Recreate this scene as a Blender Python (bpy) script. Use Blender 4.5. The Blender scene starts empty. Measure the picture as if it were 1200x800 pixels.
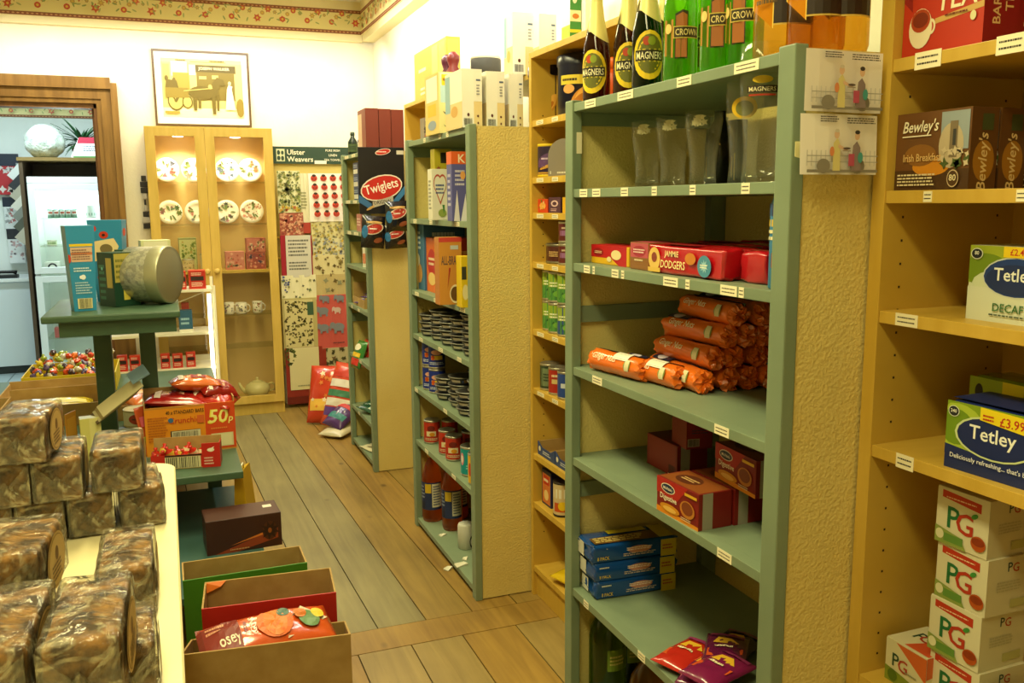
import bpy, bmesh, math, random
from mathutils import Vector, Matrix, noise
random.seed(7)
SC = bpy.context.scene
COL = SC.collection
PI = math.pi
# ------------------------------------------------------------------ camera
F, YAW, PITCH, ROLL, CH = 1042.3, .36871, .15523, -.00817, 1.5
_cy, _sy = math.cos(YAW), math.sin(YAW)
FWD = Vector((_sy*math.cos(PITCH), _cy*math.cos(PITCH), -math.sin(PITCH)))
_r = Vector((_cy, -_sy, 0)); _u = _r.cross(FWD)
RIGHT = _r*math.cos(ROLL) + _u*math.sin(ROLL)
UP = _u*math.cos(ROLL) - _r*math.sin(ROLL)
CAM = Vector((0, 0, CH))
cd = bpy.data.cameras.new('camera'); co = bpy.data.objects.new('camera', cd); COL.objects.link(co)
mm = Matrix((RIGHT, UP, -FWD)).transposed().to_4x4(); mm.translation = CAM
co.matrix_world = mm
cd.sensor_width = 36; cd.lens = F/1200*36; cd.clip_start = .02
SC.camera = co

def A(px, py, x=None, y=None, z=None):
    """the point of a world plane that a spot of the 1200x800 view shows (used for measuring real places)"""
    d = RIGHT*((px-600)/F) + UP*(-(py-400)/F) + FWD
    if x is not None: t = x/d.x
    elif y is not None: t = y/d.y
    else: t = (z-CH)/d.z
    return CAM + d*t

# ------------------------------------------------------------------ materials
def lin(h):
    h = h.lstrip('#')
    o = []
    for i in (0, 2, 4):
        c = int(h[i:i+2], 16)/255
        o.append(c/12.92 if c <= .04045 else ((c+.055)/1.055)**2.4)
    return o
_M = {}
def mat(name, hexc, rough=.5, metal=0, spec=.5, trans=0, ior=1.45, alpha=1, emit=None, es=0, coat=0):
    if name in _M: return _M[name]
    m = bpy.data.materials.new(name); m.use_nodes = True
    b = m.node_tree.nodes['Principled BSDF']
    c = lin(hexc)
    b.inputs['Base Color'].default_value = (*c, 1)
    b.inputs['Roughness'].default_value = rough
    b.inputs['Metallic'].default_value = metal
    b.inputs['Specular IOR Level'].default_value = spec
    b.inputs['Transmission Weight'].default_value = trans
    b.inputs['IOR'].default_value = ior
    b.inputs['Alpha'].default_value = alpha
    b.inputs['Coat Weight'].default_value = coat
    if emit:
        b.inputs['Emission Color'].default_value = (*lin(emit), 1); b.inputs['Emission Strength'].default_value = es
    m.diffuse_color = (*c, 1)
    _M[name] = m
    return m
def C(hexc, rough=.45):
    """printed card or paint of one colour"""
    return mat('print_' + hexc.lstrip('#') + '_%d' % int(rough*100), hexc, rough)
def foil(hexc): return mat('film_' + hexc.lstrip('#'), hexc, .22, spec=.7, coat=.4)
def nodes(name, hexc, rough=.5):
    m = mat(name, hexc, rough); nt = m.node_tree
    return m, nt, nt.nodes['Principled BSDF']
def noisy(name, c1, c2, scale=8, rough=.5, bump=0, bscale=60, stretch=(1, 1, 1), detail=6, spec=.5, lo=.35, hi=.65, bdist=.01):
    """two-tone procedural material with optional bump"""
    if name in _M: return _M[name]
    m, nt, b = nodes(name, c1, rough)
    b.inputs['Specular IOR Level'].default_value = spec
    N, L = nt.nodes.new, nt.links.new
    tc = N('ShaderNodeTexCoord'); mp = N('ShaderNodeMapping'); mp.inputs['Scale'].default_value = stretch
    L(tc.outputs['Object'], mp.inputs['Vector'])
    n = N('ShaderNodeTexNoise'); n.inputs['Scale'].default_value = scale; n.inputs['Detail'].default_value = detail
    L(mp.outputs['Vector'], n.inputs['Vector'])
    r = N('ShaderNodeValToRGB'); r.color_ramp.elements[0].position = lo; r.color_ramp.elements[1].position = hi
    r.color_ramp.elements[0].color = (*lin(c1), 1); r.color_ramp.elements[1].color = (*lin(c2), 1)
    L(n.outputs['Fac'], r.inputs['Fac']); L(r.outputs['Color'], b.inputs['Base Color'])
    if bump:
        n2 = N('ShaderNodeTexNoise'); n2.inputs['Scale'].default_value = bscale; n2.inputs['Detail'].default_value = 3
        L(tc.outputs['Object'], n2.inputs['Vector'])
        bp = N('ShaderNodeBump'); bp.inputs['Strength'].default_value = bump; bp.inputs['Distance'].default_value = bdist
        L(n2.outputs['Fac'], bp.inputs['Height']); L(bp.outputs['Normal'], b.inputs['Normal'])
    return m

PLASTER = noisy('woodchip_plaster', '#d6bf70', '#dcc87c', 3, .7, .5, 150, bdist=.006)
WALLP = noisy('cream_wall_paint', '#ece4c8', '#f0e9d2', 3, .75, .25, 60, bdist=.004)
GREEN = noisy('sage_green_paint', '#76866c', '#7f8f74', 5, .45, .15, 30, (1, 1, 1), bdist=.002)
DGREEN = noisy('dark_green_paint', '#3a5440', '#435e49', 5, .42, .12, 30, bdist=.002)
BEECH = noisy('beech_veneer', '#c39d3a', '#cda846', 4, .42, stretch=(1, 6, 1), detail=4)
CARD = noisy('brown_cardboard', '#a3824a', '#b09056', 20, .75, .1, 80, (1, 1, 1), bdist=.001)
WHITE = C('#f1f0ea'); TAG = C('#efe6c4', .6); INK = C('#3a3128', .6)

# ------------------------------------------------------------------ mesh building
class G:
    def __init__(s): s.v = []; s.f = []; s.m = []; s.sm = []; s.mats = []
    def mi(s, m):
        if m not in s.mats: s.mats.append(m)
        return s.mats.index(m)
    def add(s, vs, fs, m, smooth=False):
        o = len(s.v); k = s.mi(m)
        s.v += [tuple(v) for v in vs]
        for f in fs: s.f.append([i+o for i in f]); s.m.append(k); s.sm.append(smooth)
    def box(s, x0, y0, z0, x1, y1, z1, m, bev=0):
        if bev <= 0:
            vs = [(x, y, z) for z in (z0, z1) for y in (y0, y1) for x in (x0, x1)]
            s.add(vs, [(0, 2, 3, 1), (4, 5, 7, 6), (0, 1, 5, 4), (2, 6, 7, 3), (0, 4, 6, 2), (1, 3, 7, 5)], m); return
        bm = bmesh.new(); bmesh.ops.create_cube(bm, size=1)
        for v in bm.verts: v.co = Vector(((x0+x1)/2 + v.co.x*(x1-x0), (y0+y1)/2 + v.co.y*(y1-y0), (z0+z1)/2 + v.co.z*(z1-z0)))
        bmesh.ops.bevel(bm, geom=bm.edges[:], offset=bev, segments=2, affect='EDGES', profile=.6)
        s.bm(bm, m)
    def bm(s, bm, m, smooth=False):
        bm.verts.index_update()
        s.add([v.co[:] for v in bm.verts], [[v.index for v in f.verts] for f in bm.faces], m, smooth); bm.free()
    def hexa(s, p, m):
        """eight corners: bottom 4 (ccw), top 4"""
        s.add(p, [(3, 2, 1, 0), (4, 5, 6, 7), (0, 1, 5, 4), (1, 2, 6, 5), (2, 3, 7, 6), (3, 0, 4, 7)], m)
    def lathe(s, prof, m, n=24, cx=0, cy=0, z=0, cap0=True, cap1=True, smooth=True):
        vs = []; fs = []
        for r, h in prof:
            for i in range(n): a = 2*PI*i/n; vs.append((cx + r*math.cos(a), cy + r*math.sin(a), z+h))
        for j in range(len(prof)-1):
            for i in range(n):
                k = (i+1) % n; fs.append((j*n+i, j*n+k, (j+1)*n+k, (j+1)*n+i))
        if cap0: fs.append(tuple(range(n-1, -1, -1)))
        if cap1: fs.append(tuple((len(prof)-1)*n + i for i in range(n)))
        s.add(vs, fs, m, smooth)
    def tube(s, pts, r, m, n=8, closed=False, smooth=True):
        pts = [Vector(p) for p in pts]; vs = []; fs = []
        rs = r if isinstance(r, (list, tuple)) else [r]*len(pts)
        up = Vector((0, 0, 1))
        for i, p in enumerate(pts):
            d = (pts[min(i+1, len(pts)-1)] - pts[max(i-1, 0)]).normalized()
            a = d.cross(up)
            if a.length < 1e-3: a = d.cross(Vector((1, 0, 0)))
            a.normalize(); b = a.cross(d)
            for k in range(n):
                t = 2*PI*k/n; vs.append(p + (a*math.cos(t) + b*math.sin(t))*rs[i])
        for i in range(len(pts)-1):
            for k in range(n):
                q = (k+1) % n; fs.append((i*n+k, i*n+q, (i+1)*n+q, (i+1)*n+k))
        fs.append(tuple(range(n-1, -1, -1))); fs.append(tuple((len(pts)-1)*n+k for k in range(n)))
        s.add(vs, fs, m, smooth)
    def prism(s, poly, y0, y1, m):
        """polygon in x,z (seen from -Y, counter-clockwise) pulled along y"""
        n = len(poly)
        vs = [(x, y0, z) for x, z in poly] + [(x, y1, z) for x, z in poly]
        s.add(vs, [tuple(range(n)), tuple(range(2*n-1, n-1, -1))] + [(i, i+n, (i+1) % n+n, (i+1) % n) for i in range(n)], m)
    def xf(s, M):
        s.v = [tuple(M @ Vector(v)) for v in s.v]; return s
    def build(s, name, parent=None, loc=(0, 0, 0), rot=(0, 0, 0), fix=True):
        me = bpy.data.meshes.new(name); me.from_pydata(s.v, [], s.f)
        for m in s.mats: me.materials.append(m)
        me.polygons.foreach_set('material_index', s.m); me.polygons.foreach_set('use_smooth', s.sm)
        if fix:
            bm = bmesh.new(); bm.from_mesh(me); bmesh.ops.recalc_face_normals(bm, faces=bm.faces[:]); bm.to_mesh(me); bm.free()
        me.update()
        o = bpy.data.objects.new(name, me); COL.objects.link(o)
        o.parent = parent; o.location = loc; o.rotation_euler = rot if isinstance(rot, (tuple, list)) else (0, 0, rot)
        return o

def tag(o, label, cat, group=None):
    o['label'] = label; o['category'] = cat
    if group: o['group'] = group
    return o
def empty(name, label, cat, loc, rz=0, group=None):
    o = bpy.data.objects.new(name, None); COL.objects.link(o); o.location = loc; o.rotation_euler = (0, 0, rz); o.empty_display_size = .05
    return tag(o, label, cat, group)
def struct(o): o['kind'] = 'structure'; return o
def dup(o, parent=None):
    c = o.copy(); COL.objects.link(c); c.parent = parent
    for ch in [k for k in o.children]:
        dup(ch, c)
    return c

# ------------------------------------------------------------------ lettering and printed designs
_T = {}
def txt(s):
    if s not in _T:
        c = bpy.data.curves.new('lettering', 'FONT'); c.body = s; c.resolution_u = 2; c.offset = .012
        o = bpy.data.objects.new('lettering', c); m = o.to_mesh()
        v = [(p.co.x, p.co.y) for p in m.vertices]; f = [list(p.vertices) for p in m.polygons]
        o.to_mesh_clear(); bpy.data.objects.remove(o); bpy.data.curves.remove(c)
        if not v: v = [(0, 0), (1, 0), (1, 1)]; f = []
        x0 = min(p[0] for p in v); x1 = max(p[0] for p in v); y0 = min(p[1] for p in v); y1 = max(p[1] for p in v)
        h = max(y1-y0, 1e-6)
        _T[s] = ([((x-(x0+x1)/2)/h, (y-(y0+y1)/2)/h) for x, y in v], f, (x1-x0)/h)
    return _T[s]

class Pr:
    """a printed design laid on a surface; mp(u, v, lift) gives the surface point; w, h its size in metres"""
    def __init__(s, mp, w, h, fine=1, step=.00025): s.mp = mp; s.w = w; s.h = h; s.fine = fine; s.g = G(); s.k = 1; s.step = step
    def _put(s, uv, f, m):
        L = s.k*s.step; s.g.add([s.mp(min(max(u, 0), 1), min(max(v, 0), 1), L) for u, v in uv], f, m); s.k += 1
    def r(s, u0, v0, u1, v1, c):
        n = s.fine; uv = [(u0+(u1-u0)*i/n, v0+(v1-v0)*j/n) for j in range(n+1) for i in range(n+1)]
        s._put(uv, [(j*(n+1)+i, j*(n+1)+i+1, (j+1)*(n+1)+i+1, (j+1)*(n+1)+i) for j in range(n) for i in range(n)], s.c(c))
    def e(s, cu, cv, ru, rv, c, rot=0, n=20):
        uv = [(cu, cv)]; R = 1 if s.fine == 1 else 3
        ca, sa = math.cos(rot), math.sin(rot)
        for q in range(1, R+1):
            for i in range(n):
                a = 2*PI*i/n; x = ru*s.w*math.cos(a)*q/R; y = rv*s.h*math.sin(a)*q/R
                uv.append((cu + (x*ca-y*sa)/s.w, cv + (x*sa+y*ca)/s.h))
        f = [(0, 1+i, 1+(i+1) % n) for i in range(n)]
        for q in range(R-1):
            f += [(1+q*n+i, 1+(q+1)*n+i, 1+(q+1)*n+(i+1) % n, 1+q*n+(i+1) % n) for i in range(n)]
        s._put(uv, f, s.c(c))
    def p(s, pts, c): s._put(pts, [tuple(range(len(pts)))], s.c(c))
    def t(s, body, cu, cv, hh, c, wmax=None, rot=0, wfix=None, slant=0):
        v, f, w = txt(body); H = hh*s.h; W = H
        if wmax and w*H > wmax*s.w: W = wmax*s.w/w
        if wfix: W = wfix*s.w/w
        ca, sa = math.cos(rot), math.sin(rot); uv = []
        for x, y in v:
            X = (x + slant*y)*W; Y = y*H
            uv.append((cu + (X*ca-Y*sa)/s.w, cv + (X*sa+Y*ca)/s.h))
        s._put(uv, f, s.c(c))
    def lines(s, u0, v0, u1, v1, n, c, th=.5):
        """lines of writing too small to read: short dark dashes"""
        rnd = random.Random(int(u0*977+v0*331+n)); uv = []; f = []
        for i in range(n):
            y = v1 - (v1-v0)*(i+.5)/n; t = (v1-v0)/n*th/2; x = u0; end = u1 - (u1-u0)*.25*rnd.random()
            while x < end:
                q = min(x + (u1-u0)*(.04+.1*rnd.random()), end); k = len(uv)
                uv += [(x, y-t), (q, y-t), (q, y+t), (x, y+t)]; f.append((k, k+1, k+2, k+3)); x = q + (u1-u0)*.02
        s._put(uv, f, s.c(c))
    def bars(s, u0, v0, u1, v1, c='#222222', n=16):
        rnd = random.Random(5); x = u0; uv = []; f = []
        d = (u1-u0)/n
        for i in range(n):
            q = x + d*(.25+.4*rnd.random()); k = len(uv); uv += [(x, v0), (q, v0), (q, v1), (x, v1)]; f.append((k, k+1, k+2, k+3)); x += d
        s._put(uv, f, s.c(c))
    def blobs(s, u0, v0, u1, v1, n, size, cols, seed=1, pet=5):
        """scattered small flowers / leaves"""
        rnd = random.Random(seed)
        by = {}
        for i in range(n):
            c = rnd.choice(cols); by.setdefault(c, []).append((u0+(u1-u0)*rnd.random(), v0+(v1-v0)*rnd.random(), size*(.6+.7*rnd.random()), rnd.random()*6))
        for c, L in by.items():
            uv = []; f = []
            for cu, cv, z, a0 in L:
                k = len(uv); n2 = pet*2; uv.append((cu, cv))
                for i in range(n2):
                    rr = z*(1 if i % 2 else .5); a = a0+2*PI*i/n2; uv.append((cu+rr*math.cos(a)/s.w, cv+rr*math.sin(a)/s.h))
                f += [(k, k+1+i, k+1+(i+1) % n2) for i in range(n2)]
            s._put(uv, f, s.c(c))
    def c(s, c): return c if not isinstance(c, str) else C(c)
    def build(s, name, parent, fix=False):
        if not s.g.f: return None
        return s.g.build(name, parent, fix=fix)

def run(pr, ops):
    for op in ops: getattr(pr, op[0])(*op[1:-1], **op[-1]) if isinstance(op[-1], dict) else getattr(pr, op[0])(*op[1:])

def boxmap(face, w, d, h):
    if face == 'front': return (lambda u, v, L: ((u-.5)*w, -d/2-L, v*h)), w, h
    if face == 'back': return (lambda u, v, L: ((.5-u)*w, d/2+L, v*h)), w, h
    if face == 'right': return (lambda u, v, L: (w/2+L, (u-.5)*d, v*h)), d, h
    if face == 'left': return (lambda u, v, L: (-w/2-L, (.5-u)*d, v*h)), d, h
    if face == 'top': return (lambda u, v, L: ((u-.5)*w, (v-.5)*d, h+L)), w, d
def pack(name, label, cat, a, b, h, d, body, prints=None, group=None, bev=.0015, lift=0, sides=None, part='printed_design'):
    """a carton whose visible front runs from bottom corner a (left) to b (right)"""
    a = Vector(a); b = Vector(b); a.z = b.z = a.z+lift
    dx = b-a; w = dx.length; rz = math.atan2(dx.y, dx.x)
    yd = Vector((-math.sin(rz), math.cos(rz), 0)); c = (a+b)/2 + yd*(d/2)
    g = G(); g.box(-w/2, -d/2, 0, w/2, d/2, h, C(body) if isinstance(body, str) else body, bev)
    o = g.build(name, None, c, rz); tag(o, label, cat, group)
    if prints:
        gg = G()
        for face, ops in prints.items():
            mp, ww, hh = boxmap(face, w, d, h); q = Pr(mp, ww, hh); run(q, ops)
            gg.add(q.g.v, [], q.g.mats[0] if q.g.mats else WHITE) if 0 else None
            off = len(gg.v); gg.v += q.g.v
            for f, k, s_ in zip(q.g.f, q.g.m, q.g.sm): gg.f.append([i+off for i in f]); gg.m.append(gg.mi(q.g.mats[k])); gg.sm.append(s_)
        gg.build(part, o, fix=False)
    return o
def flatpr(name, parent, mp, w, h, ops):
    q = Pr(mp, w, h); run(q, ops); return q.build(name, parent)
def prof_r(prof, z):
    for (r0, z0), (r1, z1) in zip(prof, prof[1:]):
        if z0 <= z <= z1 and z1 > z0: return r0+(r1-r0)*(z-z0)/(z1-z0)
    return prof[-1][0]
def wrap(prof, z0, z1, th0, span):
    """map onto a turned body: u across the angle, v up"""
    def mp(u, v, L):
        z = z0+(z1-z0)*v; r = prof_r(prof, z)+L; t = th0+(u-.5)*span; return (r*math.cos(t), r*math.sin(t), z)
    return mp
def face_cam(x, y): return math.atan2(CAM.y-y, CAM.x-x)
def can(name, label, cat, x, y, z, r, h, body, ops=(), group=None, rim='#b9b4a2', span=2.4, turn=0, lid=None):
    """a tin can with rolled rims and a printed paper round it"""
    prof = [(r*.93, 0), (r, .003), (r, .006), (r*.965, .009), (r*.965, h-.009), (r, h-.006), (r, h-.003), (r*.95, h), (r*.9, h-.003)]
    g = G(); g.lathe(prof, mat('tin_'+rim.lstrip('#'), rim, .3, .8) if not lid else C(lid), 20)
    o = g.build(name, None, (x, y, z)); tag(o, label, cat, group)
    pf = [(r*.965+.0004, 0), (r*.965+.0004, h)]
    g2 = G(); g2.lathe([(r*.965+.0004, .009), (r*.965+.0004, h-.009)], C(body, .35), 20, cap0=False, cap1=False); g2.build('paper_label', o)
    if ops:
        q = Pr(wrap([(r*.965+.0006, 0), (r*.965+.0006, h)], .009, h-.009, face_cam(x, y)+turn, span), r*span, h-.018, fine=5); run(q, ops); q.build('printed_design', o)
    return o
def pillow(w, l, t, n=14, wr=.25, seed=0, crimp=.04):
    """upper and lower skins of a filled bag: functions of u,v and the mesh rows"""
    rnd = random.Random(seed); ox = rnd.random()*50
    def th(u, v):
        a = max(0, 1-abs(2*u-1)**2.2); b = max(0, 1-abs(2*v-1)**2.6)
        k = (a*b)**.55
        nz = noise.noise(Vector((u*5+ox, v*6, 0)))*.5+noise.noise(Vector((u*13+ox, v*15, 3)))*.3
        return k*(1+wr*nz)
    def top(u, v, L=0): return ((u-.5)*w, (v-.5)*l, t/2+t/2*th(u, v)+L+.001)
    def bot(u, v): return ((u-.5)*w, (v-.5)*l, t/2-t/2*th(u, v)*.9)
    return top, bot
def bag(name, label, cat, loc, rot, w, l, t, m, ops=(), group=None, n=16, wr=.25, seed=0, fine=6, part='printed_design'):
    top, bot = pillow(w, l, t, n, wr, seed); g = G()
    vs = [top(i/n, j/n) for j in range(n+1) for i in range(n+1)] + [bot(i/n, j/n) for j in range(n+1) for i in range(n+1)]
    K = (n+1)**2; fs = []
    for j in range(n):
        for i in range(n):
            q = (j*(n+1)+i, j*(n+1)+i+1, (j+1)*(n+1)+i+1, (j+1)*(n+1)+i)
            fs.append(q); fs.append(tuple(K+x for x in reversed(q)))
    ring = [j for j in range(n+1)] + [(j+1)*(n+1)+n for j in range(n)] + [n*(n+1)+n-1-i for i in range(n)] + [(n-1-j)*(n+1) for j in range(n-1)]
    for i in range(len(ring)):
        p, q = ring[i], ring[(i+1) % len(ring)]; fs.append((p, K+p, K+q, q))
    g.add(vs, fs, foil(m) if isinstance(m, str) else m, True)
    o = g.build(name, None, loc, rot); tag(o, label, cat, group)
    if ops:
        q = Pr(lambda u, v, L: top(u, v, L+.0015), w, l, fine=fine, step=.0006); run(q, ops); q.build(part, o)
    return o
# ================================================================== THE ROOM
YE, XW = 6.79, 1.53
XL, YN = -2.6, -1.3
zb = A(425, 41, y=6.72).z; zt = A(425, 13, y=6.72).z; zc = A(425, 49, y=6.72).z
ZC = zt+.06
def wood_floor(name, c1, c2):
    m, nt, b = nodes(name, c1, .42); N, L = nt.nodes.new, nt.links.new
    tc = N('ShaderNodeTexCoord'); mp = N('ShaderNodeMapping'); mp.inputs['Scale'].default_value = (14, .9, 1)
    n = N('ShaderNodeTexNoise'); n.inputs['Scale'].default_value = 2.2; n.inputs['Detail'].default_value = 8; n.inputs['Distortion'].default_value = .8
    L(tc.outputs['Object'], mp.inputs['Vector']); L(mp.outputs['Vector'], n.inputs['Vector'])
    n2 = N('ShaderNodeTexNoise'); n2.inputs['Scale'].default_value = 1.7; n2.inputs['Detail'].default_value = 4; L(tc.outputs['Object'], n2.inputs['Vector'])
    r = N('ShaderNodeValToRGB'); r.color_ramp.elements[0].position = .3; r.color_ramp.elements[1].position = .72
    r.color_ramp.elements[0].color = (*lin(c1), 1); r.color_ramp.elements[1].color = (*lin(c2), 1)
    mx = N('ShaderNodeMath'); mx.operation = 'MULTIPLY_ADD'; mx.inputs[1].default_value = .55; L(n2.outputs['Fac'], mx.inputs[0])
    ma = N('ShaderNodeMath'); ma.operation = 'MULTIPLY'; ma.inputs[1].default_value = .45; L(n.outputs['Fac'], ma.inputs[0]); L(ma.outputs[0], mx.inputs[2])
    L(mx.outputs[0], r.inputs['Fac'])
    # knots
    v = N('ShaderNodeTexVoronoi'); v.inputs['Scale'].default_value = 3.1; mp2 = N('ShaderNodeMapping'); mp2.inputs['Scale'].default_value = (1.6, .9, 1)
    L(tc.outputs['Object'], mp2.inputs['Vector']); L(mp2.outputs['Vector'], v.inputs['Vector'])
    k = N('ShaderNodeValToRGB'); k.color_ramp.elements[0].position = .035; k.color_ramp.elements[1].position = .1
    k.color_ramp.elements[0].color = (.3, .25, .2, 1); k.color_ramp.elements[1].color = (1, 1, 1, 1); L(v.outputs['Distance'], k.inputs['Fac'])
    mix = N('ShaderNodeMix'); mix.data_type = 'RGBA'; mix.blend_type = 'MULTIPLY'; mix.inputs['Factor'].default_value = .9
    L(r.outputs['Color'], mix.inputs['A']); L(k.outputs['Color'], mix.inputs['B']); L(mix.outputs['Result'], b.inputs['Base Color'])
    bp = N('ShaderNodeBump'); bp.inputs['Strength'].default_value = .15; bp.inputs['Distance'].default_value = .004; L(n.outputs['Fac'], bp.inputs['Height']); L(bp.outputs['Normal'], b.inputs['Normal'])
    return m
WOODS = [wood_floor('floorboard_honey', '#6e5828', '#a88a48'), wood_floor('floorboard_gold', '#735626', '#ad8a42'), wood_floor('floorboard_worn_grey', '#6a6040', '#968a5c'), wood_floor('floorboard_pale', '#776334', '#a88f54')]
GAP = C('#1d150c', .9)
g = G(); g.box(XL, YN, -.08, XW, YE+.12, -.012, GAP)
def plank(g, x0, x1, y0, y1, m, shear=0, ys=2.955):
    s0 = -shear*(y0-ys); s1 = -shear*(y1-ys); q = .0022
    x0 += q; x1 -= q
    g.hexa([(x0+s0, y0, -.012), (x1+s0, y0, -.012), (x1+s1, y1, -.012), (x0+s1, y1, -.012), (x0+s0, y0, 0), (x1+s0, y0, 0), (x1+s1, y1, 0), (x0+s1, y1, 0)], m)
rnd = random.Random(3)
x = -2.7
edges = [.976+.178*k for k in range(-21, 4)]
for i in range(len(edges)-1):
    c = (edges[i]+edges[i+1])/2
    m = WOODS[2] if .42 < c < .8 else WOODS[rnd.choice((0, 1, 1, 3))]
    plank(g, edges[i], min(edges[i+1], XW+.2), 2.957, YE+.12, m, .034)
edges = [.516, .70, .885, 1.085, 1.28, 1.53]; edges = [.516-.19*k for k in range(17, 0, -1)]+edges
for i in range(len(edges)-1):
    plank(g, edges[i], edges[i+1], YN, 2.795, WOODS[rnd.choice((0, 1, 1, 3))])
struct(g.build('floor'))
g = G(); g.box(XL, 2.798, -.011, XW, 2.954, .0005, WOODS[1]); struct(g.build('trim_1'))

g = G(); g.box(XL, YN, ZC, XW+.1, YE+.12, ZC+.08, C('#f0ede2', .8)); struct(g.build('ceiling'))
g = G(); g.box(XW, YN, 0, XW+.12, YE+.12, ZC, WALLP); struct(g.build('wall_right'))
g = G(); g.box(XL-.12, YN, 0, XL, YE+.12, ZC, WALLP); struct(g.build('wall_left'))
g = G(); g.box(XL, YN-.12, 0, XW, YN, ZC, WALLP); struct(g.build('wall_near'))
# end wall with its doorway
DX0, DX1, DZ = -1.27, -.377, 2.18
g = G(); g.box(DX1, YE, 0, XW, YE+.12, ZC, WALLP); g.box(XL, YE, 0, DX0, YE+.12, ZC, WALLP); g.box(DX0, YE, DZ, DX1, YE+.12, ZC, WALLP)
struct(g.build('wall_end'))
PINE = noisy('stained_pine', '#775523', '#8f6a30', 3, .4, .1, 40, (8, 8, .8), bdist=.003)
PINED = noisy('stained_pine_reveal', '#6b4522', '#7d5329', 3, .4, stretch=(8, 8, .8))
g = G()
for (x0, x1) in ((DX1, DX1+.135), (DX0-.135, DX0)):
    o = 1 if x0 == DX1 else -1; xi, xo = (x0, x1) if o == 1 else (x1, x0)
    def bx(a, b, t): g.box(min(xi+o*a, xi+o*b), YE-t, 0, max(xi+o*a, xi+o*b), YE, DZ+b, PINE)
    bx(0, .03, .02); bx(.03, .095, .03); bx(.095, .135, .05)
for a, b, t in ((0, .03, .02), (.03, .095, .03), (.095, .17, .05)):
    g.box(DX0-a, YE-t, DZ+a, DX1+a, YE, DZ+b, PINE)
g.box(DX1-.02, YE, 0, DX1, YE+.13, DZ, PINED); g.box(DX0, YE, 0, DX0+.02, YE+.13, DZ, PINED); g.box(DX0, YE, DZ-.03, DX1, YE+.13, DZ, PINED)
g.box(DX1-.035, YE+.05, 0, DX1-.02, YE+.13, DZ-.03, PINED)
struct(g.build('door_1'))
# the papered frieze under the ceiling
CREAM = C('#efe2b0', .7)
def frieze(name, mp, L, z0, z1, body, seed):
    h = z1-z0; body.build  # solid drop that carries the paper
    q = Pr(mp, L, h)
    q.r(0, 0, 1, 1, C('#efe3a2', .7)); q.r(0, 0, 1, .14, C('#8a5233', .7)); q.r(0, .86, 1, 1, C('#8a5233', .7))
    n = int(L/.055); uv = []; f = []
    for i in range(n*2):
        for v in (.07, .93):
            u = (i+.5)/(n*2); k = len(uv); a = .011/L; b = .028
            uv += [(u-a, v), (u, v-b), (u+a, v), (u, v+b)]; f.append((k, k+1, k+2, k+3))
    q._put(uv, f, C('#d0a070', .7))
    k = 0; u = .06/L; step = .17/L; rn = random.Random(seed)
    while u < 1:
        for du, v, r, c in ((0, .34, .026, '#c4502e'), (.075/L, .70, .024, '#c85a34'), (.035/L, .55, .02, '#c9a35a'), (.12/L, .6, .015, '#b39c60')):
            if u+du > .995: continue
            q.blobs(u+du, v, u+du+1e-6, v+1e-6, 1, r, [c], seed=k+1, pet=6); q.e(u+du, v, r*.72/L, r*.72/h, c); q.e(u+du, v, r*.3/L, r*.3/h, '#e0c050'); k += 1
        for j in range(7):
            a = u+rn.random()*step; vv = .24+.55*rn.random(); t = rn.random()*3; q.e(a, vv, .016/L, .005/h, rn.choice(['#97a35c', '#8a9a58', '#a9b070']), rot=t, n=8)
        u += step
    for i, gi in enumerate(q.g.f): pass
    off = len(body.v); body.v += q.g.v
    for ff, kk in zip(q.g.f, q.g.m): body.f.append([i+off for i in ff]); body.m.append(body.mi(q.g.mats[kk])); body.sm.append(False)
    o = body.build(name, fix=False); return struct(o)
YF, XF = 6.72, 1.43
b = G(); b.box(XL, YF, zb, XW, YE, ZC, CREAM); b.box(XL, YF+.01, zc, XF+.01, YE, zb, CREAM)
frieze('trim_2', lambda u, v, L: (XL+(XF-XL)*u, YF-L, zb+(zt-zb)*v), XF-XL, zb, zt, b, 4)
b = G(); b.box(XF, YN, zb, XW, YF, ZC, CREAM); b.box(XF+.01, YN, zc, XW, YF, zb, CREAM)
frieze('trim_3', lambda u, v, L: (XF-L, YF-(YF-YN)*u, zb+(zt-zb)*v), YF-YN, zb, zt, b, 5)

# ================================================================== SHELVING
def tags_on(shelf, spots, xf, size=(.045, .022)):
    """handwritten price tickets stuck on a shelf edge; spots are (y, z, tilt, length)"""
    for (y, z, L) in spots:
        g = G(); l = L/2; h = size[1]/2; x = xf
        g.box(x-.0008, -l+y, z-h, x, l+y, z+h, TAG)
        o = g.build('price_tag', shelf)
        flatpr('writing', None, lambda u, v, q: (x-.0008-q, y+l-2*l*u, z-h+2*h*v), 2*l, 2*h, [('lines', .1, .15, .9, .85, 2, INK, .3)])
        w = bpy.data.objects['writing'] if 'writing' in bpy.data.objects else None
        if w:
            me = w.data; bm = bmesh.new(); bm.from_mesh(o.data); i0 = len(o.data.materials); o.data.materials.append(me.materials[0])
            nf = len(bm.faces); bm.from_mesh(me); bm.faces.ensure_lookup_table()
            for k in range(nf, len(bm.faces)): bm.faces[k].material_index = i0
            bm.to_mesh(o.data); bm.free(); bpy.data.objects.remove(w); bpy.data.meshes.remove(me)
XG, XB = 1.02, 1.505
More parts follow.
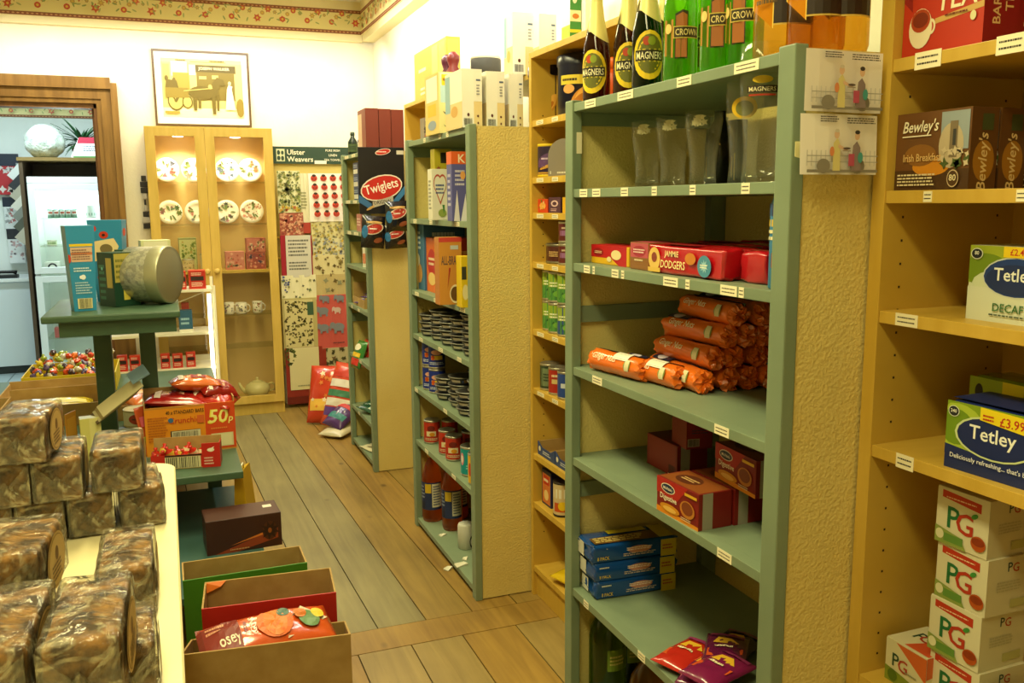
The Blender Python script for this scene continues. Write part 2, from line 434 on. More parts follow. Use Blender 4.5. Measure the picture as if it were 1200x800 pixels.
def green_unit(label, y0, y1, zs, rails):
    cy = (y0+y1)/2; R = empty('shelf_unit', label, 'shelves', (1.25, cy, 0), 0, 'sage green shelf units along the wall')
    def T(g, name, p=R): return g.build(name, p, (-1.25, -cy, 0))
    H = zs[0]+.008
    for yy in (y0, y1-.045):
        g = G(); g.box(XG-.004, yy, 0, XG+.024, yy+.045, H, GREEN, .003); T(g, 'post')
        g = G(); a = yy+.012 if yy == y0 else yy+.0; g.box(XB-.055, a, 0, XB-.005, a+.03, H-.03, GREEN, .002); T(g, 'rear_post')
    for yy, s in ((y0+.004, 1), (y1-.016, 1)):
        g = G(); g.box(XG+.024, yy, 0.004, XB-.056 if 0 else XB, yy+.012, H-.006, PLASTER); T(g, 'side_panel')
    g = G(); g.box(XB-.004, y0+.016, .0, XB+.012, y1-.016, H-.01, PLASTER); T(g, 'back_panel')
    sh = []
    for i, z in enumerate(zs):
        g = G(); 
        ya, yb = (y0+.045, y1-.045)
        g.box(XG, ya+.0005, z-.022, XG+.03, yb-.0005, z, GREEN, .0015)
        g.box(XG+.029, y0+.017, z-.022, XB-.056, y1-.017, z, GREEN); sh.append(T(g, 'shelf'))
    for z0, z1 in rails:
        g = G(); g.box(XG+.026, y1-.03, z0, XB-.056, y1-.0165, z1, GREEN, .001); T(g, 'rail')
    return R, sh
def to_local(R, shelf, spots):
    tags_on(shelf, [(y, z, L) for (y, z, L) in spots], XG-.0006 if R['label'].find('beech') < 0 else 1.2394)
Z1 = [1.755, 1.533, 1.337, 1.053, .797, .412, .09]
Z2 = [1.765, 1.432, 1.115, .918, .672, .424, .045]
Z3 = [1.778, 1.52, 1.34, 1.14, .90, .595, .266, .05]
R1, S1 = green_unit('nearest sage green shelf unit with bottles on top and biscuit packets inside', 1.285, 2.222, Z1, [(1.70, 1.733), (A(700, 378, y=2.17).z, A(700, 359, y=2.17).z), (A(690, 584, y=2.17).z, A(690, 567, y=2.17).z)])
R2, S2 = green_unit('middle sage green shelf unit holding cereal, pie tins and orange drink bottles', 3.03, 3.93, Z2, [(1.70, 1.742)])
R3, S3 = green_unit('farthest sage green shelf unit with brown boxes on top', 4.80, 5.47, Z3, [(1.27, 1.31), (.78, .83)])
g = G(); q_ = A(679, 168, y=2.176); g.box(q_.x-1.25-.008, 2.1755-(1.285+2.222)/2, A(679, 180, y=2.176).z, q_.x-1.25+.007, 2.1765-(1.285+2.222)/2, A(679, 155, y=2.176).z, TAG); g.build('price_tag', R1)
def T1(i, spots):
    S = (R1, S1); tags_on(S1[i], [(A(px, py, x=XG).y, zz-.011, L) for px, py, L in spots for zz in (Z1[i],)], XG-.0002, (.04, .02))
T1(0, [(692, 118, .06), (733, 108, .075), (802, 93, .055), (875, 75, .075)])
T1(1, [(684, 226, .045), (699, 225, .045), (732, 224, .035), (767, 222, .022), (812, 221, .022), (874, 219, .026)])
T1(2, [(688, 314, .035), (696, 316, .012), (721, 320, .035), (730, 322, .014), (786, 331, .06), (806, 335, .016), (854, 341, .055), (869, 344, .016)])
T1(3, [(700, 442, .055), (846, 502, .05)])
T1(4, [(849, 654, .05)])
T1(5, [(687, 703, .03), (752, 765, .035)])
for i, spots in {0: [(3.62, .03), (3.4, .03), (3.3, .03)], 1: [(3.8, .05), (3.55, .04), (3.2, .06)], 2: [(3.8, .06), (3.5, .06), (3.15, .06)], 3: [(3.75, .06), (3.45, .06), (3.2, .05)], 4: [(3.85, .05), (3.4, .05)], 5: [(3.7, .05), (3.3, .05)]}.items():
    tags_on(S2[i], [(y, Z2[i]-.011, L) for y, L in spots], XG-.0002, (.04, .016))
for i, spots in {0: [(5.3, .1), (5.1, .1)], 1: [(5.3, .12), (5.1, .1)], 2: [(5.3, .1), (5.1, .12)], 4: [(5.3, .04), (5.1, .05)], 5: [(5.28, .05), (5.1, .05)], 6: [(5.2, .05)]}.items():
    tags_on(S3[i], [(y, Z3[i]-.011, L) for y, L in spots], XG-.0002, (.04, .016))

def bookcase(label, y0, y1, zs, top=2.02, xf=1.24, th=.02):
    cy = (y0+y1)/2; R = empty('bookcase', label, 'bookcase', (1.38, cy, 0), 0, 'yellow beech bookcases against the right wall')
    def T(g, n): return g.build(n, R, (-1.38, -cy, 0))
    for yy in (y0, y1-th):
        g = G(); g.box(xf, yy, 0, 1.515, yy+th, top, BEECH, .001)
        sgn = yy+th+.0004 if yy == y0 else yy-.0004
        for xx in (xf+.045, 1.47):
            for k in range(40):
                zz = .25+k*.042
                if zz > top-.2: break
                a = .0022; g.add([(xx-a, sgn, zz-a), (xx+a, sgn, zz-a), (xx+a, sgn, zz+a), (xx-a, sgn, zz+a)], [(0, 1, 2, 3)], C('#3a2a10', .9))
        T(g, 'side_panel')
    g = G(); g.box(1.512, y0+th, .05, 1.522, y1-th, top-.02, noisy('beech_back_board', '#b98f35', '#c4993c', 4, .5)); T(g, 'back_panel')
    g = G(); g.box(xf, y0+th+.0003, top-.021, 1.512, y1-th-.0003, top-.0005, BEECH, .001); T(g, 'top_panel')
    if zs[-1] < .3:
        g = G(); g.box(xf+.015, y0+th+.0003, 0, xf+.03, y1-th-.0003, zs[-1]-.023, BEECH); T(g, 'plinth')
    o = []
    for z in zs:
        g = G(); g.box(xf+.003, y0+th+.0003, z-.022, 1.511, y1-th-.0003, z, BEECH, .001); o.append(T(g, 'shelf'))
    return R, o
XQ = 1.195
ZT = [A(1044, 70, x=XQ).z, A(1037, 223.5, x=XQ).z, A(1030, 364, x=XQ).z, A(1021, 521, x=XQ).z, A(1003, 788, x=XQ).z, .16]
B1, SB1 = bookcase('nearest beech bookcase stacked with tea boxes at the right edge', .48, 1.2825, ZT, 2.02, XQ, .03)
tags_on(SB1[0], [(A(1086, 70, x=XQ).y, ZT[0]-.011, .055), (A(1183, 52, x=XQ).y, ZT[0]-.011, .05)], XQ+.0028, (.05, .028))
tags_on(SB1[1], [(A(1086, 228, x=XQ).y, ZT[1]-.011, .018), (A(1196, 227, x=XQ).y, ZT[1]-.011, .018)], XQ+.0028, (.05, .018))
tags_on(SB1[2], [(A(1061, 374, x=XQ).y, ZT[2]-.010, .05)], XQ+.0028, (.05, .022))
tags_on(SB1[3], [(A(1059, 540, x=XQ).y, ZT[3]-.012, .04)], XQ+.0028, (.05, .026))
ZB = [1.785, 1.587, 1.462, 1.285, 1.038, .817, .565, .375, .12]
B2, SB2 = bookcase('beech bookcase recessed between the nearest and middle green units', 2.232, 3.022, ZB)
for i in (0, 1, 2, 3, 4, 5): tags_on(SB2[i], [(2.93, ZB[i]-.011, .06), (2.8, ZB[i]-.011, .05)], 1.2428, (.05, .014))
B3, SB3 = bookcase('beech bookcase recessed between the middle and farthest green units', 3.94, 4.792, [1.70, 1.45, 1.2, .95, .6, .12])
# ================================================================== END WALL
# framed photograph
def ylocal(o): return o
a, b_ = A(181, 147, y=6.77), A(298, 146, y=6.77); t_ = A(177, 57, y=6.77)
pw, ph = .64, t_.z-a.z
pc = Vector(((a.x+b_.x)/2-.004, 6.775, a.z+.001))
R = empty('framed_picture', 'sepia photograph of a horse and cart, thin brown frame, above the cabinet', 'picture', pc)
g = G(); DK = C('#5b4320', .35); w2 = pw/2; t = .014
g.box(-w2, -.012, 0, w2, .012, t, DK); g.box(-w2, -.012, ph-t, w2, .012, ph, DK); g.box(-w2, -.012, t, -w2+t, .012, ph-t, DK); g.box(w2-t, -.012, t, w2, .012, ph-t, DK); g.build('frame', R)
g = G(); g.box(-w2+t, -.004, t, w2-t, .01, ph-t, C('#ece8dc', .3)); g.build('mount', R)
S1c, S2c, S3c = '#d8c269', '#8f7a2b', '#6d5c1c'
flatpr('photograph', R, lambda u, v, L: (-w2+.055+(pw-.105)*u, -.0045-L, .06+(ph-.115)*v), pw-.105, ph-.115, [
 ('r', 0, 0, 1, 1, '#d9c878'), ('r', 0, 0, 1, .16, '#efe6b8'), ('r', 0, .93, 1, 1, '#e4d68a'), ('r', .02, .3, .1, .9, '#c9b55c'), ('r', .12, .7, .32, .95, '#e9dfae'),
 ('r', .14, .4, .34, .76, '#a8923a'), ('r', .38, .77, .92, .9, '#5e5018'), ('r', .43, .3, .9, .78, '#7d6b26'), ('r', .46, .66, .55, .71, S1c), ('r', .62, .67, .7, .73, S1c), ('r', .34, .72, .42, .9, '#efe6b8'),
 ('t', 'JOSEPH WALKER', .65, .835, .065, '#efe6b8', .44), ('r', .36, .945, .8, .955, '#a8923a'), ('t', 'Hairdresser', .22, .965, .04, S3c, .13) if 0 else ('lines', .18, .95, .32, .99, 1, S3c), ('lines', .6, .95, .8, .99, 1, S3c),
 # cart and driver
 ('e', .16, .28, .1, .17, S3c), ('e', .16, .28, .085, .145, '#cdb862'), ('e', .16, .28, .02, .03, S3c), ('p', [(.14, .27), (.18, .27), (.235, .42), (.21, .43)], S3c), ('p', [(.15, .28), (.17, .28), (.1, .42), (.08, .4)], S3c),
 ('e', .3, .26, .065, .11, S3c), ('e', .3, .26, .05, .09, '#cdb862'), ('r', .04, .33, .32, .5, S2c), ('p', [(.04, .5), (.2, .5), (.18, .62), (.06, .64)], S3c), ('e', .06, .66, .022, .045, S3c), ('e', .15, .63, .02, .04, S3c),
 # horse
 ('e', .48, .42, .16, .12, S3c), ('e', .62, .45, .07, .11, S3c), ('p', [(.62, .42), (.7, .5), (.74, .66), (.68, .7), (.6, .56)], S3c), ('p', [(.68, .68), (.76, .66), (.78, .56), (.73, .55), (.68, .6)], S3c),
 ('p', [(.37, .4), (.42, .4), (.415, .12), (.375, .12)], S3c), ('p', [(.44, .38), (.47, .38), (.465, .16), (.435, .16)], S3c), ('p', [(.6, .4), (.65, .4), (.65, .06), (.61, .06)], S3c), ('p', [(.67, .4), (.7, .4), (.69, .12), (.665, .12)], S3c),
 ('p', [(.26, .44), (.62, .5), (.62, .515), (.26, .455)], '#cdb862'), ('e', .59, .53, .025, .04, '#cdb862'),
 # woman in white and cask
 ('p', [(.77, .14), (.9, .14), (.86, .5), (.87, .55), (.82, .57), (.8, .5)], '#f1e9c4'), ('e', .835, .6, .02, .035, '#e2d393'), ('e', .96, .18, .05, .16, S2c), ('r', .92, .06, .99, .3, S2c), ('r', .02, .06, .2, .1, '#a8923a')])
g = G(); g.box(-w2+t, -.0075, t, w2-t, -.007, ph-t, mat('picture_glass', '#ffffff', .02, trans=1, ior=1.0, spec=.0)); 

# display cabinet
CF = 6.506; cx0, cx1 = -.088, .738; CX = (cx0+cx1)/2; CH2 = 2.02
CAB = noisy('pale_birch_veneer', '#c6a64c', '#d2b25a', 4, .4, stretch=(6, 1, 1))
R = empty('display_cabinet', 'tall pale birch display cabinet with two glass doors, lit from inside', 'cabinet', (CX, CF, 0))
hw = (cx1-cx0)/2
def T(g, n, p=None): return g.build(n, p or R)
for s in (-1, 1):
    g = G(); g.box(min(s*hw, s*(hw-.02)), .012, 0, max(s*hw, s*(hw-.02)), .28, CH2, CAB, .001); T(g, 'side_panel')
g = G(); g.box(-hw+.02, .012, CH2-.03, hw-.02, .28, CH2, CAB); T(g, 'top_panel')
g = G(); g.box(-hw+.02, .02, 0, hw-.02, .035, .085, CAB); g.box(-hw+.02, .02, .085, hw-.02, .27, .11, CAB); T(g, 'base')
g = G(); g.box(-hw+.02, .268, .0, hw-.02, .28, CH2-.02, C('#e0c084', .55)); T(g, 'back_panel')
GLASS = mat('clear_glass', '#f4fbf6', .02, trans=1, ior=1.45)
def thin_glass(name, tint='#fbfaf4', ior=1.35):
    if name in _M: return _M[name]
    m = bpy.data.materials.new(name); m.use_nodes = True; nt = m.node_tree; N, L = nt.nodes.new, nt.links.new
    nt.nodes.remove(nt.nodes['Principled BSDF']); out = nt.nodes['Material Output']
    tr = N('ShaderNodeBsdfTransparent'); tr.inputs['Color'].default_value = (*lin(tint), 1); gl = N('ShaderNodeBsdfGlossy'); gl.inputs['Roughness'].default_value = .03
    fr = N('ShaderNodeLayerWeight'); fr.inputs['Blend'].default_value = .22; pw = N('ShaderNodeMath'); pw.operation = 'MULTIPLY_ADD'; pw.inputs[1].default_value = ior-1; pw.inputs[2].default_value = .03; L(fr.outputs['Facing'], pw.inputs[0])
    mx = N('ShaderNodeMixShader'); L(pw.outputs[0], mx.inputs['Fac']); L(tr.outputs[0], mx.inputs[1]); L(gl.outputs[0], mx.inputs[2]); L(mx.outputs[0], out.inputs['Surface'])
    _M[name] = m; return m
TG = thin_glass('window_glass')
def tint_glass(name, tint, ior=1.3, rough=.03, tl=.35):
    if name in _M: return _M[name]
    m = bpy.data.materials.new(name); m.use_nodes = True; nt = m.node_tree; N, L = nt.nodes.new, nt.links.new
    nt.nodes.remove(nt.nodes['Principled BSDF']); out = nt.nodes['Material Output']
    tr = N('ShaderNodeBsdfTransparent'); tr.inputs['Color'].default_value = (*lin(tint), 1)
    df = N('ShaderNodeBsdfTranslucent'); df.inputs['Color'].default_value = (*lin(tint), 1)
    m1 = N('ShaderNodeMixShader'); m1.inputs['Fac'].default_value = tl; L(tr.outputs[0], m1.inputs[1]); L(df.outputs[0], m1.inputs[2])
    gl = N('ShaderNodeBsdfGlossy'); gl.inputs['Roughness'].default_value = rough
    fr = N('ShaderNodeLayerWeight'); fr.inputs['Blend'].default_value = .2; pw = N('ShaderNodeMath'); pw.operation = 'MULTIPLY_ADD'; pw.inputs[1].default_value = ior-.9; pw.inputs[2].default_value = .015; L(fr.outputs['Facing'], pw.inputs[0])
    mx = N('ShaderNodeMixShader'); L(pw.outputs[0], mx.inputs['Fac']); L(m1.outputs[0], mx.inputs[1]); L(gl.outputs[0], mx.inputs[2]); L(mx.outputs[0], out.inputs['Surface'])
    _M[name] = m; return m
EDGE = thin_glass('glass_shelf_clear', '#f6f8f2')
cz = [A(230, y, y=6.56).z for y in (213, 263)]
z_sol = A(290, 316, y=6.52).z; czl = [A(285, 368, y=6.56).z, A(285, 406, y=6.56).z]
for z in cz+czl:
    g = G(); g.box(-hw+.0205, .03, z-.007, hw-.0205, .262, z, EDGE); T(g, 'glass_shelf')
g = G(); g.box(-hw+.0205, .018, z_sol-.02, hw-.0205, .266, z_sol, CAB); T(g, 'shelf')
mid = A(247, 300, y=CF).x - CX + .004
KN = C('#c9ab58', .3)
for s in (0, 1):
    a, b2 = (-hw+.002, mid-.001) if s == 0 else (mid+.001, hw-.002); st = .062; z0, z1 = .088, CH2-.004
    g = G()
    for q in ((a, z0, a+st, z1), (b2-st, z0, b2, z1), (a+st, z1-.06, b2-st, z1), (a+st, z0, b2-st, z0+.055)): g.box(q[0], -.012, q[1], q[2], .01, q[3], CAB, .0012)
    d = T(g, 'door')
    g = G(); g.box(a+st-.004, -.001, z0+.05, b2-st+.004, .002, z1-.055, TG); T(g, 'glass_pane', d)
    kx = b2-.03 if s == 0 else a+.03
    g = G(); g.lathe([(.007, 0), (.008, .012), (.018, .018), (.02, .027), (.014, .035), (.004, .037)], KN, 16); g.xf(Matrix.Translation((kx, -.012, z_sol+.0)) @ Matrix.Rotation(PI/2, 4, 'X')); T(g, 'knob', d)
LAMPW = mat('cabinet_lamp_glow', '#ffffff', .4, emit='#fff2d8', es=14)
for px in (208, 275):
    p = A(px, 158.5, y=6.63); lx = p.x-CX; lz = CH2-.031
    g = G(); g.box(lx-.1, .08, lz-.008, lx+.1, .13, lz, C('#e6cf9a', .3)); g.lathe([(.033, -.03), (.036, -.012), (.036, -.008)], LAMPW, 20, lx, .105, lz-.0); T(g, 'cabinet_lamp')
    l = bpy.data.lights.new('cabinet_spot', 'SPOT'); l.energy = 17; l.color = (1, .9, .66); l.spot_size = 2.5; l.spot_blend = .6; l.shadow_soft_size = .03
    o = bpy.data.objects.new('cabinet_spot', l); COL.objects.link(o); o.location = (p.x, 6.60, CH2-.075)
# plates
PL = C('#f3efe6', .2)
def plate(px, py, zsh, lab, cols, rim=None, seed=0):
    p = A(px, py, y=6.69); r = .083
    z = zsh+r*1.0
    prof = [(0.001, .006), (r*.55, .004), (r*.62, .0), (r*.66, .004), (r*.97, .016), (r, .018), (r*.985, .0205), (r*.66, .0085), (r*.5, .0075), (0.001, .0075)]
    g = G(); g.lathe(prof, PL, 40, cap0=False, cap1=False)
    o = g.build('plate', None, (p.x, 6.705, z), (PI/2-.12, 0, 0)); tag(o, lab, 'plate', 'patterned plates stood in the cabinet')
    q = Pr(lambda u, v, L: ((u-.5)*2*r, (v-.5)*2*r, .0085+L+max(0, math.hypot(u-.5, v-.5)*2-.66)/.34*.0135), 2*r, 2*r)
    if rim: q.blobs(.12, .12, .88, .88, 30, .007, rim, seed+50, 4)
    rn = random.Random(seed)
    for i in range(9):
        a = rn.random()*6.3; rr = .18+.2*rn.random(); q.blobs(.5+rr*math.cos(a), .5+rr*math.sin(a), .5+rr*math.cos(a)+.001, .5+rr*math.sin(a)+.001, 1, .011+.012*rn.random(), [rn.choice(cols)], seed*20+i, rn.choice((3, 5, 6)))
    for i in range(6):
        a = rn.random()*6.3; rr = .15+.22*rn.random(); q.e(.5+rr*math.cos(a), .5+rr*math.sin(a), .018/(2*r), .006/(2*r), '#6d7f4a', a, 8)
    q.build('printed_design', o)
FL = ['#b4524a', '#c98a5a', '#5a5f72', '#7d4a54', '#c46a78']
for i, (px, lab, cols, rim) in enumerate([(195, 'flowered plate at the left end of the top cabinet shelf', FL, None), (227, 'plate with a single red flower, second along the top cabinet shelf', ['#c4524a', '#6d7f4a', '#b86a5a'], None), (266, 'plate with a dark butterfly print, third along the top cabinet shelf', ['#4a3a32', '#c4524a', '#4a5a72'], None), (293, 'plate with a bird print and dotted rim, right end of the top cabinet shelf', ['#8a6a4a', '#c4724a', '#5a6a5a'], ['#c9b9a0', '#d9a58a'])]):
    plate(px, 197, cz[0], lab, cols, rim, i+1)
for i, (px, lab, cols, rim) in enumerate([(199, 'green-leaved flowered plate at the left end of the second cabinet shelf', ['#5a7a5a', '#8a5a62', '#6d7f4a'], None), (231, 'plate with pink blossoms, second along the second cabinet shelf', ['#c4525a', '#c97a7a', '#5a5a5a'], None), (266, 'plate with scattered dark petals, third along the second cabinet shelf', ['#3f4a5a', '#7d4a54', '#4a4a42'], None), (295, 'pink allover patterned plate at the right end of the second cabinet shelf', ['#c98a7a', '#b8705f', '#c9a08a'], ['#c98a7a', '#b8806f', '#a9705f'])]):
    plate(px, 247, cz[1], lab, cols, rim, i+11)
def tinbox(name, lab, cat, x0, x1, yb, yt, base, cols, y=6.56, z=None, d=.1, n=40, group='printed tins and boxes in the cabinet', body=None):
    a = A(x0, yb, y=y); b2 = A(x1, yb, y=y); zt = A(x0, yt, y=y).z; zz = z if z is not None else a.z
    return pack(name, lab, cat, (a.x, y, zz), (b2.x, y, zz), zt-zz, d, body or base, {'front': [('r', .04, .05, .96, .95, base), ('blobs', .1, .1, .9, .9, n, .012, cols, len(lab), 4)]}, group)
tinbox('tin', 'green and cream floral tin standing on the solid cabinet shelf', 'tin', 211, 232, 315, 279, '#c9cf9a', ['#6f8a3a', '#8aa04a', '#b9a45a'], z=z_sol, y=6.6, body='#8f9a6a')
can('storage_jar', 'small buff lidded jar in front of the green floral tin in the cabinet', 'jar', A(221, 312, y=6.545).x, 6.56, z_sol, .04, .085, '#c9b98a', [('blobs', .1, .2, .9, .8, 10, .008, ['#9a8a5a'], 3)])
can('storage_jar', 'pale glazed jar beside the door frame in the cabinet', 'jar', A(241, 312, y=6.56).x, 6.57, z_sol, .035, .12, '#d6caa0', [('blobs', .1, .2, .9, .8, 10, .008, ['#9a8a5a'], 3)])
tinbox('tin', 'wide red floral tin lying flat on the solid cabinet shelf', 'tin', 265, 287, 314, 295, '#c9807a', ['#a8403a', '#e0b0a0', '#6f7a5a'], z=z_sol, n=26)
o = tinbox('tin', 'dark red boxed tin at the right of the solid cabinet shelf', 'tin', 289, 312, 314, 296, '#9a4a4a', ['#d6a090', '#5a4a6a', '#c9706a'], z=z_sol, n=30, body='#b05a52')
zt = o.location.z + max(v.co.z for v in o.data.vertices)
tinbox('tin', 'rose-patterned tin stacked on the dark red one in the cabinet', 'tin', 289, 312, 296, 279, '#c97a72', ['#8a3a42', '#e6c0b0', '#7a8a5a'], z=zt+.0008, n=30, body='#a85a52')
def mug(px, lab, r=.034, h=.085, cols=None, z=None):
    p = A(px, 366, y=6.6); g = G()
    g.lathe([(r*.85, 0), (r, .006), (r, h), (r*.92, h), (r*.9, .008), (0.001, .007)], PL, 24, cap1=False)
    o = g.build('mug', None, (p.x, 6.6, czl[0])); tag(o, lab, 'mug', 'china mugs on the lower glass shelf')
    g = G(); g.tube([(r*.97+.024*math.sin(t*PI/8)-.002, 0, h*.5+.027*math.cos(t*PI/8)) for t in range(0, 9)], .0045, PL); g.build('handle', o)
    q = Pr(wrap([(r+.0004, 0), (r+.0004, h)], 0, h, face_cam(p.x, 6.6), 2.2), r*2.2, h, fine=3); q.blobs(.1, .15, .9, .9, 14, .008, cols or ['#6a6a7a', '#7a8a5a', '#9a6a72'], int(px), 4); q.build('printed_design', o)
mug(269, 'flower-sprigged mug just inside the right cabinet door'); mug(283, 'wider grey-sprigged mug in the middle of the lower cabinet shelf', .04, .08); mug(302, 'mug printed with a single red-brown bird at the right of the cabinet shelf', .034, .085, ['#a05a4a', '#8a8a5a'])
# teapot
p = A(302, 464, y=6.62); tz = .1105
TP = C('#d9cf94', .18); g = G()
g.lathe([(.045, 0), (.06, .006), (.085, .04), (.09, .065), (.08, .092), (.05, .112), (.038, .116)], TP, 32)
o = g.build('teapot', None, (p.x, 6.60, tz)); tag(o, 'cream glazed teapot on the bottom of the display cabinet', 'teapot')
g = G(); g.tube([(-.075, 0, .045), (-.1, 0, .06), (-.115, 0, .085), (-.128, 0, .115)], [.02, .014, .011, .009], TP, 12); g.build('spout', o)
g = G(); g.tube([(.074, 0, .092), (.105, 0, .1), (.125, 0, .08), (.118, 0, .05), (.085, 0, .04)], .007, TP, 10); g.build('handle', o)
g = G(); g.lathe([(.04, .114), (.036, .122), (.012, .128), (.008, .132), (.012, .14), (.008, .147), (.001, .149)], TP, 24); g.build('lid', o)

# black and white hanging item at the cabinet's side
p = A(166, 205, y=6.74); zb2 = A(168, 268, y=6.74).z
g = G(); n = 9
for i in range(n):
    z1 = p.z-(p.z-zb2)*i/n; z0 = p.z-(p.z-zb2)*(i+1)/n; ww = .016+.01*math.sin(i*1.1)
    g.box(-ww, -.012, z0-zb2, ww, .012, z1-zb2-.004, C('#2b2a2a' if i % 2 == 0 or i < 2 else '#c9c5b8', .5), .003)
tag(g.build('folded_umbrella', None, (p.x+.01, 6.765, zb2)), 'black and white patterned slim item hanging beside the cabinet', 'hanging item')

# tea towel rack
RK = C('#cfab3a', .5); rx0, rx1 = A(320, 300, y=6.70).x, 1.33
R = empty('towel_rack', 'pale yellow tea towel rack with a green header sign beside the cabinet', 'rack', ((rx0+rx1)/2, 6.74, 0)); ox = (rx0+rx1)/2
zs1, zs0 = A(360, 172, y=6.70).z, A(360, 192, y=6.70).z
for xx in (rx0, rx1-.03):
    g = G(); g.box(xx-ox, -.03, .0, xx+.028-ox, .0, zs1, RK, .002); g.build('post', R)
g = G(); g.box(rx0+.03-ox, -.008, .3, rx1-.03-ox, .0, zs1-.02, C('#e3cf7a', .6)); g.build('back_panel', R)
g = G(); g.box(rx0+.0-ox, -.043, zs0, rx1-ox, -.031, zs1, C('#27402f', .4)); sg = g.build('sign', R)
flatpr('lettering', sg, lambda u, v, L: (rx0-ox+.03+(A(407, 180, y=6.70).x-rx0-.03)*u, -.0435-L, zs0+(zs1-zs0)*v), A(407, 180, y=6.70).x-rx0-.03, zs1-zs0, [
 ('t', 'Ulster', .31, .68, .3, '#e9e4c4', .24), ('t', 'Weavers', .36, .27, .3, '#e9e4c4', .36), ('r', .05, .14, .16, .86, '#c9cda4'), ('e', .08, .65, .02, .14, '#27402f'), ('e', .13, .64, .018, .12, '#27402f'), ('e', .08, .33, .022, .13, '#27402f'), ('e', .13, .32, .02, .14, '#27402f'),
 ('t', 'PURE IRISH', .8, .8, .13, '#e9e4c4', .26), ('t', 'LINEN', .8, .52, .13, '#e9e4c4', .14), ('t', 'TEA TOWELS', .8, .24, .13, '#e9e4c4', .28), ('r', .55, 0, .71, .2, '#e9e2c9')])
for y in (278, 302):
    z = A(340, y, y=6.66).z; g = G(); g.tube([(rx0+.02-ox, -.075, z), (rx1-.02-ox, -.075, z)], .006, C('#d6b24a', .4)); g.box(rx0+.02-ox, -.08, z-.006, rx0+.03-ox, -.03, z+.006, RK); g.build('rail', R)
def towel(px, ops, base, lab, y, n=0, strip=None):
    x0, y0, x1, y1 = px; a = A(x0, y0, y=y); b2 = A(x1, y1, y=y); w, h = b2.x-a.x, a.z-b2.z
    g = G(); N = 10; vs = []; 
    for j in range(N+1):
        for i in range(N+1): vs.append(((i/N-.5)*w, -.006-.003*math.sin(i*1.9+j*.3)*(1-j/N*.2), h*j/N))
    vs += [(x_, .004, z_) for x_, _, z_ in vs]; K = (N+1)**2; fs = []
    for j in range(N):
        for i in range(N): q = (j*(N+1)+i, j*(N+1)+i+1, (j+1)*(N+1)+i+1, (j+1)*(N+1)+i); fs += [q, tuple(K+k for k in reversed(q))]
    for i in range(N):
        for (p, q) in ((i, i+1), (N*(N+1)+i+1, N*(N+1)+i), ((i+1)*(N+1), i*(N+1)), (i*(N+1)+N, (i+1)*(N+1)+N)): fs.append((p, K+p, K+q, q))
    g.add(vs, fs, C(base, .85))
    o = g.build('tea_towel', None, (a.x+w/2, y, b2.z)); tag(o, lab, 'tea towel', 'linen tea towels on the rack')
    q = Pr(lambda u, v, L: ((u-.5)*w, -.0105-L, v*h), w, h); run(q, ops); q.build('printed_design', o)
bugs = []
for r_ in range(5):
    for c_ in range(4):
        u, v = .14+.245*c_+.01*r_, .9-.185*r_; bugs += [('e', u, v, .085, .062, '#c03a22'), ('e', u, v+.052, .05, .026, '#2a2018'), ('r', u-.004, v-.055, u+.004, v+.04, '#2a2018'), ('e', u-.04, v-.01, .014, .01, '#2a2018'), ('e', u+.04, v-.01, .014, .01, '#2a2018'), ('e', u-.03, v-.035, .01, .008, '#2a2018'), ('e', u+.03, v-.035, .01, .008, '#2a2018')]
towel((348, 203, 364, 273), [('r', 0, 0, 1, .18, '#a8382c'), ('lines', .2, .4, .8, .7, 6, '#8a8a5a')], '#ddd7b4', 'pale striped tea towel with a red hem, half behind the butterfly one', 6.672)
towel((324, 200, 353, 249), [('blobs', .02, .02, .98, .98, 240, .011, ['#8a934a', '#6f7a3a', '#a8a060', '#5f6a3a'], 3, 3), ('blobs', .25, .5, .5, .7, 3, .03, ['#4a4a22'], 9, 4), ('blobs', .05, .02, .95, .15, 16, .014, ['#c9a83a', '#b0603a'], 5)], '#d9d8ae', 'green leafy tea towel with a butterfly at the top of the rack', 6.652)
towel((361, 203, 408, 259), bugs, '#efeadd', 'white tea towel with rows of red ladybirds', 6.655)
towel((327, 249, 356, 276), [('blobs', .03, .05, .97, .95, 120, .012, ['#c98a6a', '#8a3a32', '#d6a080'], 7, 4)], '#a85a48', 'rust red damask tea towel below the butterfly one', 6.656)
towel((364, 258, 405, 280), [('blobs', .03, .05, .97, .95, 90, .011, ['#b9a83a', '#8a8a6a', '#9a8a5a'], 8, 4)], '#cfc692', 'buff floral tea towel directly under the ladybird one', 6.662)
towel((366, 279, 405, 300), [('blobs', .03, .05, .97, .95, 110, .011, ['#8a8f9a', '#c9a83a', '#8a8a5a'], 9, 5)], '#cfc9a0', 'tea towel with blue and yellow flowers on the right of the rack', 6.658)
towel((328, 276, 367, 325), [('r', .16, .06, .96, 1, '#c9c6ba'), ('e', .55, .08, .4, .07, '#c9c6ba'), ('lines', .24, .5, .9, .92, 5, '#6a6a62'), ('lines', .24, .18, .9, .4, 3, '#6a6a62')], '#9a1f2e', 'grey tea towel printed with a verse on a crimson border', 6.645)
towel((366, 299, 406, 325), [('blobs', .05, .1, .95, .9, 26, .014, ['#6f5a32', '#8a7a42', '#5a4a2a'], 10, 4)], '#cfc493', 'tea towel with brown animals on the right of the rack', 6.652)
towel((329, 323, 371, 351), [('blobs', .05, .1, .95, .9, 18, .012, ['#6a7a4a', '#8a8a5a', '#5a5a4a'], 11, 4), ('blobs', .06, .3, .2, .95, 12, .01, ['#4a5aa0', '#3f4a8a'], 12, 6)], '#e0dcb8', 'white tea towel with blue grapes and leaf sprays', 6.640)
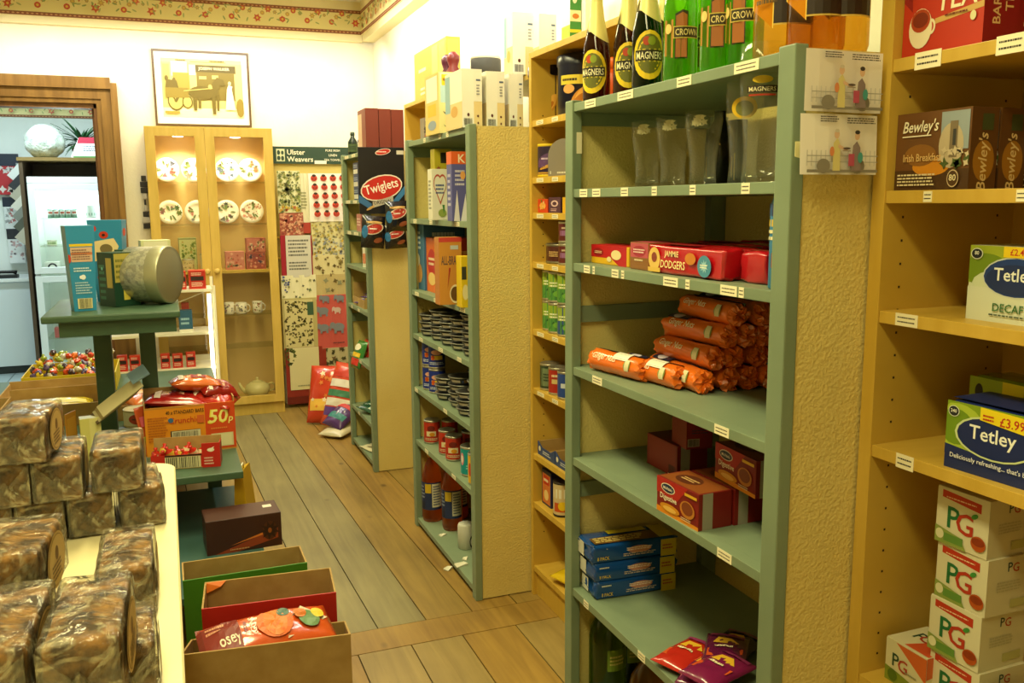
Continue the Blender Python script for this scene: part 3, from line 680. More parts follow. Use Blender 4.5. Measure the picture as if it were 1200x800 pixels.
towel((369, 322, 407, 348), [('blobs', .1, .2, .9, .8, 6, .02, ['#6a5a32', '#8a8a6a'], 13, 4)], '#b9a874', 'tan tea towel with farm animals above the coral elephant one', 6.647)
towel((330, 350, 373, 407), [('r', .06, .03, .88, .97, '#cdc48f'), ('blobs', .08, .06, .84, .94, 120, .013, ['#4a4a22', '#6f6a32', '#5a4a2a', '#3a3a1a'], 14, 3), ('r', .72, .66, .9, .92, '#3a5a42')], '#b9ae74', 'olive tea towel crowded with dark animals and a green ticket', 6.634)
towel((370, 346, 408, 409), [*[q for (u, v, s_, c_) in ((.22, .72, 1, '#7a7f8a'), (.68, .73, .7, '#c9b0a8'), (.22, .42, 1, '#7a7f8a'), (.7, .42, 1.15, '#7a7f8a'), (.3, .94, .8, '#7a7f8a'), (.78, .94, .8, '#7a7f8a')) for q in (('e', u, v, .17*s_, .065*s_, c_), ('e', u-.17*s_, v+.03*s_, .08*s_, .05*s_, c_), ('r', u-.26*s_, v-.05*s_, u-.22*s_, v+.03*s_, c_), ('r', u-.13*s_, v-.1*s_, u-.06*s_, v, c_), ('r', u+.07*s_, v-.1*s_, u+.14*s_, v, c_))], ('lines', .5, .12, .95, .16, 1, '#6a3a3a')], '#c4574f', 'coral pink tea towel with grey elephants', 6.641)
towel((334, 408, 380, 470), [('r', .1, .25, .9, 1, '#d9d2a4'), ('r', 0, .0, 1, .13, '#6a2018'), ('blobs', .0, .7, .3, 1, 20, .014, ['#3f4a22', '#5a6a32'], 15, 3), ('lines', .3, .3, .8, .34, 1, '#8a8a6a')], '#8f2e20', 'cream tea towel with a red border hanging lowest on the rack', 6.63)
towel((377, 408, 412, 468), [('blobs', .0, .45, 1, 1, 40, .018, ['#4a4a2a', '#6f5a3a', '#3a3a22'], 16, 4), ('r', 0, .0, .14, 1, '#8f2e20')], '#b9b088', 'tea towel with dark leaves at the lower right of the rack', 6.638)

# sweet bags slumped on the floor by the farthest shelf
def stripebag(lab, loc, rot, w, l, t, m, ops, seed): return bag('sweet_bag', lab, 'bag', loc, rot, w, l, t, m, ops, 'bulging sweet bags heaped on the floor', seed=seed)
bp = A(395, 470, z=.12)
stripebag('large red bag of sweets propped on the floor by the far shelf', (1.0, 6.12, .18), (1.2, 0, -.5), .26, .40, .11, '#c4391f', [('r', .1, .2, .9, .4, '#e8b84a'), ('blobs', .1, .1, .9, .9, 14, .02, ['#e8d8b8', '#d67a2a'], 2)], 1)
stripebag('purple, white and green striped bag of sweets on the floor by the far shelf', (1.10, 5.90, .20), (1.15, .1, -.7), .27, .44, .13, '#c9432a', [('r', .08, .15, .92, .28, '#5a3a8a'), ('r', .08, .3, .92, .42, '#e6dfd0'), ('r', .08, .45, .92, .55, '#3f7a5a'), ('r', .08, .6, .92, .72, '#d8d0c4'), ('r', .08, .76, .92, .86, '#c43a2a')], 2)
stripebag('dark purple and teal bag at the foot of the heap of sweet bags', (1.03, 5.76, .085), (.5, .2, -.9), .16, .24, .09, '#4a2a6a', [('r', .1, .2, .9, .4, '#2f7a7a'), ('r', .1, .6, .9, .75, '#c43a3a')], 3)
stripebag('white bag with a coloured corner lying lowest on the floor', (1.0, 5.72, .0), (.1, 0, -.8), .18, .26, .07, '#c9bfa0', [('r', .1, .65, .5, .9, '#c4603a')], 4)

# lit display stand left of the cabinet
STW = C('#e9e4cc', .3); GLOW = mat('lit_shelf_strip', '#ffffff', .5, emit='#fff0c0', es=3.5)
sx0, sx1 = -.42, .285; sy0, sy1 = 6.14, 6.44; ox = (sx0+sx1)/2
R = empty('display_stand', 'white metal display stand with lit shelf edges in front of the cabinet', 'stand', (ox, (sy0+sy1)/2, 0)); cyy = (sy0+sy1)/2
def T(g, n, p=None): return g.build(n, p or R, (-ox, -cyy, 0))
zA, zB_, zC_ = A(180, 341, y=6.15).z, A(180, 392, y=6.15).z, A(180, 433, y=6.15).z
for xx in (sx0, sx1-.02):
    for yy in (sy0, sy1-.02):
        g = G(); g.box(xx, yy, 0, xx+.02, yy+.02, zA+.02 if yy == sy0 else zA+.06, STW, .002); T(g, 'post')
for z, nm in ((zA, 0), (zB_, 1), (zC_-.005, 2)):
    g = G(); g.box(sx0+.021, sy0, z-.016, sx1-.021, sy1-.0, z, STW); s_ = T(g, 'shelf')
    if nm < 2:
        g = G(); g.box(sx0+.021, sy0-.006, z-.03, sx1-.021, sy0-.0005, z-.006, GLOW if nm else C('#d9d6c4', .3)); T(g, 'edge_light' if nm else 'edge_strip', s_)
for k in range(6):
    z = .1+k*.065
    g = G(); g.box(sx0+.021, sy1-.019, z, sx1-.021, sy1-.012, z+.055, C('#cfc9ae', .35)); T(g, 'back_slat')
g = G(); g.box(sx1-.055, sy0-.012, .12, sx1-.03, sy0-.002, zA-.03, mat('tube_light', '#ffffff', .4, emit='#fff3c4', es=4)); T(g, 'tube_light')
g = G(); g.hexa([(sx0+.4, sy0+.05, zA-.11), (sx0+.41, sy0+.05, zA-.11), (sx0+.41, sy0+.07, zA-.11), (sx0+.4, sy0+.07, zA-.11), (sx1-.06, sy0+.05, zA-.018), (sx1-.05, sy0+.05, zA-.018), (sx1-.05, sy0+.07, zA-.018), (sx1-.06, sy0+.07, zA-.018)], STW); T(g, 'bracket')
redops = {'front': [('r', .06, .06, .94, .94, '#b8281c'), ('r', .12, .45, .88, .68, '#2f2320'), ('lines', .15, .72, .85, .9, 2, '#e8c8b0'), ('lines', .15, .12, .85, .38, 3, '#e8c8b0')]}
def redbox(x0, x1, yb, yt, lab, y=6.18, z=None, d=.05, grp='red packets on the lit stand'):
    a = A(x0, yb, y=y); b2 = A(x1, yb, y=y); zz = a.z if z is None else z
    return pack('tea_packet', lab, 'packet', (a.x, y, zz), (b2.x, y, zz), A(x0, yt, y=y).z-zz, d, '#c23a24', redops, grp)
redbox(212, 219, 341, 318, 'thin red packet at the left of the pair on top of the lit stand', z=zA, d=.09); redbox(222, 242, 341, 317, 'broad red packet on top of the lit stand beside the cabinet door', z=zA, d=.09)
for x0, x1, t1, lab in ((138, 150, 417, 'red packet farthest left along the bottom of the lit stand'), (152.5, 165, 417, 'red packet just left of the green stand leg on the lit stand'), (189, 200, 415, 'red packet just right of the green stand leg, leftmost of its three'), (203, 215, 415, 'middle one of three red packets right of the green stand leg'), (219, 230, 413, 'red packet farthest right along the bottom of the lit stand')):
    redbox(x0, x1, 433, t1, lab, z=zC_-.0045)
def sbox(name, lab, cat, x0, x1, yb, yt, y, z, d, col, ops=None, grp=None):
    a = A(x0, yb, y=y); b2 = A(x1, yb, y=y)
    return pack(name, lab, cat, (a.x, y, z), (b2.x, y, z), A(x0, yt, y=y).z-z, d, col, {'front': ops} if ops else None, grp)
sbox('carton', 'small blue carton on the middle shelf of the lit stand', 'box', 210, 226, 382, 364, 6.2, zB_, .08, '#2f5a78', [('lines', .15, .3, .85, .7, 2, '#9ac0d0'), ('r', 0, 0, 1, .12, '#d9d6c4')])
sbox('carton', 'tiny red and cream carton behind the blue one on the lit stand', 'box', 213, 222, 366, 355, 6.32, zB_, .06, '#b04a3a', [('r', .1, .3, .9, .6, '#e0d0b0')])

# ================================================================== THE ROOM THROUGH THE DOORWAY
YR = 9.72
TILE = None
m, nt, b = nodes('pale_vinyl_tile', '#9fb0b4', .35); N, L = nt.nodes.new, nt.links.new
tc = N('ShaderNodeTexCoord'); br = N('ShaderNodeTexBrick'); br.offset = 0; br.inputs['Scale'].default_value = 1; br.inputs['Brick Width'].default_value = .45; br.inputs['Row Height'].default_value = .45; br.inputs['Mortar Size'].default_value = .006
br.inputs['Color1'].default_value = (*lin('#9aabb0'), 1); br.inputs['Color2'].default_value = (*lin('#a5b5b8'), 1); br.inputs['Mortar'].default_value = (*lin('#55646a'), 1)
L(tc.outputs['Object'], br.inputs['Vector']); L(br.outputs['Color'], b.inputs['Base Color'])
BW = noisy('cool_white_wall', '#dfe6e2', '#e6ece8', 3, .7, .2, 60, bdist=.003)
g = G(); g.box(-3.2, YE+.12, -.08, .3, YR, 0, m); struct(g.build('floor'))
g = G(); g.box(-3.2, YR, 0, .3, YR+.1, 2.75, BW); struct(g.build('wall_back'))
g = G(); g.box(.2, YE+.12, 0, .3, YR, 2.75, BW); struct(g.build('wall_side'))
g = G(); g.box(-3.3, YE+.12, 0, -3.2, YR, 2.75, BW); struct(g.build('wall_far'))
g = G(); g.box(-3.3, YE+.12, 2.75, .3, YR+.1, 2.83, BW); struct(g.build('ceiling'))
z0, z1 = A(60, 138, y=YR-.01).z, A(60, 120, y=YR-.01).z+.02
b = G(); b.box(-3.2, YR-.012, z0, .2, YR-.0, z1, C('#dfe3bd', .7))
frieze('trim_4', lambda u, v, L: (-3.2+3.4*u, YR-.0125-L, z0+(z1-z0)*v), 3.4, z0, z1, b, 9)
# fridge in its brown surround
fy = 8.6; fx0 = A(39, 300, y=fy).x; fx1 = fx0+.64; fz1 = A(60, 207, y=fy).z; FW = C('#dfe6e6', .3); ox = (fx0+fx1)/2
R = empty('drinks_fridge', 'white upright fridge with a glass door seen through the doorway', 'fridge', (ox, fy+.3, 0))
def T(g, n, p=None): return g.build(n, p or R, (-ox, -fy-.3, 0))
g = G(); g.box(fx0, fy+.05, .05, fx0+.04, fy+.6, fz1, FW); g.box(fx1-.04, fy+.05, .05, fx1, fy+.6, fz1, FW); g.box(fx0+.04, fy+.55, .05, fx1-.04, fy+.6, fz1, FW); g.box(fx0+.04, fy+.05, fz1-.05, fx1-.04, fy+.55, fz1, FW); g.box(fx0+.04, fy+.05, .05, fx1-.04, fy+.55, .1, FW); T(g, 'body')
g = G(); g.box(fx0+.02, fy+.08, 0, fx1-.02, fy+.5, .05, C('#20242a')); T(g, 'base')
zm = A(60, 322, y=fy).z
for nm, za, zb3 in (('door', zm+.01, fz1-.06), ('lower_door', .07, zm-.01)):
    g = G(); f_ = .055
    for q in ((fx0, za, fx0+f_, zb3), (fx1-f_, za, fx1, zb3), (fx0+f_, zb3-f_, fx1-f_, zb3), (fx0+f_, za, fx1-f_, za+f_)): g.box(q[0], fy, q[1], q[2], fy+.045, q[3], FW, .003)
    d = T(g, nm); g = G(); g.box(fx0+f_-.003, fy+.018, za+f_-.003, fx1-f_+.003, fy+.024, zb3-f_+.003, TG); T(g, 'glass_pane', d)
g = G(); g.box(fx0, fy, fz1-.057, fx1, fy+.06, fz1+.0, FW, .004); T(g, 'header')
fshelf = [A(80, y, y=fy+.25).z for y in (255, 287, 318)] + [.35]
for z in fshelf: g = G(); g.box(fx0+.042, fy+.06, z-.006, fx1-.042, fy+.54, z, EDGE); T(g, 'glass_shelf')
g = G(); g.lathe([(.11, -.02), (.12, 0)], mat('fridge_lamp', '#ffffff', .4, emit='#eafff6', es=8), 24, A(84, 222, y=fy+.2).x, fy+.22, fz1-.075); T(g, 'lamp')
l = bpy.data.lights.new('fridge_light', 'POINT'); l.energy = 10; l.color = (.85, 1, .96); l.shadow_soft_size = .08; o = bpy.data.objects.new('fridge_light', l); COL.objects.link(o); o.location = (ox, fy+.16, fz1-.16)
for i, px in enumerate((59, 66, 73, 80, 87)):
    can('yogurt_pot', 'white green-lidded pot, %s from the left on the top fridge shelf' % ('first', 'second', 'third', 'fourth', 'fifth')[i], 'pot', A(px, 250, y=fy+.13).x, fy+.13, fshelf[0], .024, .075, '#dfe6de', [('r', 0, 0, 1, .35, '#4f8a6a'), ('r', .2, .5, .8, .8, '#b0604a')], 'pots on the top fridge shelf', lid='#5f9a7a')
can('glass_jar', 'broad pale jar at the right of the top fridge shelf', 'jar', A(106, 250, y=fy+.15).x, fy+.15, fshelf[0], .05, .11, '#dbe6dd', [('r', 0, .1, 1, .35, '#8fb09a')], lid='#e6efe8')
can('butter_tub', 'small cream tub on the middle fridge shelf', 'tub', A(61, 284, y=fy+.13).x, fy+.13, fshelf[1], .04, .05, '#cfd6b0', [('r', .1, .2, .9, .8, '#8aa06a')])
p = A(61, 300, y=fy+.12); g = G(); g.box(-.06, -.05, 0, .06, .05, .1, C('#d6dcd0', .4), .004); o = g.build('cheese_box', None, (p.x, fy+.14, fshelf[2])); tag(o, 'white box with a dark ring mark on the lower fridge shelf', 'box')
q = Pr(lambda u, v, L: ((u-.5)*.12, -.05-L, v*.1), .12, .1); q.e(.5, .5, .32, .38, '#20282a'); q.e(.5, .5, .2, .24, '#d6dcd0'); q.build('printed_design', o)
p = A(68, 345, y=fy+.12); g = G(); g.box(-.05, -.05, 0, .05, .05, .09, C('#b9605a', .4), .004); tag(g.build('carton', None, (p.x, fy+.14, .351)), 'small red carton on the bottom fridge shelf', 'box')
BR = noisy('dark_brown_board', '#4a3a2a', '#57452f', 4, .5); wx0 = fx0-.055; wx1 = fx1+.06; wz = A(34, 188, y=fy).z
R2 = empty('fridge_surround', 'dark brown wooden cabinet frame built round the fridge', 'cabinet', (ox, fy+.3, 0))
def T(g, n): return g.build(n, R2, (-ox, -fy-.3, 0))
for xx in (wx0, wx1-.03): g = G(); g.box(xx, fy+.04, 0, xx+.03, fy+.68, wz, BR); T(g, 'side_panel')
g = G(); g.box(wx0+.03, fy+.66, .05, wx1-.03, fy+.68, wz, BR); T(g, 'back_panel')
g = G(); g.box(wx0-.01, fy+.03, wz+.0005, wx1, fy+.68, wz+.03, noisy('brown_top_board', '#6f5a32', '#7d6639', 4, .5)); T(g, 'top_panel')
# bundled bag, plant, sign card on top
wz += .031
p = A(52, 172, y=fy+.2); bm = bmesh.new(); bmesh.ops.create_icosphere(bm, subdivisions=4, radius=.16)
for v in bm.verts:
    n_ = noise.noise(v.co*16)*.018 + noise.noise(v.co*40)*.008; v.co *= (1+n_*4); v.co.z = max(v.co.z*.95, -.135)
g = G(); g.bm(bm, noisy('crinkled_clear_plastic', '#aab5ab', '#d6ded4', 18, .25, .8, 60), True)
tag(g.build('plastic_bundle', None, (p.x, fy+.25, wz+.135)), 'round bundle wrapped in crinkled clear plastic on top of the fridge cabinet', 'bundle')
p = A(84, 186, y=fy+.35); g = G(); g.lathe([(.07, 0), (.09, .1), (.095, .12), (.08, .12)], C('#6a5a42', .7), 20)
R = empty('potted_plant', 'dark green leafy plant on top of the fridge cabinet', 'plant', (p.x+.09, fy+.42, wz)); g.build('pot', R)
g = G(); rn = random.Random(8); LF = noisy('dark_leaf', '#1f4a2c', '#2f6238', 10, .5)
for i in range(60):
    a = rn.random()*2*PI; el = rn.random()*1.2; ln = .14+.13*rn.random(); n_ = 5; pts = []
    for k in range(n_+1):
        t_ = k/n_; r_ = ln*t_*math.cos(el*(1-.5*t_)); z = .1+ln*1.1*math.sin(el)*t_-.12*t_*t_*(1-el/1.4)+.04; pts.append((r_, z, (.016*math.sin(PI*min(t_*1.0+.08, 1)))))
    ca, sa = math.cos(a), math.sin(a); vs = []
    for r_, z, h_ in pts: vs += [(r_*ca-h_*sa, r_*sa+h_*ca, z), (r_*ca, r_*sa, z-.004), (r_*ca+h_*sa, r_*sa-h_*ca, z)]
    g.add(vs, [q for k in range(n_) for q in ((3*k, 3*k+1, 3*k+4, 3*k+3), (3*k+1, 3*k+2, 3*k+5, 3*k+4))], LF)
g.build('foliage', R)
p = A(83, 185, y=fy+.1); q0 = p.x; g = G(); hh = A(100, 161, y=fy+.1).z-wz
g.prism([(0, 0), (.34, 0), (.30, hh), (.075, hh)], -.01, .01, C('#e6e9e4', .5)); o = g.build('sign_card', None, (q0, fy+.1, wz)); tag(o, 'white sign card with a red top band, standing beside the plant', 'sign')
q = Pr(lambda u, v, L: (u*.34, -.01-L, v*hh), .34, hh); q.p([(.17, .7), (.94, .7), (.88, 1), (.22, 1)], '#b03048'); q.r(.06, 0, .95, .08, '#4f8a4a'); q.lines(.3, .3, .8, .6, 3, '#6a7a8a'); q.build('printed_design', o)
# white counter unit and telephone
ky = 9.0; kx1 = A(45, 380, y=ky).x; kz = A(30, 326, y=ky).z; ox = kx1-.5
R = empty('counter_unit', 'pale white counter unit left of the fridge beyond the doorway', 'counter', (ox, ky+.3, 0))
g = G(); g.box(-.5, -.27, .07, .48, .3, kz-.03, C('#d3dfe6', .35), .003); g.build('body', R)
g = G(); g.box(-.52, -.3, kz-.03, .5, .32, kz, C('#e2e9ea', .3), .004); g.build('worktop', R)
g = G(); g.box(-.5, -.24, 0, .48, .3, .0695, C('#30383a', .6)); g.build('plinth', R)
p = A(8, 325, y=ky+.1); g = G(); g.box(-.09, -.06, 0, .09, .06, .03, C('#1c2226', .4), .006); o = g.build('telephone', None, (p.x, ky+.12, kz)); tag(o, 'black telephone on the white counter unit', 'telephone')
g = G(); g.tube([(-.08, 0, .045), (-.05, 0, .055), (.05, 0, .055), (.08, 0, .045)], [.022, .014, .014, .022], C('#15191c', .4)); g.build('handset', o)
# packaged tea towels hung on the back wall
def hungpack(px, head, base, ops, lab, y=9.66):
    x0, y0, x1, y1 = px; a = A(x0, y0, y=y); b2 = A(x1, y1, y=y); w, h = b2.x-a.x, a.z-b2.z; c = a.x+w/2
    g = G(); g.box(-w/2, -.012, 0, w/2, .012, h*.74, C(base, .6), .004); o = g.build('packaged_towel', None, (c, y, b2.z)); tag(o, lab, 'tea towel', 'packaged towels on the wall beyond the doorway')
    g = G(); g.box(-w/2-.004, -.015, h*.7, w/2+.004, .015, h, C(head, .4), .002); g.build('header_card', o)
    q = Pr(lambda u, v, L: ((u-.5)*w, -.0125-L, v*h*.72), w, h*.72); run(q, ops); q.build('printed_design', o)
hungpack((-8, 180, 25, 228), '#1c2638', '#b02a30', [('blobs', .05, .05, .95, .95, 12, .03, ['#d9d4cc', '#c9c4c0'], 3, 4)], 'red towel pack with white flowers under a navy header card')
hungpack((3, 231, 28, 268), '#1c2638', '#d9dede', [('blobs', .1, .1, .9, .9, 10, .02, ['#b06a6a', '#9aa0a0'], 4, 4)], 'white towel pack hanging below the red flowered one')
hungpack((8, 268, 31, 308), '#23262e', '#dfe3e3', [('blobs', .1, .1, .9, .9, 20, .018, ['#c9a8a8', '#a8a0a8'], 5, 6)], 'white towel pack with a round motif, lowest of the three')
p = A(29, 245, y=9.5); R = empty('card_rack', 'slanting rack of overlapping greeting cards left of the fridge cabinet', 'rack', (p.x, 9.55, 0))
for i in range(7):
    t0 = A(24+i*1.7, 203+i*12, y=9.5); w = .1
    g = G(); g.box(-.07, -.006, -.09, .07, .006, .09, C(['#d9dcd8', '#2a2e34', '#b9b4a0', '#e0ddd0', '#8a8f86', '#5a5f52', '#c9c4b0'][i], .5)); g.build('card', R, (t0.x-p.x, -.05-i*.012, t0.z), (.0, .75, 0))
g = G(); g.box(-.05, .03, 1.35, .07, .045, 1.9, C('#8a8f90', .4)); g.build('backing', R)
# ================================================================== GOODS ON THE NEAREST GREEN UNIT
def bottle(label, x, y, z, prof, glass, foil_z=None, foil_m=None, cap=None, group=None, design=None, dz=(0, 0), span=2.6, turn=0, liquid=None):
    g = G(); g.lathe(prof, glass, 24); o = g.build('bottle', None, (x, y, z)); tag(o, label, 'bottle', group)
    if foil_z is not None:
        pf = [(prof_r(prof, foil_z)+.0008, foil_z)] + [(r+.0008, h) for r, h in prof if h > foil_z]
        # slanted lower edge of the neck foil
        n = 24; vs = []; fs = []
        for j, (r, h) in enumerate(pf):
            for i in range(n):
                a = 2*PI*i/n; hh = h
                if j == 0: hh = h - .022*math.cos(a - face_cam(x, y) - 1.2); r = prof_r(prof, hh)+.0008
                vs.append((r*math.cos(a), r*math.sin(a), hh))
        for j in range(len(pf)-1):
            for i in range(n): k = (i+1) % n; fs.append((j*n+i, j*n+k, (j+1)*n+k, (j+1)*n+i))
        fs.append(tuple((len(pf)-1)*n+i for i in range(n)))
        g = G(); g.add(vs, fs, foil_m, True); g.build('neck_foil', o)
    if cap:
        g = G(); r, h = prof[-1]; g.lathe([(r+.002, -.014), (r+.0025, -.012), (r+.002, .003), (r*.6, .005)], cap, 20, z=h); g.build('cap', o)
    if design:
        q = Pr(wrap([(r+.001, h) for r, h in prof], dz[0], dz[1], face_cam(x, y)+turn, span), prof_r(prof, sum(dz)/2)*span, dz[1]-dz[0], fine=6, step=.0002); run(q, design); q.build('printed_label', o)
    return o
AMBER = tint_glass('amber_glass', '#8a5420', 1.35, tl=.15); GREENG = tint_glass('green_glass', '#a0e44c', 1.35, tl=.35); DKGREENG = tint_glass('dark_green_glass', '#2f6a2c', 1.35, tl=.15)
CIDER = tint_glass('golden_cider', '#f2cf72', 1.25, tl=.2); PETG = tint_glass('green_plastic_bottle', '#b5cc6a', 1.3); ORANGE = tint_glass('orange_drink', '#f6a45c', 1.3, tl=.7)
GOLDF = mat('gold_foil', '#e6d98a', .35, .1)
CB = [(.026, 0), (.0345, .004), (.0355, .012), (.0355, .115), (.034, .135), (.026, .175), (.018, .215), (.0145, .25), (.0135, .285), (.016, .288), (.016, .296), (.0135, .298), (.0135, .305)]
magn = lambda: [('e', .5, .5, .46, .5, '#e8c524'), ('e', .5, .52, .36, .4, '#6a6a22'), ('r', .08, .36, .92, .62, '#d9c23a'), ('r', .1, .385, .9, .6, '#241c10'), ('t', 'MAGNERS', .5, .49, .15, '#efe6c0', .72), ('e', .42, .78, .1, .09, '#b8401c'), ('e', .55, .78, .1, .09, '#8a9a2c')]
def cb(px, x, label, glass=AMBER, turn=.0, d=None):
    p = A(px, 105, x=x); return bottle(label, x, p.y, Z1[0], CB, glass, .17, GOLDF, None, 'cider and beer bottles on the nearest unit', d or magn(), (.02, .13), 2.4, turn)
cb(699, 1.075, 'brown cider bottle nearest the far post on top of the nearest green unit', turn=-.35)
cb(735, 1.10, 'brown cider bottle half hidden behind the green one with the yellow ring', turn=.1)
p = A(716, 105, x=1.14); bottle('brown cider bottle in the back row, between the two front brown ones', 1.15, 2.11, Z1[0], CB, AMBER, .17, GOLDF, None, 'cider and beer bottles on the nearest unit', magn(), (.02, .13), 2.4, -.2)
cb(758, 1.07, 'green cider bottle with the whole yellow ring label and black name band', DKGREENG, .15)
cb(780, 1.16, 'gold-necked bottle behind the green cider bottle', AMBER, -.3)
GB = [(.026, 0), (.036, .004), (.037, .012), (.037, .16), (.034, .185), (.022, .225), (.016, .25), (.0145, .29), (.0165, .293), (.0165, .302), (.0135, .306)]
crown = [('p', [(.05, .1), (.3, .04), (.3, .8), (.05, .8)], '#a8772a'), ('e', .17, .62, .09, .1, '#d9c070'), ('p', [(.34, .02), (.62, .02), (.62, .95), (.5, .98), (.34, .9)], '#3a3216'), ('p', [(.36, .05), (.6, .05), (.6, .88), (.5, .93), (.36, .86)], '#a8652a'), ('r', .3, .42, .9, .66, '#c9b24a'), ('r', .32, .44, .88, .64, '#3a2f14'), ('t', 'CROWN', .6, .54, .13, '#e6d28a', .5)]
for px, x, lab, tn in ((797, 1.075, 'bright green beer bottle, first with a brown label from the yellow-ring one', .1), (841, 1.075, 'bright green beer bottle with a brown arched label, in the middle of the top', .0), (872, 1.10, 'green beer bottle half hidden by the big amber bottle', -.3), (818, 1.18, 'green beer bottle in the second row behind the arched labels', .4), (858, 1.2, 'green beer bottle at the back, behind the amber bottle', .2)):
    p = A(px, 70, x=x); bottle(lab, x, p.y, Z1[0], GB, GREENG, None, None, C('#c9a83a', .3), 'cider and beer bottles on the nearest unit', crown, (.045, .15), 2.6, tn)
PB = [(.03, 0), (.05, .003), (.054, .015), (.054, .2), (.05, .23), (.03, .28), (.016, .305), (.014, .315), (.014, .33)]
for px, x, lab in ((913, 1.10, 'big bottle of golden cider with a slanting black and gold label'), (972, 1.105, 'second big golden cider bottle, behind the hung cartoon sheet'), (1022, 1.15, 'third big golden cider bottle, against the tea bookcase')):
    p = A(px, 60, x=x) if px < 960 else (A(px, 50, x=x)); yy = max(p.y, 1.31) if px < 960 else p.y
    bottle(lab, x, {913: 1.43, 972: 1.345, 1022: 1.335}[px], Z1[0], [(r*.93, h) for r, h in PB] if px > 960 else PB, CIDER, None, None, C('#2a2018', .4), 'big golden cider bottles', [('r', .42, .08, 1, 1, '#2a1c12'), ('p', [(.0, .3), (.42, .02), (.42, .75), (.0, 1)], '#d9b84a'), ('t', 'Cidona' if 0 else 'Mac Ivors', .36, .35, .1, '#5a4418', .4) if 0 else ('lines', .15, .3, .55, .4, 1, '#5a4418'), ('r', .42, .06, 1, .08, '#c9a84a')], (.05, .2), 2.7, -.1)
# glasses
BEERG = tint_glass('beer_glass_haze', '#fffffa', ior=1.12, tl=.035)  # faint translucent white mixed in to stand for reflections on the glass
def glass(label, x, y, z, prof, design=None, dz=None, turn=0):
    inn = [(max(r-.0028, .001), h) for r, h in reversed(prof)]; inn = [(r, max(h, .012)) for r, h in inn]
    g = G(); g.lathe(prof + [(prof[-1][0]-.001, prof[-1][1]+.0008)] + inn, BEERG, 32)
    o = g.build('beer_glass', None, (x, y, z)); tag(o, label, 'glass', 'beer glasses on the second shelf of the nearest unit')
    if design:
        q = Pr(wrap([(r+.0006, h) for r, h in prof], dz[0], dz[1], face_cam(x, y)+turn, 1.7), prof_r(prof, sum(dz)/2)*1.7, dz[1]-dz[0], fine=4); run(q, design); q.build('printed_badge', o)
TU = [(.026, 0), (.03, .003), (.029, .03), (.03, .06), (.036, .1), (.041, .135), (.041, .158)]
crest = [('blobs', .2, .1, .8, .9, 8, .008, ['#cfc9a0', '#b9b28a'], 4, 5)]
for px, x, lab in ((758, 1.12, 'tulip beer glass farthest along the shelf, first of three plain ones'), (788, 1.12, 'tulip beer glass in the middle of the three plain ones'), (823, 1.12, 'tulip beer glass in front of the dark bottle')):
    glass(lab, x, A(px, 215, x=x).y, Z1[1], TU, crest, (.125, .15))
TP2 = [(.027, 0), (.03, .003), (.028, .03), (.027, .05), (.03, .09), (.036, .14), (.0385, .18), (.036, .218)]
for px, x, h, lab, d in ((870, 1.10, 1.0, 'tall pilsner glass with a yellow ring badge', [('e', .5, .55, .42, .42, '#e0b824'), ('e', .5, .52, .28, .3, '#7a7a3a')]), (890, 1.07, 1.17, 'tallest pilsner glass, with a dark name band, beside the near post', [('r', .1, .4, .9, .62, '#3a3022'), ('t', 'MAGNERS', .5, .51, .14, '#e6dcb0', .7), ('e', .5, .8, .25, .12, '#d9b824'), ('r', .15, .3, .85, .36, '#b03a22')])):
    glass(lab, x, A(px, 208, x=x).y, Z1[1], [(r*h, q*h) for r, q in TP2], d, (.12*h, .17*h))
x = 1.24; bottle('dark bottle with a gold label standing behind the tulip glasses', x, A(842, 214, x=x).y, Z1[1], [(.03, 0), (.034, .004), (.034, .1), (.03, .13), (.014, .155), (.014, .175)], C('#1c1812', .2), design=[('p', [(.1, 0), (.9, 0), (.9, .6), (.5, 1), (.1, .6)], '#a8852a')], dz=(.02, .1))
x = 1.3; pack('carton', 'flat gold and black carton standing behind the tall glasses', 'box', (x, A(848, 214, x=x).y, Z1[1]), (x, A(862, 214, x=x).y, Z1[1]), .16, .03, '#2a2418', {'front': [('r', .1, .1, .9, .5, '#c9a83a')]})
# jam biscuits shelf
zz = Z1[2]; FRED = '#b8121c'
def aisle(px0, px1, py, X, z, h, d, name, lab, cat, body, prints=None, group=None, bev=.003, skew=0):
    a = A(px0, py, x=X); b2 = A(px1, py, x=X)
    return pack(name, lab, cat, (X+skew, a.y, z), (X, b2.y, z), h, d, body, prints, group, bev)
aisle(693, 737, 312, 1.07, zz, .05, .09, 'cake_box', 'yellow and red cake box at the far end of the jam biscuit shelf', 'box', '#d9a81c', {'front': [('p', [(0, .35), (.55, .35), (.75, 0), (.94, 0), (.94, 1), (0, 1)], '#b8141c'), ('e', .2, .62, .14, .22, '#8a1414'), ('t', 'Mr Kipling', .2, .62, .14, '#f1e2c0', .2) if 0 else ('lines', .1, .55, .3, .7, 2, '#e8c8a0'), ('e', .68, .55, .13, .25, '#e6d29a'), ('e', .5, .3, .06, .14, '#e6d29a')], 'top': [('r', .02, .02, .98, .98, '#c01820')]})
aisle(738, 760, 316, 1.055, zz, .066, .09, 'cake_box', 'squat pink and brown cake box beside the jam biscuits', 'box', '#8a5a2a', {'front': [('r', .03, .45, .97, .97, '#b8505a'), ('e', .5, .68, .35, .2, '#a02a3a'), ('lines', .2, .6, .8, .78, 2, '#ecd0c8'), ('lines', .25, .3, .75, .42, 1, '#e0c8a0')], 'top': [('r', .02, .02, .98, .98, '#b84a54')]})
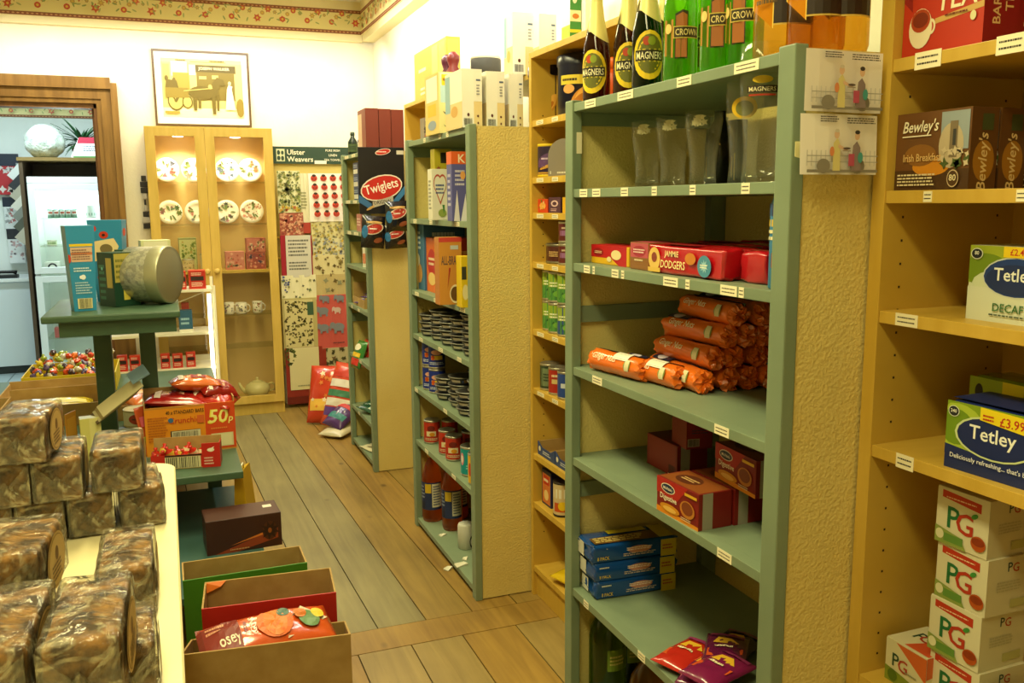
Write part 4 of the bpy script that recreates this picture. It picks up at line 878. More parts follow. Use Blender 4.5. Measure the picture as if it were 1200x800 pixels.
def softpack(name, lab, cat, a, b, h, d, m, ops, group=None, seed=0, wr=.0035, endcrimp=None):
    """film-wrapped block of biscuits: softly dented box with puckered ends"""
    a = Vector(a); b = Vector(b); b.z = a.z; dx = b-a; w = dx.length; rz = math.atan2(dx.y, dx.x); yd = Vector((-math.sin(rz), math.cos(rz), 0)); c = (a+b)/2+yd*d/2
    bm = bmesh.new(); bmesh.ops.create_cube(bm, size=1)
    for v in bm.verts: v.co = Vector((v.co.x*w, v.co.y*d, (v.co.z+.5)*h))
    bmesh.ops.bevel(bm, geom=bm.edges[:], offset=min(h, d)*.18, segments=3, affect='EDGES', profile=.6)
    bmesh.ops.subdivide_edges(bm, edges=bm.edges[:], cuts=2, use_grid_fill=True)
    off = Vector((seed*3.1, seed*1.7, 0))
    for v in bm.verts:
        e = abs(v.co.x)/(w/2); n_ = noise.noise(v.co*28+off)*wr + noise.noise(v.co*70+off)*wr*.5*(1+2*(e > .9))
        k = Vector((v.co.x*0, v.co.y, v.co.z-h/2)); 
        if k.length > 1e-5: v.co += k.normalized()*n_
        if e > .97: v.co.x += n_*1.5
        v.co.z = max(v.co.z, 0)
    g = G(); g.bm(bm, foil(m), True); o = g.build(name, None, c, rz); tag(o, lab, cat, group)
    if ops:
        gg = G()
        for face, op in ops.items():
            mp0, ww, hh = boxmap(face, w, d, h)
            q = Pr(lambda u, v, L: mp0(u, v, L+.0022), ww, hh); run(q, op); o_ = len(gg.v); gg.v += q.g.v
            for f, k, s_ in zip(q.g.f, q.g.m, q.g.sm): gg.f.append([i+o_ for i in f]); gg.m.append(gg.mi(q.g.mats[k])); gg.sm.append(s_)
        gg.build('printed_design', o, fix=False)
    return o
jd = {'front': [('e', .11, .5, .085, .42, '#e0b860'), ('e', .11, .56, .04, .18, '#8a3a2a'), ('r', .02, .04, .2, .2, '#d9b050'), ('t', 'JAMMIE', .36, .7, .26, '#f1dfa0', .3, {'slant': .1}), ('t', 'DODGERS', .38, .36, .28, '#f1dfa0', .34, {'slant': .1}), ('e', .62, .62, .07, .2, '#c97a2a'), ('e', .8, .42, .085, .36, '#4a8aa8'), ('blobs', .8, .42, .8001, .42, 1, .021, ['#9ac8d8'], 2, 9), ('lines', .75, .34, .85, .5, 2, '#f1f1e0')], 'top': [('r', .1, .2, .6, .8, '#8a1018')]}
xj = 1.045; ya = A(759, 322, x=xj).y; yb = A(846, 332, x=xj).y
labs = ['red jam biscuit pack in front with its yellow name facing out', 'red jam biscuit pack second in the row, just behind the front pack', 'red jam biscuit pack third back on the shelf', 'red jam biscuit pack fourth back, showing only its top', 'red jam biscuit pack near the back wall of the shelf', 'rearmost red jam biscuit pack']
for i in range(6):
    softpack('biscuit_pack', labs[i], 'biscuits', (xj+.062*i, ya-.012*(i % 2), zz+.0005), (xj+.062*i+.0, yb-.012*(i % 2)-.003*i, zz), .064+.002*(i % 3), .058, FRED, jd if i == 0 else {'top': [('r', .1, .2, .6, .8, '#8a1018'), ('lines', .65, .3, .9, .7, 2, '#e0b860')]}, 'red jam biscuit packs', i)
for i in range(3):
    softpack('biscuit_pack', ['crumpled red pack at the near end of the jam biscuits, close to the front', 'crumpled red pack at the near end, second back', 'crumpled red pack at the near end, farthest back'][i], 'biscuits', (xj+.03+.062*i, yb-.014, zz+.0005), (xj+.03+.062*i, yb-.10, zz), .062, .057, '#b01420', {'top': [('lines', .2, .3, .8, .7, 2, '#d9a860')]}, 'red jam biscuit packs', i+9, .006)
x = 1.06; p = A(897, 332, x=x); g = G(); g.lathe([(.024, 0), (.026, .004), (.026, .155), (.022, .165), (.021, .168), (.021, .178), (.018, .182)], C('#2a78a8', .35), 20); o = g.build('drinking_tube', None, (x, 1.352, zz)); tag(o, 'blue tube with a yellow band, tucked against the near post', 'tube')
q = Pr(wrap([(.0265, 0), (.0265, .17)], 0, .16, face_cam(x, 1.352), 3), .08, .16, fine=5); run(q, [('r', 0, .72, 1, .8, '#e0b824'), ('r', 0, .84, 1, .98, '#1c2a5a'), ('lines', 0, .55, 1, .7, 2, '#e6dcb0'), ('p', [(.2, .25), (1, .35), (1, .52), (.2, .42)], '#c9501c')]); q.build('printed_design', o)
# ginger biscuit rolls
zz = Z1[3]; ROLLM = 'f'
def rollpack(lab, x, y, z, rz, L=.20, r=.0285, col='#e8701e', seed=0, tilt=0, sticker=False, navy=False):
    """round roll of biscuits in film with bunched ends, lying down; its axis points along local x"""
    g = G(); n = 20; vs = []; fs = []; off = Vector((seed*2.3, 0, seed))
    prof = [(.1, .004), (.45, -.004), (.8, .0), (.97, .004), (1, .012)] + [(1, .012+(L-.024)*k/9) for k in range(1, 9)] + [(1, L-.012), (.97, L-.004), (.8, L), (.45, L+.004), (.1, L-.004)]
    m = len(prof)-1; rr_ = random.Random(seed)
    for j, (q_, xx) in enumerate(prof):
        end = q_ < .99
        for i in range(n):
            a = 2*PI*i/n; d_ = noise.noise(Vector((xx*22, math.cos(a)*1.6, math.sin(a)*1.6))+off)*.0022
            q = r*q_*(1+(rr_.uniform(-.16, .16) if end and q_ > .2 else 0)) + d_; ex = rr_.uniform(-.007, .007) if end else 0
            vs.append((xx-L/2+ex, q*math.cos(a), r+max(q*math.sin(a), -r)))
    for j in range(m):
        for i in range(n): k = (i+1) % n; fs.append((j*n+i, j*n+k, (j+1)*n+k, (j+1)*n+i))
    fs.append(tuple(range(n))); fs.append(tuple(m*n+i for i in range(n)))
    g.add(vs, fs, foil(col), True); g.sm = [not (f[0] < 4*n or f[0] >= (m-4)*n) for f in g.f]
    o = g.build('biscuit_roll', None, (x, y, z), (0, tilt, rz)); tag(o, lab, 'biscuits', 'orange ginger biscuit rolls')
    def mp(u, v, Lf): a = PI/2+.0+(v-.5)*3.6; q = r+.0018+Lf; return ((u-.5)*L, -q*math.cos(PI-a) if 0 else q*math.cos(a+PI/1.0*0)*-1, r+q*math.sin(a))
    q = Pr(lambda u, v, Lf: ((u-.5)*L, -(r+.0018+Lf)*math.sin((.75-v)*3.2), r+(r+.0018+Lf)*math.cos((.75-v)*3.2)), L, r*3.2, fine=6)
    ops = [('r', .05, .78, .95, 1.0, '#23203a'), ('t', 'Ginger Nuts', .34, .42, .22, '#f0dfb8', .46, {'slant': .15}), ('e', .8, .35, .06, .16, '#7a8a3a'), ('r', .76, .2, .84, .5, '#d9d0a8')]
    if navy: ops += [('r', .05, .55, .4, .8, '#23203a'), ('e', .2, .68, .08, .12, '#c9c0d0')]
    if sticker: ops += [('r', .5, .45, .78, .75, '#e6e0cc'), ('bars', .53, .48, .75, .66)]
    run(q, ops); q.build('printed_design', o)
    return o
# rolls lie roughly along the shelf; rows stacked towards the back and the near end
yaw = -PI/2
def rpos(px, py, X): return A(px, py, x=X).y
rollpack('ginger biscuit roll alone at the far end, with a white sticker', 1.078, 2.015, zz+.002, yaw+.16, .215, seed=1, sticker=True)
rollpack('ginger biscuit roll half hidden behind the one with the white sticker', 1.115, 1.905, zz, yaw+.12, .22, seed=2, sticker=True, navy=True)
rows = [(0, [1.158, 1.217, 1.276, 1.335, 1.394, 1.442], 1.855, zz), (1, [1.185, 1.244, 1.303, 1.362, 1.421], 1.862, zz+.051), (2, [1.213, 1.272, 1.331, 1.390], 1.858, zz+.102), (3, [1.242, 1.301, 1.360, 1.419], 1.850, zz+.153)]
ORD = ['first', 'second', 'third', 'fourth', 'fifth', 'sixth', 'seventh', 'eighth']; LAY = ['bottom layer', 'second layer', 'third layer', 'top layer']
for k, xs, yy, z in rows:
    for i, x in enumerate(xs): rollpack('ginger biscuit roll in the %s of the heap, %s from the front' % (LAY[k], ORD[i]), x, yy-.006*i+.008*((i*7+k*3) % 3), z, yaw+.05*(((i*5+k) % 3)-1), .245, seed=k*10+i+3, navy=(k+i) % 2 == 0)
for k, (xs, z) in enumerate((([1.30, 1.36, 1.42], zz), ([1.33, 1.39], zz+.051))):
    for i, x in enumerate(xs): rollpack('ginger biscuit roll behind the near post, %s, %s from the front' % (LAY[k], ORD[i]), x, 1.50-.006*i, z, yaw+.05*(((i*3+k) % 3)-1), .22, seed=60+k*10+i)
# digestive boxes
zz = Z1[4]; DC = '#7a1a14'
dfront = [('p', [(0, 0), (1, 0), (1, .1), (0, .16)], '#d9861c'), ('p', [(.0, .55), (.5, .5), (.75, 1), (0, 1)], '#a8221a'), ('e', .28, .76, .17, .14, '#d9d0b8'), ('e', .28, .76, .15, .115, '#1c2a4a'), ('t', "McVitie's", .28, .76, .09, '#efe6d0', .22), ('t', 'Digestive', .3, .48, .2, '#f1e6c8', .5), ('e', .34, .22, .24, .12, '#c9861c'), ('e', .34, .2, .16, .07, '#e0b050'), ('e', .76, .44, .17, .24, '#b8742a'), ('e', .76, .47, .13, .18, '#7a3a18'), ('lines', .62, .1, .85, .2, 2, '#e0c8a0'), ('r', .7, .82, .98, .9, '#d9a82a')]
dside = [('r', .12, .0, .42, 1, '#9a9484')]
dtop = [('r', .03, .05, .97, .95, '#8a4a1c'), ('e', .4, .5, .25, .3, '#5a2a14'), ('lines', .25, .4, .6, .6, 2, '#d9b070')]
def dig(lab, px0, py0, px1, py1, h, d, z=zz, X=None, front=True, seed=0):
    a = A(px0, py0, z=z) if X is None else A(px0, py0, x=X); b2 = A(px1, py1, z=z) if X is None else A(px1, py1, x=X)
    return pack('biscuit_carton', lab, 'box', a, b2, h, d, DC, {'front': dfront if front else [('r', .06, .06, .94, .94, '#8a241c'), ('bars', .62, .08, .9, .3), ('r', .6, .05, .92, .08, '#d9d0b8')], 'right': dside, 'top': dtop}, 'dark red digestive biscuit cartons')
W = .19
def digw(lab, x, y0, z, front=True, rz=0, w=W, h=.082, d=.088):
    b2 = Vector((x, y0, z)); a = b2 + Vector((math.sin(rz)*w*0, w, 0)); a = Vector((x - math.sin(rz)*w, y0+math.cos(rz)*w, z))
    return pack('biscuit_carton', lab, 'box', a, b2, h, d, DC, {'front': dfront if front else [('r', .06, .06, .94, .94, '#8a241c'), ('bars', .62, .08, .9, .3), ('lines', .1, .4, .5, .6, 2, '#c98a6a')], 'right': dside, 'top': dtop}, 'dark red digestive biscuit cartons')
pa, pb = A(771, 597, z=zz), A(818, 623, z=zz); L0 = (pa-pb).length
rz0 = math.atan2(-(pa.x-pb.x), pa.y-pb.y)
digw('front digestive carton with its name facing the aisle, nearest the shelf edge', pb.x, pb.y, zz, True, rz0, max(.16, min(.2, L0)))
q1 = pb + Vector((math.cos(rz0), math.sin(rz0), 0))*.092
digw('digestive carton directly behind the front one', q1.x, q1.y-.004, zz, False, rz0, max(.16, min(.2, L0)))
q2 = q1 + Vector((math.cos(rz0), math.sin(rz0), 0))*.06 + Vector((0, .0, 0))
digw('digestive carton stacked on the second layer with its front showing', q1.x+.0, q1.y-.075, zz+.0835, True, rz0-.12, .165)
pc_, pd_ = A(758, 543, z=zz), A(806, 560, z=zz)
pk_ = A(793, 561, z=zz); pj_ = A(758, 542, z=zz)
rz3 = math.atan2(-(pk_.x-pj_.x), -(pk_.y-pj_.y)) if 0 else math.atan2(pk_.x-pj_.x, pj_.y-pk_.y)
pack('biscuit_carton', 'plain-sided dark red carton lying farthest along the digestive shelf', 'box', pj_, pk_, .085, .09, DC, {'front': [('r', .05, .05, .95, .95, '#8a241c'), ('bars', .74, .06, .94, .34), ('r', .72, .03, .96, .06, '#d9d0b8')], 'right': dside, 'top': [('r', .03, .05, .97, .95, '#5a1a14')]}, 'dark red digestive biscuit cartons')
digw('dark red carton behind the plain-sided one on the digestive shelf', 1.36, 1.70, zz, False, .02, .16, .085, .09)
pack('biscuit_carton', 'small dark red carton standing on the carton at the back of the digestive shelf', 'box', (A(804, 526, y=1.86).x, 1.86, zz+.0856), (A(832, 530, y=1.86).x, 1.85, zz), .085, .09, DC, {'front': [('r', .05, .05, .95, .95, '#8a2a24'), ('lines', .2, .45, .85, .6, 2, '#3a3a4a'), ('r', .05, .08, .5, .32, '#b9a08a'), ('bars', .08, .1, .47, .3)]}, 'dark red digestive biscuit cartons')
# blue packs, purple packs
zz = Z1[5]
bl = lambda: {'front': [('lines', .06, .7, .2, .85, 1, '#d9d8cc'), ('t', '8 PACK', .13, .28, .2, '#e0c23a', .14), ('e', .55, .6, .14, .2, '#c98a7a'), ('lines', .4, .55, .72, .75, 2, '#efe0d0'), ('lines', .36, .25, .78, .45, 2, '#c9b8a8'), ('r', .8, .0, .985, .95, '#c9b21c'), ('lines', .82, .35, .96, .7, 2, '#a03a1c')], 'top': [('p', [(.05, .1), (.8, .05), (.8, .6), (.05, .5)], '#6a4a22'), ('lines', .08, .15, .75, .5, 3, '#d9c070'), ('r', .8, .05, .98, .9, '#c9b21c'), ('r', .3, .65, .75, .9, '#c9b21c')], 'left': [('r', .1, .1, .5, .9, '#cfcdbf')]}
ba, bb = A(699, 704, z=zz), A(792, 689, z=zz)
for i in range(3):
    softpack('crumpet_pack', ['bottom blue eight-pack of the stack of three', 'middle blue eight-pack of the stack of three', 'top blue eight-pack of the stack of three, its brown top showing'][i], 'packet', (ba.x-.006*i, ba.y+.003*i, zz+.0005+.052*i), (bb.x-.004*(i % 2), bb.y, zz), .051, .105, '#12488f', bl(), 'blue packs stacked at the far end of the lower shelf', i+20, .005)
for i, (px, py, z, rz, c, lab) in enumerate(((826, 786, 0, -.9, '#6a1a4a', 'purple packet with orange flashes at the front of the lower shelf pile'), (806, 766, 0, -1.2, '#b8281c', 'red packet with yellow writing at the far edge of the purple pile'), (850, 772, .022, -.7, '#5a143c', 'purple packet lying across the others near the post'), (858, 756, .0, -1.1, '#23203a', 'dark blue packet at the back of the purple pile'), (842, 794, .024, -1.3, '#7a1a4a', 'topmost purple packet nearest the shelf edge'))):
    p = A(px, py, z=zz+.02); x, y = max(p.x, 1.10), p.y
    bag('sweet_packet', lab, 'packet', (x, y, zz+.001+z), (0, 0, rz), .10, .16, .03, c, [('p', [(.1, .2), (.9, .35), (.9, .5), (.1, .4)], '#c9501c'), ('p', [(.2, .55), (.8, .6), (.6, .75), (.3, .72)], '#d9a82a'), ('r', .1, .82, .9, .9, '#8a2a5a'), ('lines', .25, .42, .75, .5, 1, '#e6d8b0')], 'purple and red packets on the lower shelf', 14, .6, 30+i)
zz = Z1[6]
for i, (px, x, c, s, lab) in enumerate(((712, 1.12, PETG, 1, 'green plastic bottle at the far end of the bottom shelf'), (735, 1.2, DKGREENG, .95, 'darker green bottle behind the first on the bottom shelf'), (762, 1.13, tint_glass('yellow_squash', '#d9b040', 1.3), .8, 'yellow bottle on the bottom shelf of the nearest unit'))):
    bottle(lab, x, A(px, 760, x=x).y, zz, [(r*1.0, h*.85*s) for r, h in PB], c, None, None, C('#3a4a2a', .4), 'bottles on the bottom shelf', [('r', .5, .1, .95, .9, '#6f8a2a'), ('lines', .55, .3, .9, .7, 3, '#c9c070')], (.08*s, .16*s))

# ------------------------------------------------------------------ sheet with two cartoons hung at the unit's near end
p0 = A(937, 56, y=1.268); p1 = A(1029, 62, y=1.268); p2 = A(1030, 205, y=1.268); sw, sh_ = p1.x-p0.x, p0.z-p2.z; hh = sh_/2-.003
R = empty('cartoon_sheet', 'white double cartoon sheet taped to the near end of the green unit', 'poster', ((p0.x+p1.x)/2, 1.262, p2.z))
def cartoon(q0):
    o = [('lines', .2, .86, .45, .97, 3, '#4a4238'), ('lines', .56, .84, .95, .95, 3, '#4a4238')]
    for k in range(16): u = .03+.06*k; o.append(('r', u, .14, u+.016, .4, '#d3cfca')) if not .33 < u < .66 or k % 2 else None
    o += [('r', .02, .3, .98, .315, '#a8a49c'), ('r', .02, .2, .98, .212, '#a8a49c')]
    o += [('e', .24, .14, .09, .12, '#8a8478'), ('e', .7, .14, .1, .13, '#7d786c'), ('r', .02, .03, .98, .08, '#8a8478')]
    o += [('p', [(.36, .06), (.46, .06), (.45, .5), (.41, .6), (.36, .52)], '#d9cd8a'), ('e', .4, .66, .035, .07, '#dcb89a'), ('e', .4, .72, .03, .03, '#cfc8b8'), ('e', .34, .38, .03, .08, '#d98a5a'), ('p', [(.42, .5), (.55, .42), (.55, .38), (.42, .44)], '#dcb89a')]
    o += [('p', [(.6, .06), (.74, .06), (.72, .45), (.67, .55), (.62, .48)], '#8a7a7a'), ('e', .67, .64, .035, .07, '#d6b090'), ('e', .67, .7, .034, .035, '#3a3430'), ('r', .56, .14, .64, .34, '#b8506a'), ('e', .72, .28, .035, .09, '#4a9a94'), ('e', .53, .43, .05, .02, '#5a4a42'), ('r', .47, .38, .58, .4, '#a89a8a')]
    return [x for x in o if x]
for k in (0, 1):
    z0 = 0 if k == 0 else hh+.004
    g = G(); N = 6; vs = [((i/N-.5)*sw + .004*(1 if k else 0), -.004-.004*math.sin(i*.8+k)-.004*(1-j/3)*(1-k), z0+hh*j/3) for j in range(4) for i in range(N+1)]; vs += [(a, b+.0008, c) for a, b, c in vs]; K = 4*(N+1); fs = []
    for j in range(3):
        for i in range(N): q = (j*(N+1)+i, j*(N+1)+i+1, (j+1)*(N+1)+i+1, (j+1)*(N+1)+i); fs += [q, tuple(K+t for t in reversed(q))]
    g.add(vs, fs, C('#ebe5dc', .6)); s_ = g.build('upper_print' if k else 'lower_print', R)
    flatpr('drawing', s_, lambda u, v, L: ((u-.5)*sw*.94+.004*k-.002, -.0128-L, z0+hh*v), sw, hh, cartoon(0))
g = G(); g.hexa([(-sw/2-.006, -.0008, .03), (sw/2-.04, -.0008, -.0), (sw/2-.04, .0, .0), (-sw/2-.006, .0, .03), (-sw/2-.006, -.0008, .055), (sw/2-.04, -.0008, .06), (sw/2-.04, .0, .06), (-sw/2-.006, .0, .055)], C('#e0d8a0', .6)); g.build('backing_sheet', R)

# ================================================================== TEA BOOKCASE
XT = XQ+.02
def tea(lab, y0, y1, z, h, d, body, prints, x=XT, group=None, name='tea_box', rz=0): return pack(name, lab, 'tea', (x, y1, z), (x+math.sin(rz)*(y1-y0), y0, z), h, d, body, prints, group)
bar = {'front': [('r', .0, .0, 1, 1, '#b8321c'), ('p', [(0, .75), (.12, .6), (.1, 1), (0, 1)], '#8a1a1a'), ('p', [(.42, .38), (1, .46), (1, .54), (.42, .45)], '#c9a05a'), ('t', 'TEA', .68, .66, .26, '#f1e4c0', .5, {'slant': .08}), ('e', .38, .36, .05, .1, '#e6d8b8'), ('e', .38, .36, .028, .06, '#b8321c'), ('e', .24, .36, .15, .26, '#e6d8b8'), ('e', .24, .46, .125, .15, '#a8401c'), ('e', .24, .47, .1, .1, '#7a2a12'), ('e', .89, .38, .035, .06, '#d9d0a0'), ('lines', .55, .44, .85, .48, 1, '#6a1a14')], 'right': [('r', 0, 0, 1, 1, '#8a1420'), ('t', "BARRY'S", .35, .6, .14, '#e0bc8a', None, {'rot': PI/2}), ('t', 'TEA', .7, .6, .14, '#e0bc8a', None, {'rot': PI/2})]}
ya = min(A(1047, 66, x=XT).y, 1.2512); yb = A(1151, 47, x=XT).y
tea('red tea box with a teacup pictured, at the top of the tea bookcase', yb, ya, ZT[0], .125, .075, '#b8321c', bar, group='red tea boxes on the top tea shelf')
for i, lab in enumerate(('red tea box spine just behind the teacup box', 'red tea box spine at the right edge of the top tea shelf')): tea(lab, yb+.004, ya, ZT[0], .125, .055, '#8a1420', bar, XT+.079+.06*i, 'red tea boxes on the top tea shelf')
bew = {'front': [('r', 0, 0, 1, 1, '#6a4420'), ('r', 0, 0, 1, .26, '#4a3018'), ('e', .5, .3, .25, .12, '#c9821c'), ('e', .35, .45, .22, .14, '#8a5a22'), ('r', .62, .5, .98, .97, '#8f9aa0'), ('e', .76, .55, .16, .28, '#b9a88a'), ('r', .74, .4, .84, .85, '#7a6a52'), ('r', .78, .55, .82, .75, '#3a3a3a'), ('blobs', .6, .3, .98, .5, 14, .008, ['#4a5a2a', '#c9b89a'], 3, 4), ('t', "Bewley's", .35, .8, .2, '#efe4c8', .48, {'slant': .25}), ('r', .1, .69, .5, .705, '#efe4c8'), ('t', 'Irish Breakfast', .39, .42, .1, '#d9b070', .52), ('lines', .06, .05, .6, .22, 4, '#d9c8a0'), ('e', .82, .14, .075, .11, '#c9b08a'), ('e', .82, .14, .065, .095, '#4a3018'), ('t', '80', .82, .15, .08, '#e6d8b0')], 'right': [('r', .0, 0, 1, 1, '#5a3a1c'), ('e', .5, .35, .4, .25, '#9a6a22'), ('r', .38, .72, .8, .92, '#3f4a2a'), ('t', "Bewley's", .5, .34, .2, '#d9c08a', None, {'rot': PI/2, 'slant': .2})]}
ya = min(A(1040, 221, x=XT).y, 1.2512); yb = A(1134, 220, x=XT).y; hb = A(1134, 125, x=XT).z-ZT[1]
for i, lab in enumerate(('brown breakfast tea box with a white name on the second tea shelf', 'brown tea box spine standing behind the breakfast tea box')): tea(lab, yb, ya, ZT[1], hb, .058, '#5a3a1c', bew, XT+.064*i, 'brown tea boxes on the second tea shelf')
tea('third brown tea box farther back on the second tea shelf', yb-.02, ya-.03, ZT[1], hb, .058, '#5a3a1c', bew, XT+.13, 'brown tea boxes on the second tea shelf')
dec = {'front': [('r', 0, .5, 1, 1, '#9aa82a'), ('e', .2, .68, .3, .22, '#6f8a1c'), ('e', .55, .5, .5, .22, '#cdd6b8'), ('r', 0, 0, 1, .45, '#d3d8c4'), ('e', .58, .6, .4, .27, '#c9d0c8'), ('e', .58, .6, .385, .25, '#1c3a7a'), ('e', .58, .57, .36, .2, '#182c5f'), ('t', 'Tetley', .56, .61, .22, '#eef0ea', .62), ('r', .42, .86, .78, 1, '#e8c81c'), ('t', '£2.45', .6, .93, .085, '#c0281c', .3), ('e', .1, .89, .075, .075, '#dfe3d0'), ('e', .1, .89, .065, .064, '#20242a'), ('t', '80', .1, .9, .05, '#efefe0'), ('t', 'DECAF', .52, .2, .11, '#3a6a3a', .42), ('lines', .3, .08, .8, .12, 1, '#4a5a4a')]}
a = A(1132, 371, x=1.25); zz = ZT[2]
tea('white and green decaf tea box with a yellow price flash', a.y-.155, a.y, zz, A(1137, 285, x=1.25).z-a.z, .09, '#cfd6bc', dec, 1.25)
tt = {'front': [('r', 0, .4, 1, .98, '#7f9a1c'), ('p', [(0, .0), (1, .0), (1, .38), (.0, .42)], '#1c2a5f'), ('e', .12, .6, .3, .36, '#a8bc3a'), ('e', .1, .62, .2, .26, '#6f8f1c'), ('p', [(.0, .35), (.35, .3), (.5, .2), (0, .2)], '#1c2a5f'), ('p', [(.75, .9), (1, .6), (1, .98), (.8, .98)], '#2a4a8a'), ('e', .5, .56, .4, .3, '#c9d6a0'), ('e', .5, .56, .375, .275, '#16265c'), ('t', 'Tetley', .49, .58, .26, '#f1f1e8', .6), ('e', .08, .84, .06, .08, '#dfe3d0'), ('e', .08, .84, .052, .07, '#20242a'), ('t', '240', .08, .845, .05, '#efefe0'), ('p', [(.36, .8), (.86, .72), (.86, .95), (.36, .98)], '#e8d01c'), ('t', '£3.99', .68, .84, .13, '#b8301c', .24), ('lines', .39, .8, .53, .9, 2, '#b8301c'), ('t', "Deliciously refreshing... that's better", .52, .2, .09, '#dfe0e6', .95)], 'top': [('r', .02, .05, .98, .95, '#1c2a5f')]}
zz = ZT[3]; a, b2 = A(1107, 547, x=XT), A(1203, 582, x=XT)
softpack('tea_pack', 'big blue and green tea pack with a yellow price flash', 'tea', (XT, a.y, zz), (XT+.01, a.y-.178, zz), A(1113, 466, x=XT).z-zz, .10, '#1c2a5f', tt, 'blue and green tea packs', 40, .003)
softpack('tea_pack', 'green tea pack behind the big one, only its top strip showing', 'tea', (XT+.115, a.y+.06, zz), (XT+.112, a.y-.11, zz), .14, .09, '#6f8a1c', {'front': [('r', 0, .5, 1, .98, '#8aa02a'), ('e', .12, .8, .05, .1, '#20242a'), ('r', .4, .8, .65, .98, '#d9c81c'), ('r', 0, 0, 1, .45, '#1c2a5f')]}, 'blue and green tea packs', 41, .003)
softpack('tea_pack', 'dark blue and green tea pack standing tallest at the right edge of the shelf', 'tea', (XT+.21, a.y-.09, zz), (XT+.21, a.y-.25, zz), .19, .05, '#16224f', {'front': [('r', 0, .55, 1, .95, '#7f9a1c'), ('e', .5, .6, .35, .3, '#16265c')]}, 'blue and green tea packs', 42, .003)
pg = {'front': [('r', 0, .0, 1, .97, '#d6cfae'), ('p', [(.1, .82), (.85, .74), (.85, .9), (.1, .95)], '#b8341c'), ('lines', .18, .82, .8, .86, 1, '#e6c8a0'), ('t', 'P', .34, .5, .38, '#1f6a3a', None), ('t', 'G', .56, .46, .38, '#b03420', None), ('e', .74, .66, .07, .05, '#3f8a3a', {'rot': .6}) if 0 else ('e', .74, .66, .07, .04, '#3f8a3a', .6), ('p', [(0, 0), (.62, 0), (.5, .2), (.1, .28), (0, .3)], '#8a9a4a'), ('r', .18, .06, .55, .2, '#5f8a3a'), ('e', .1, .16, .08, .09, '#d9d6b0'), ('e', .84, .22, .14, .13, '#b0501c'), ('e', .84, .25, .12, .07, '#8a3414')], 'right': [('r', 0, 0, 1, 1, '#c9c19a'), ('t', 'P', .46, .83, .16, '#23403a', None), ('t', 'G', .58, .81, .16, '#a83a2a', None), ('lines', .2, .4, .8, .6, 4, '#b5ae88'), ('r', .5, .1, .9, .25, '#b3b070')], 'top': [('r', .02, .02, .98, .98, '#cfc49c'), ('r', .3, .3, .7, .6, '#c0503a')]}
zz = ZT[4]
XP = 1.25; yk = A(1102, 645, x=XP).y; yk2 = A(1156, 664, x=XP).y; hp = (A(1103, 582, x=XP).z-A(1103, 648, x=XP).z)
for i in range(4):
    tea('white tea box, %s of the tall stack at the right edge' % ('bottom', 'second from the bottom', 'third from the bottom', 'topmost')[i], yk2-.004+.004*(i % 2), yk2-.004+.004*(i % 2)+.105, zz+.0008+i*(hp+.0005), hp, .11, '#d6cfae', pg, XP-.004*(i % 2), 'white tea boxes on the bottom tea shelf', rz=.03*(i % 2))
tea('white tea box in the near column at the right corner of the frame', .905, 1.005, zz, .085, .11, '#d6cfae', {'front': pg['front'], 'right': pg['right'], 'top': [('r', .02, .02, .98, .98, '#d3cba8'), ('r', .1, .3, .9, .5, '#4a8a5a'), ('e', .6, .6, .1, .2, '#b0703a')]}, XT+.005, 'white tea boxes on the bottom tea shelf')
a = A(1031, 779, x=1.24)
og = {'front': [('r', 0, 0, 1, .97, '#d0c9a4'), ('p', [(.25, .97), (1, .4), (1, .97)], '#c9602a'), ('p', [(0, 0), (.9, 0), (.7, .22), (.3, .3), (0, .34)], '#7a8a2a'), ('t', 'P', .26, .55, .3, '#2a4a32', None), ('t', 'G', .44, .5, .3, '#a83a2a', None), ('e', .2, .18, .12, .14, '#4f6a1c'), ('lines', .5, .36, .8, .44, 1, '#8a8a6a')], 'right': [('r', 0, 0, 1, 1, '#cfc6a0'), ('p', [(0, .5), (1, .7), (1, 1), (0, 1)], '#c9602a')], 'top': [('r', .02, .02, .98, .98, '#d3caa6'), ('p', [(.4, .05), (.98, .05), (.98, .95), (.7, .95)], '#c9502a'), ('t', 'P', .3, .55, .28, '#2a4a32', None), ('t', 'G', .44, .55, .28, '#a83a2a', None)]}
tea('white and orange tea box left of the tall stack', 1.128, 1.225, zz, .085, .1, '#cfc8a2', og, 1.235)
tea('plain white box behind the orange tea box', 1.10, 1.235, zz, .095, .09, '#cfc8a8', None, 1.375)
# ================================================================== GOODS ON THE MIDDLE GREEN UNIT
def camface(name, lab, cat, x0, x1, y, z, h, d, body, prints=None, group=None):
    """carton whose front faces the near end of the shop"""
    return pack(name, lab, cat, (x0, y, z), (x1, y, z), h, d, body, prints, group)
zz = Z2[0]
wht = lambda: {'front': [('r', .0, 0, 1, 1, '#f1efe4'), ('r', .58, 0, 1, .45, '#e6cf9a'), ('r', .6, .45, 1, 1, '#efece2'), ('bars', .08, .04, .5, .16), ('e', .3, .22, .06, .03, '#5a2a2a'), ('r', .7, .8, .92, .83, '#5a6a8a'), ('lines', .72, .55, .9, .75, 4, '#8a8a92'), ('e', .78, .2, .05, .02, '#5a2a2a'), ('e', .78, .08, .04, .02, '#5a2a2a')], 'left': [('r', 0, 0, 1, 1, '#ece8d6'), ('r', 0, 0, 1, .45, '#d9c08a'), ('r', .0, .3, .3, .95, '#8fb0bc'), ('e', .55, .3, .2, .1, '#c99a4a')]}
xs = [A(541, 150, y=3.10).x, A(570, 150, y=3.10).x, A(597, 150, y=3.10).x]
hb = A(570, 82, y=3.10).z-zz
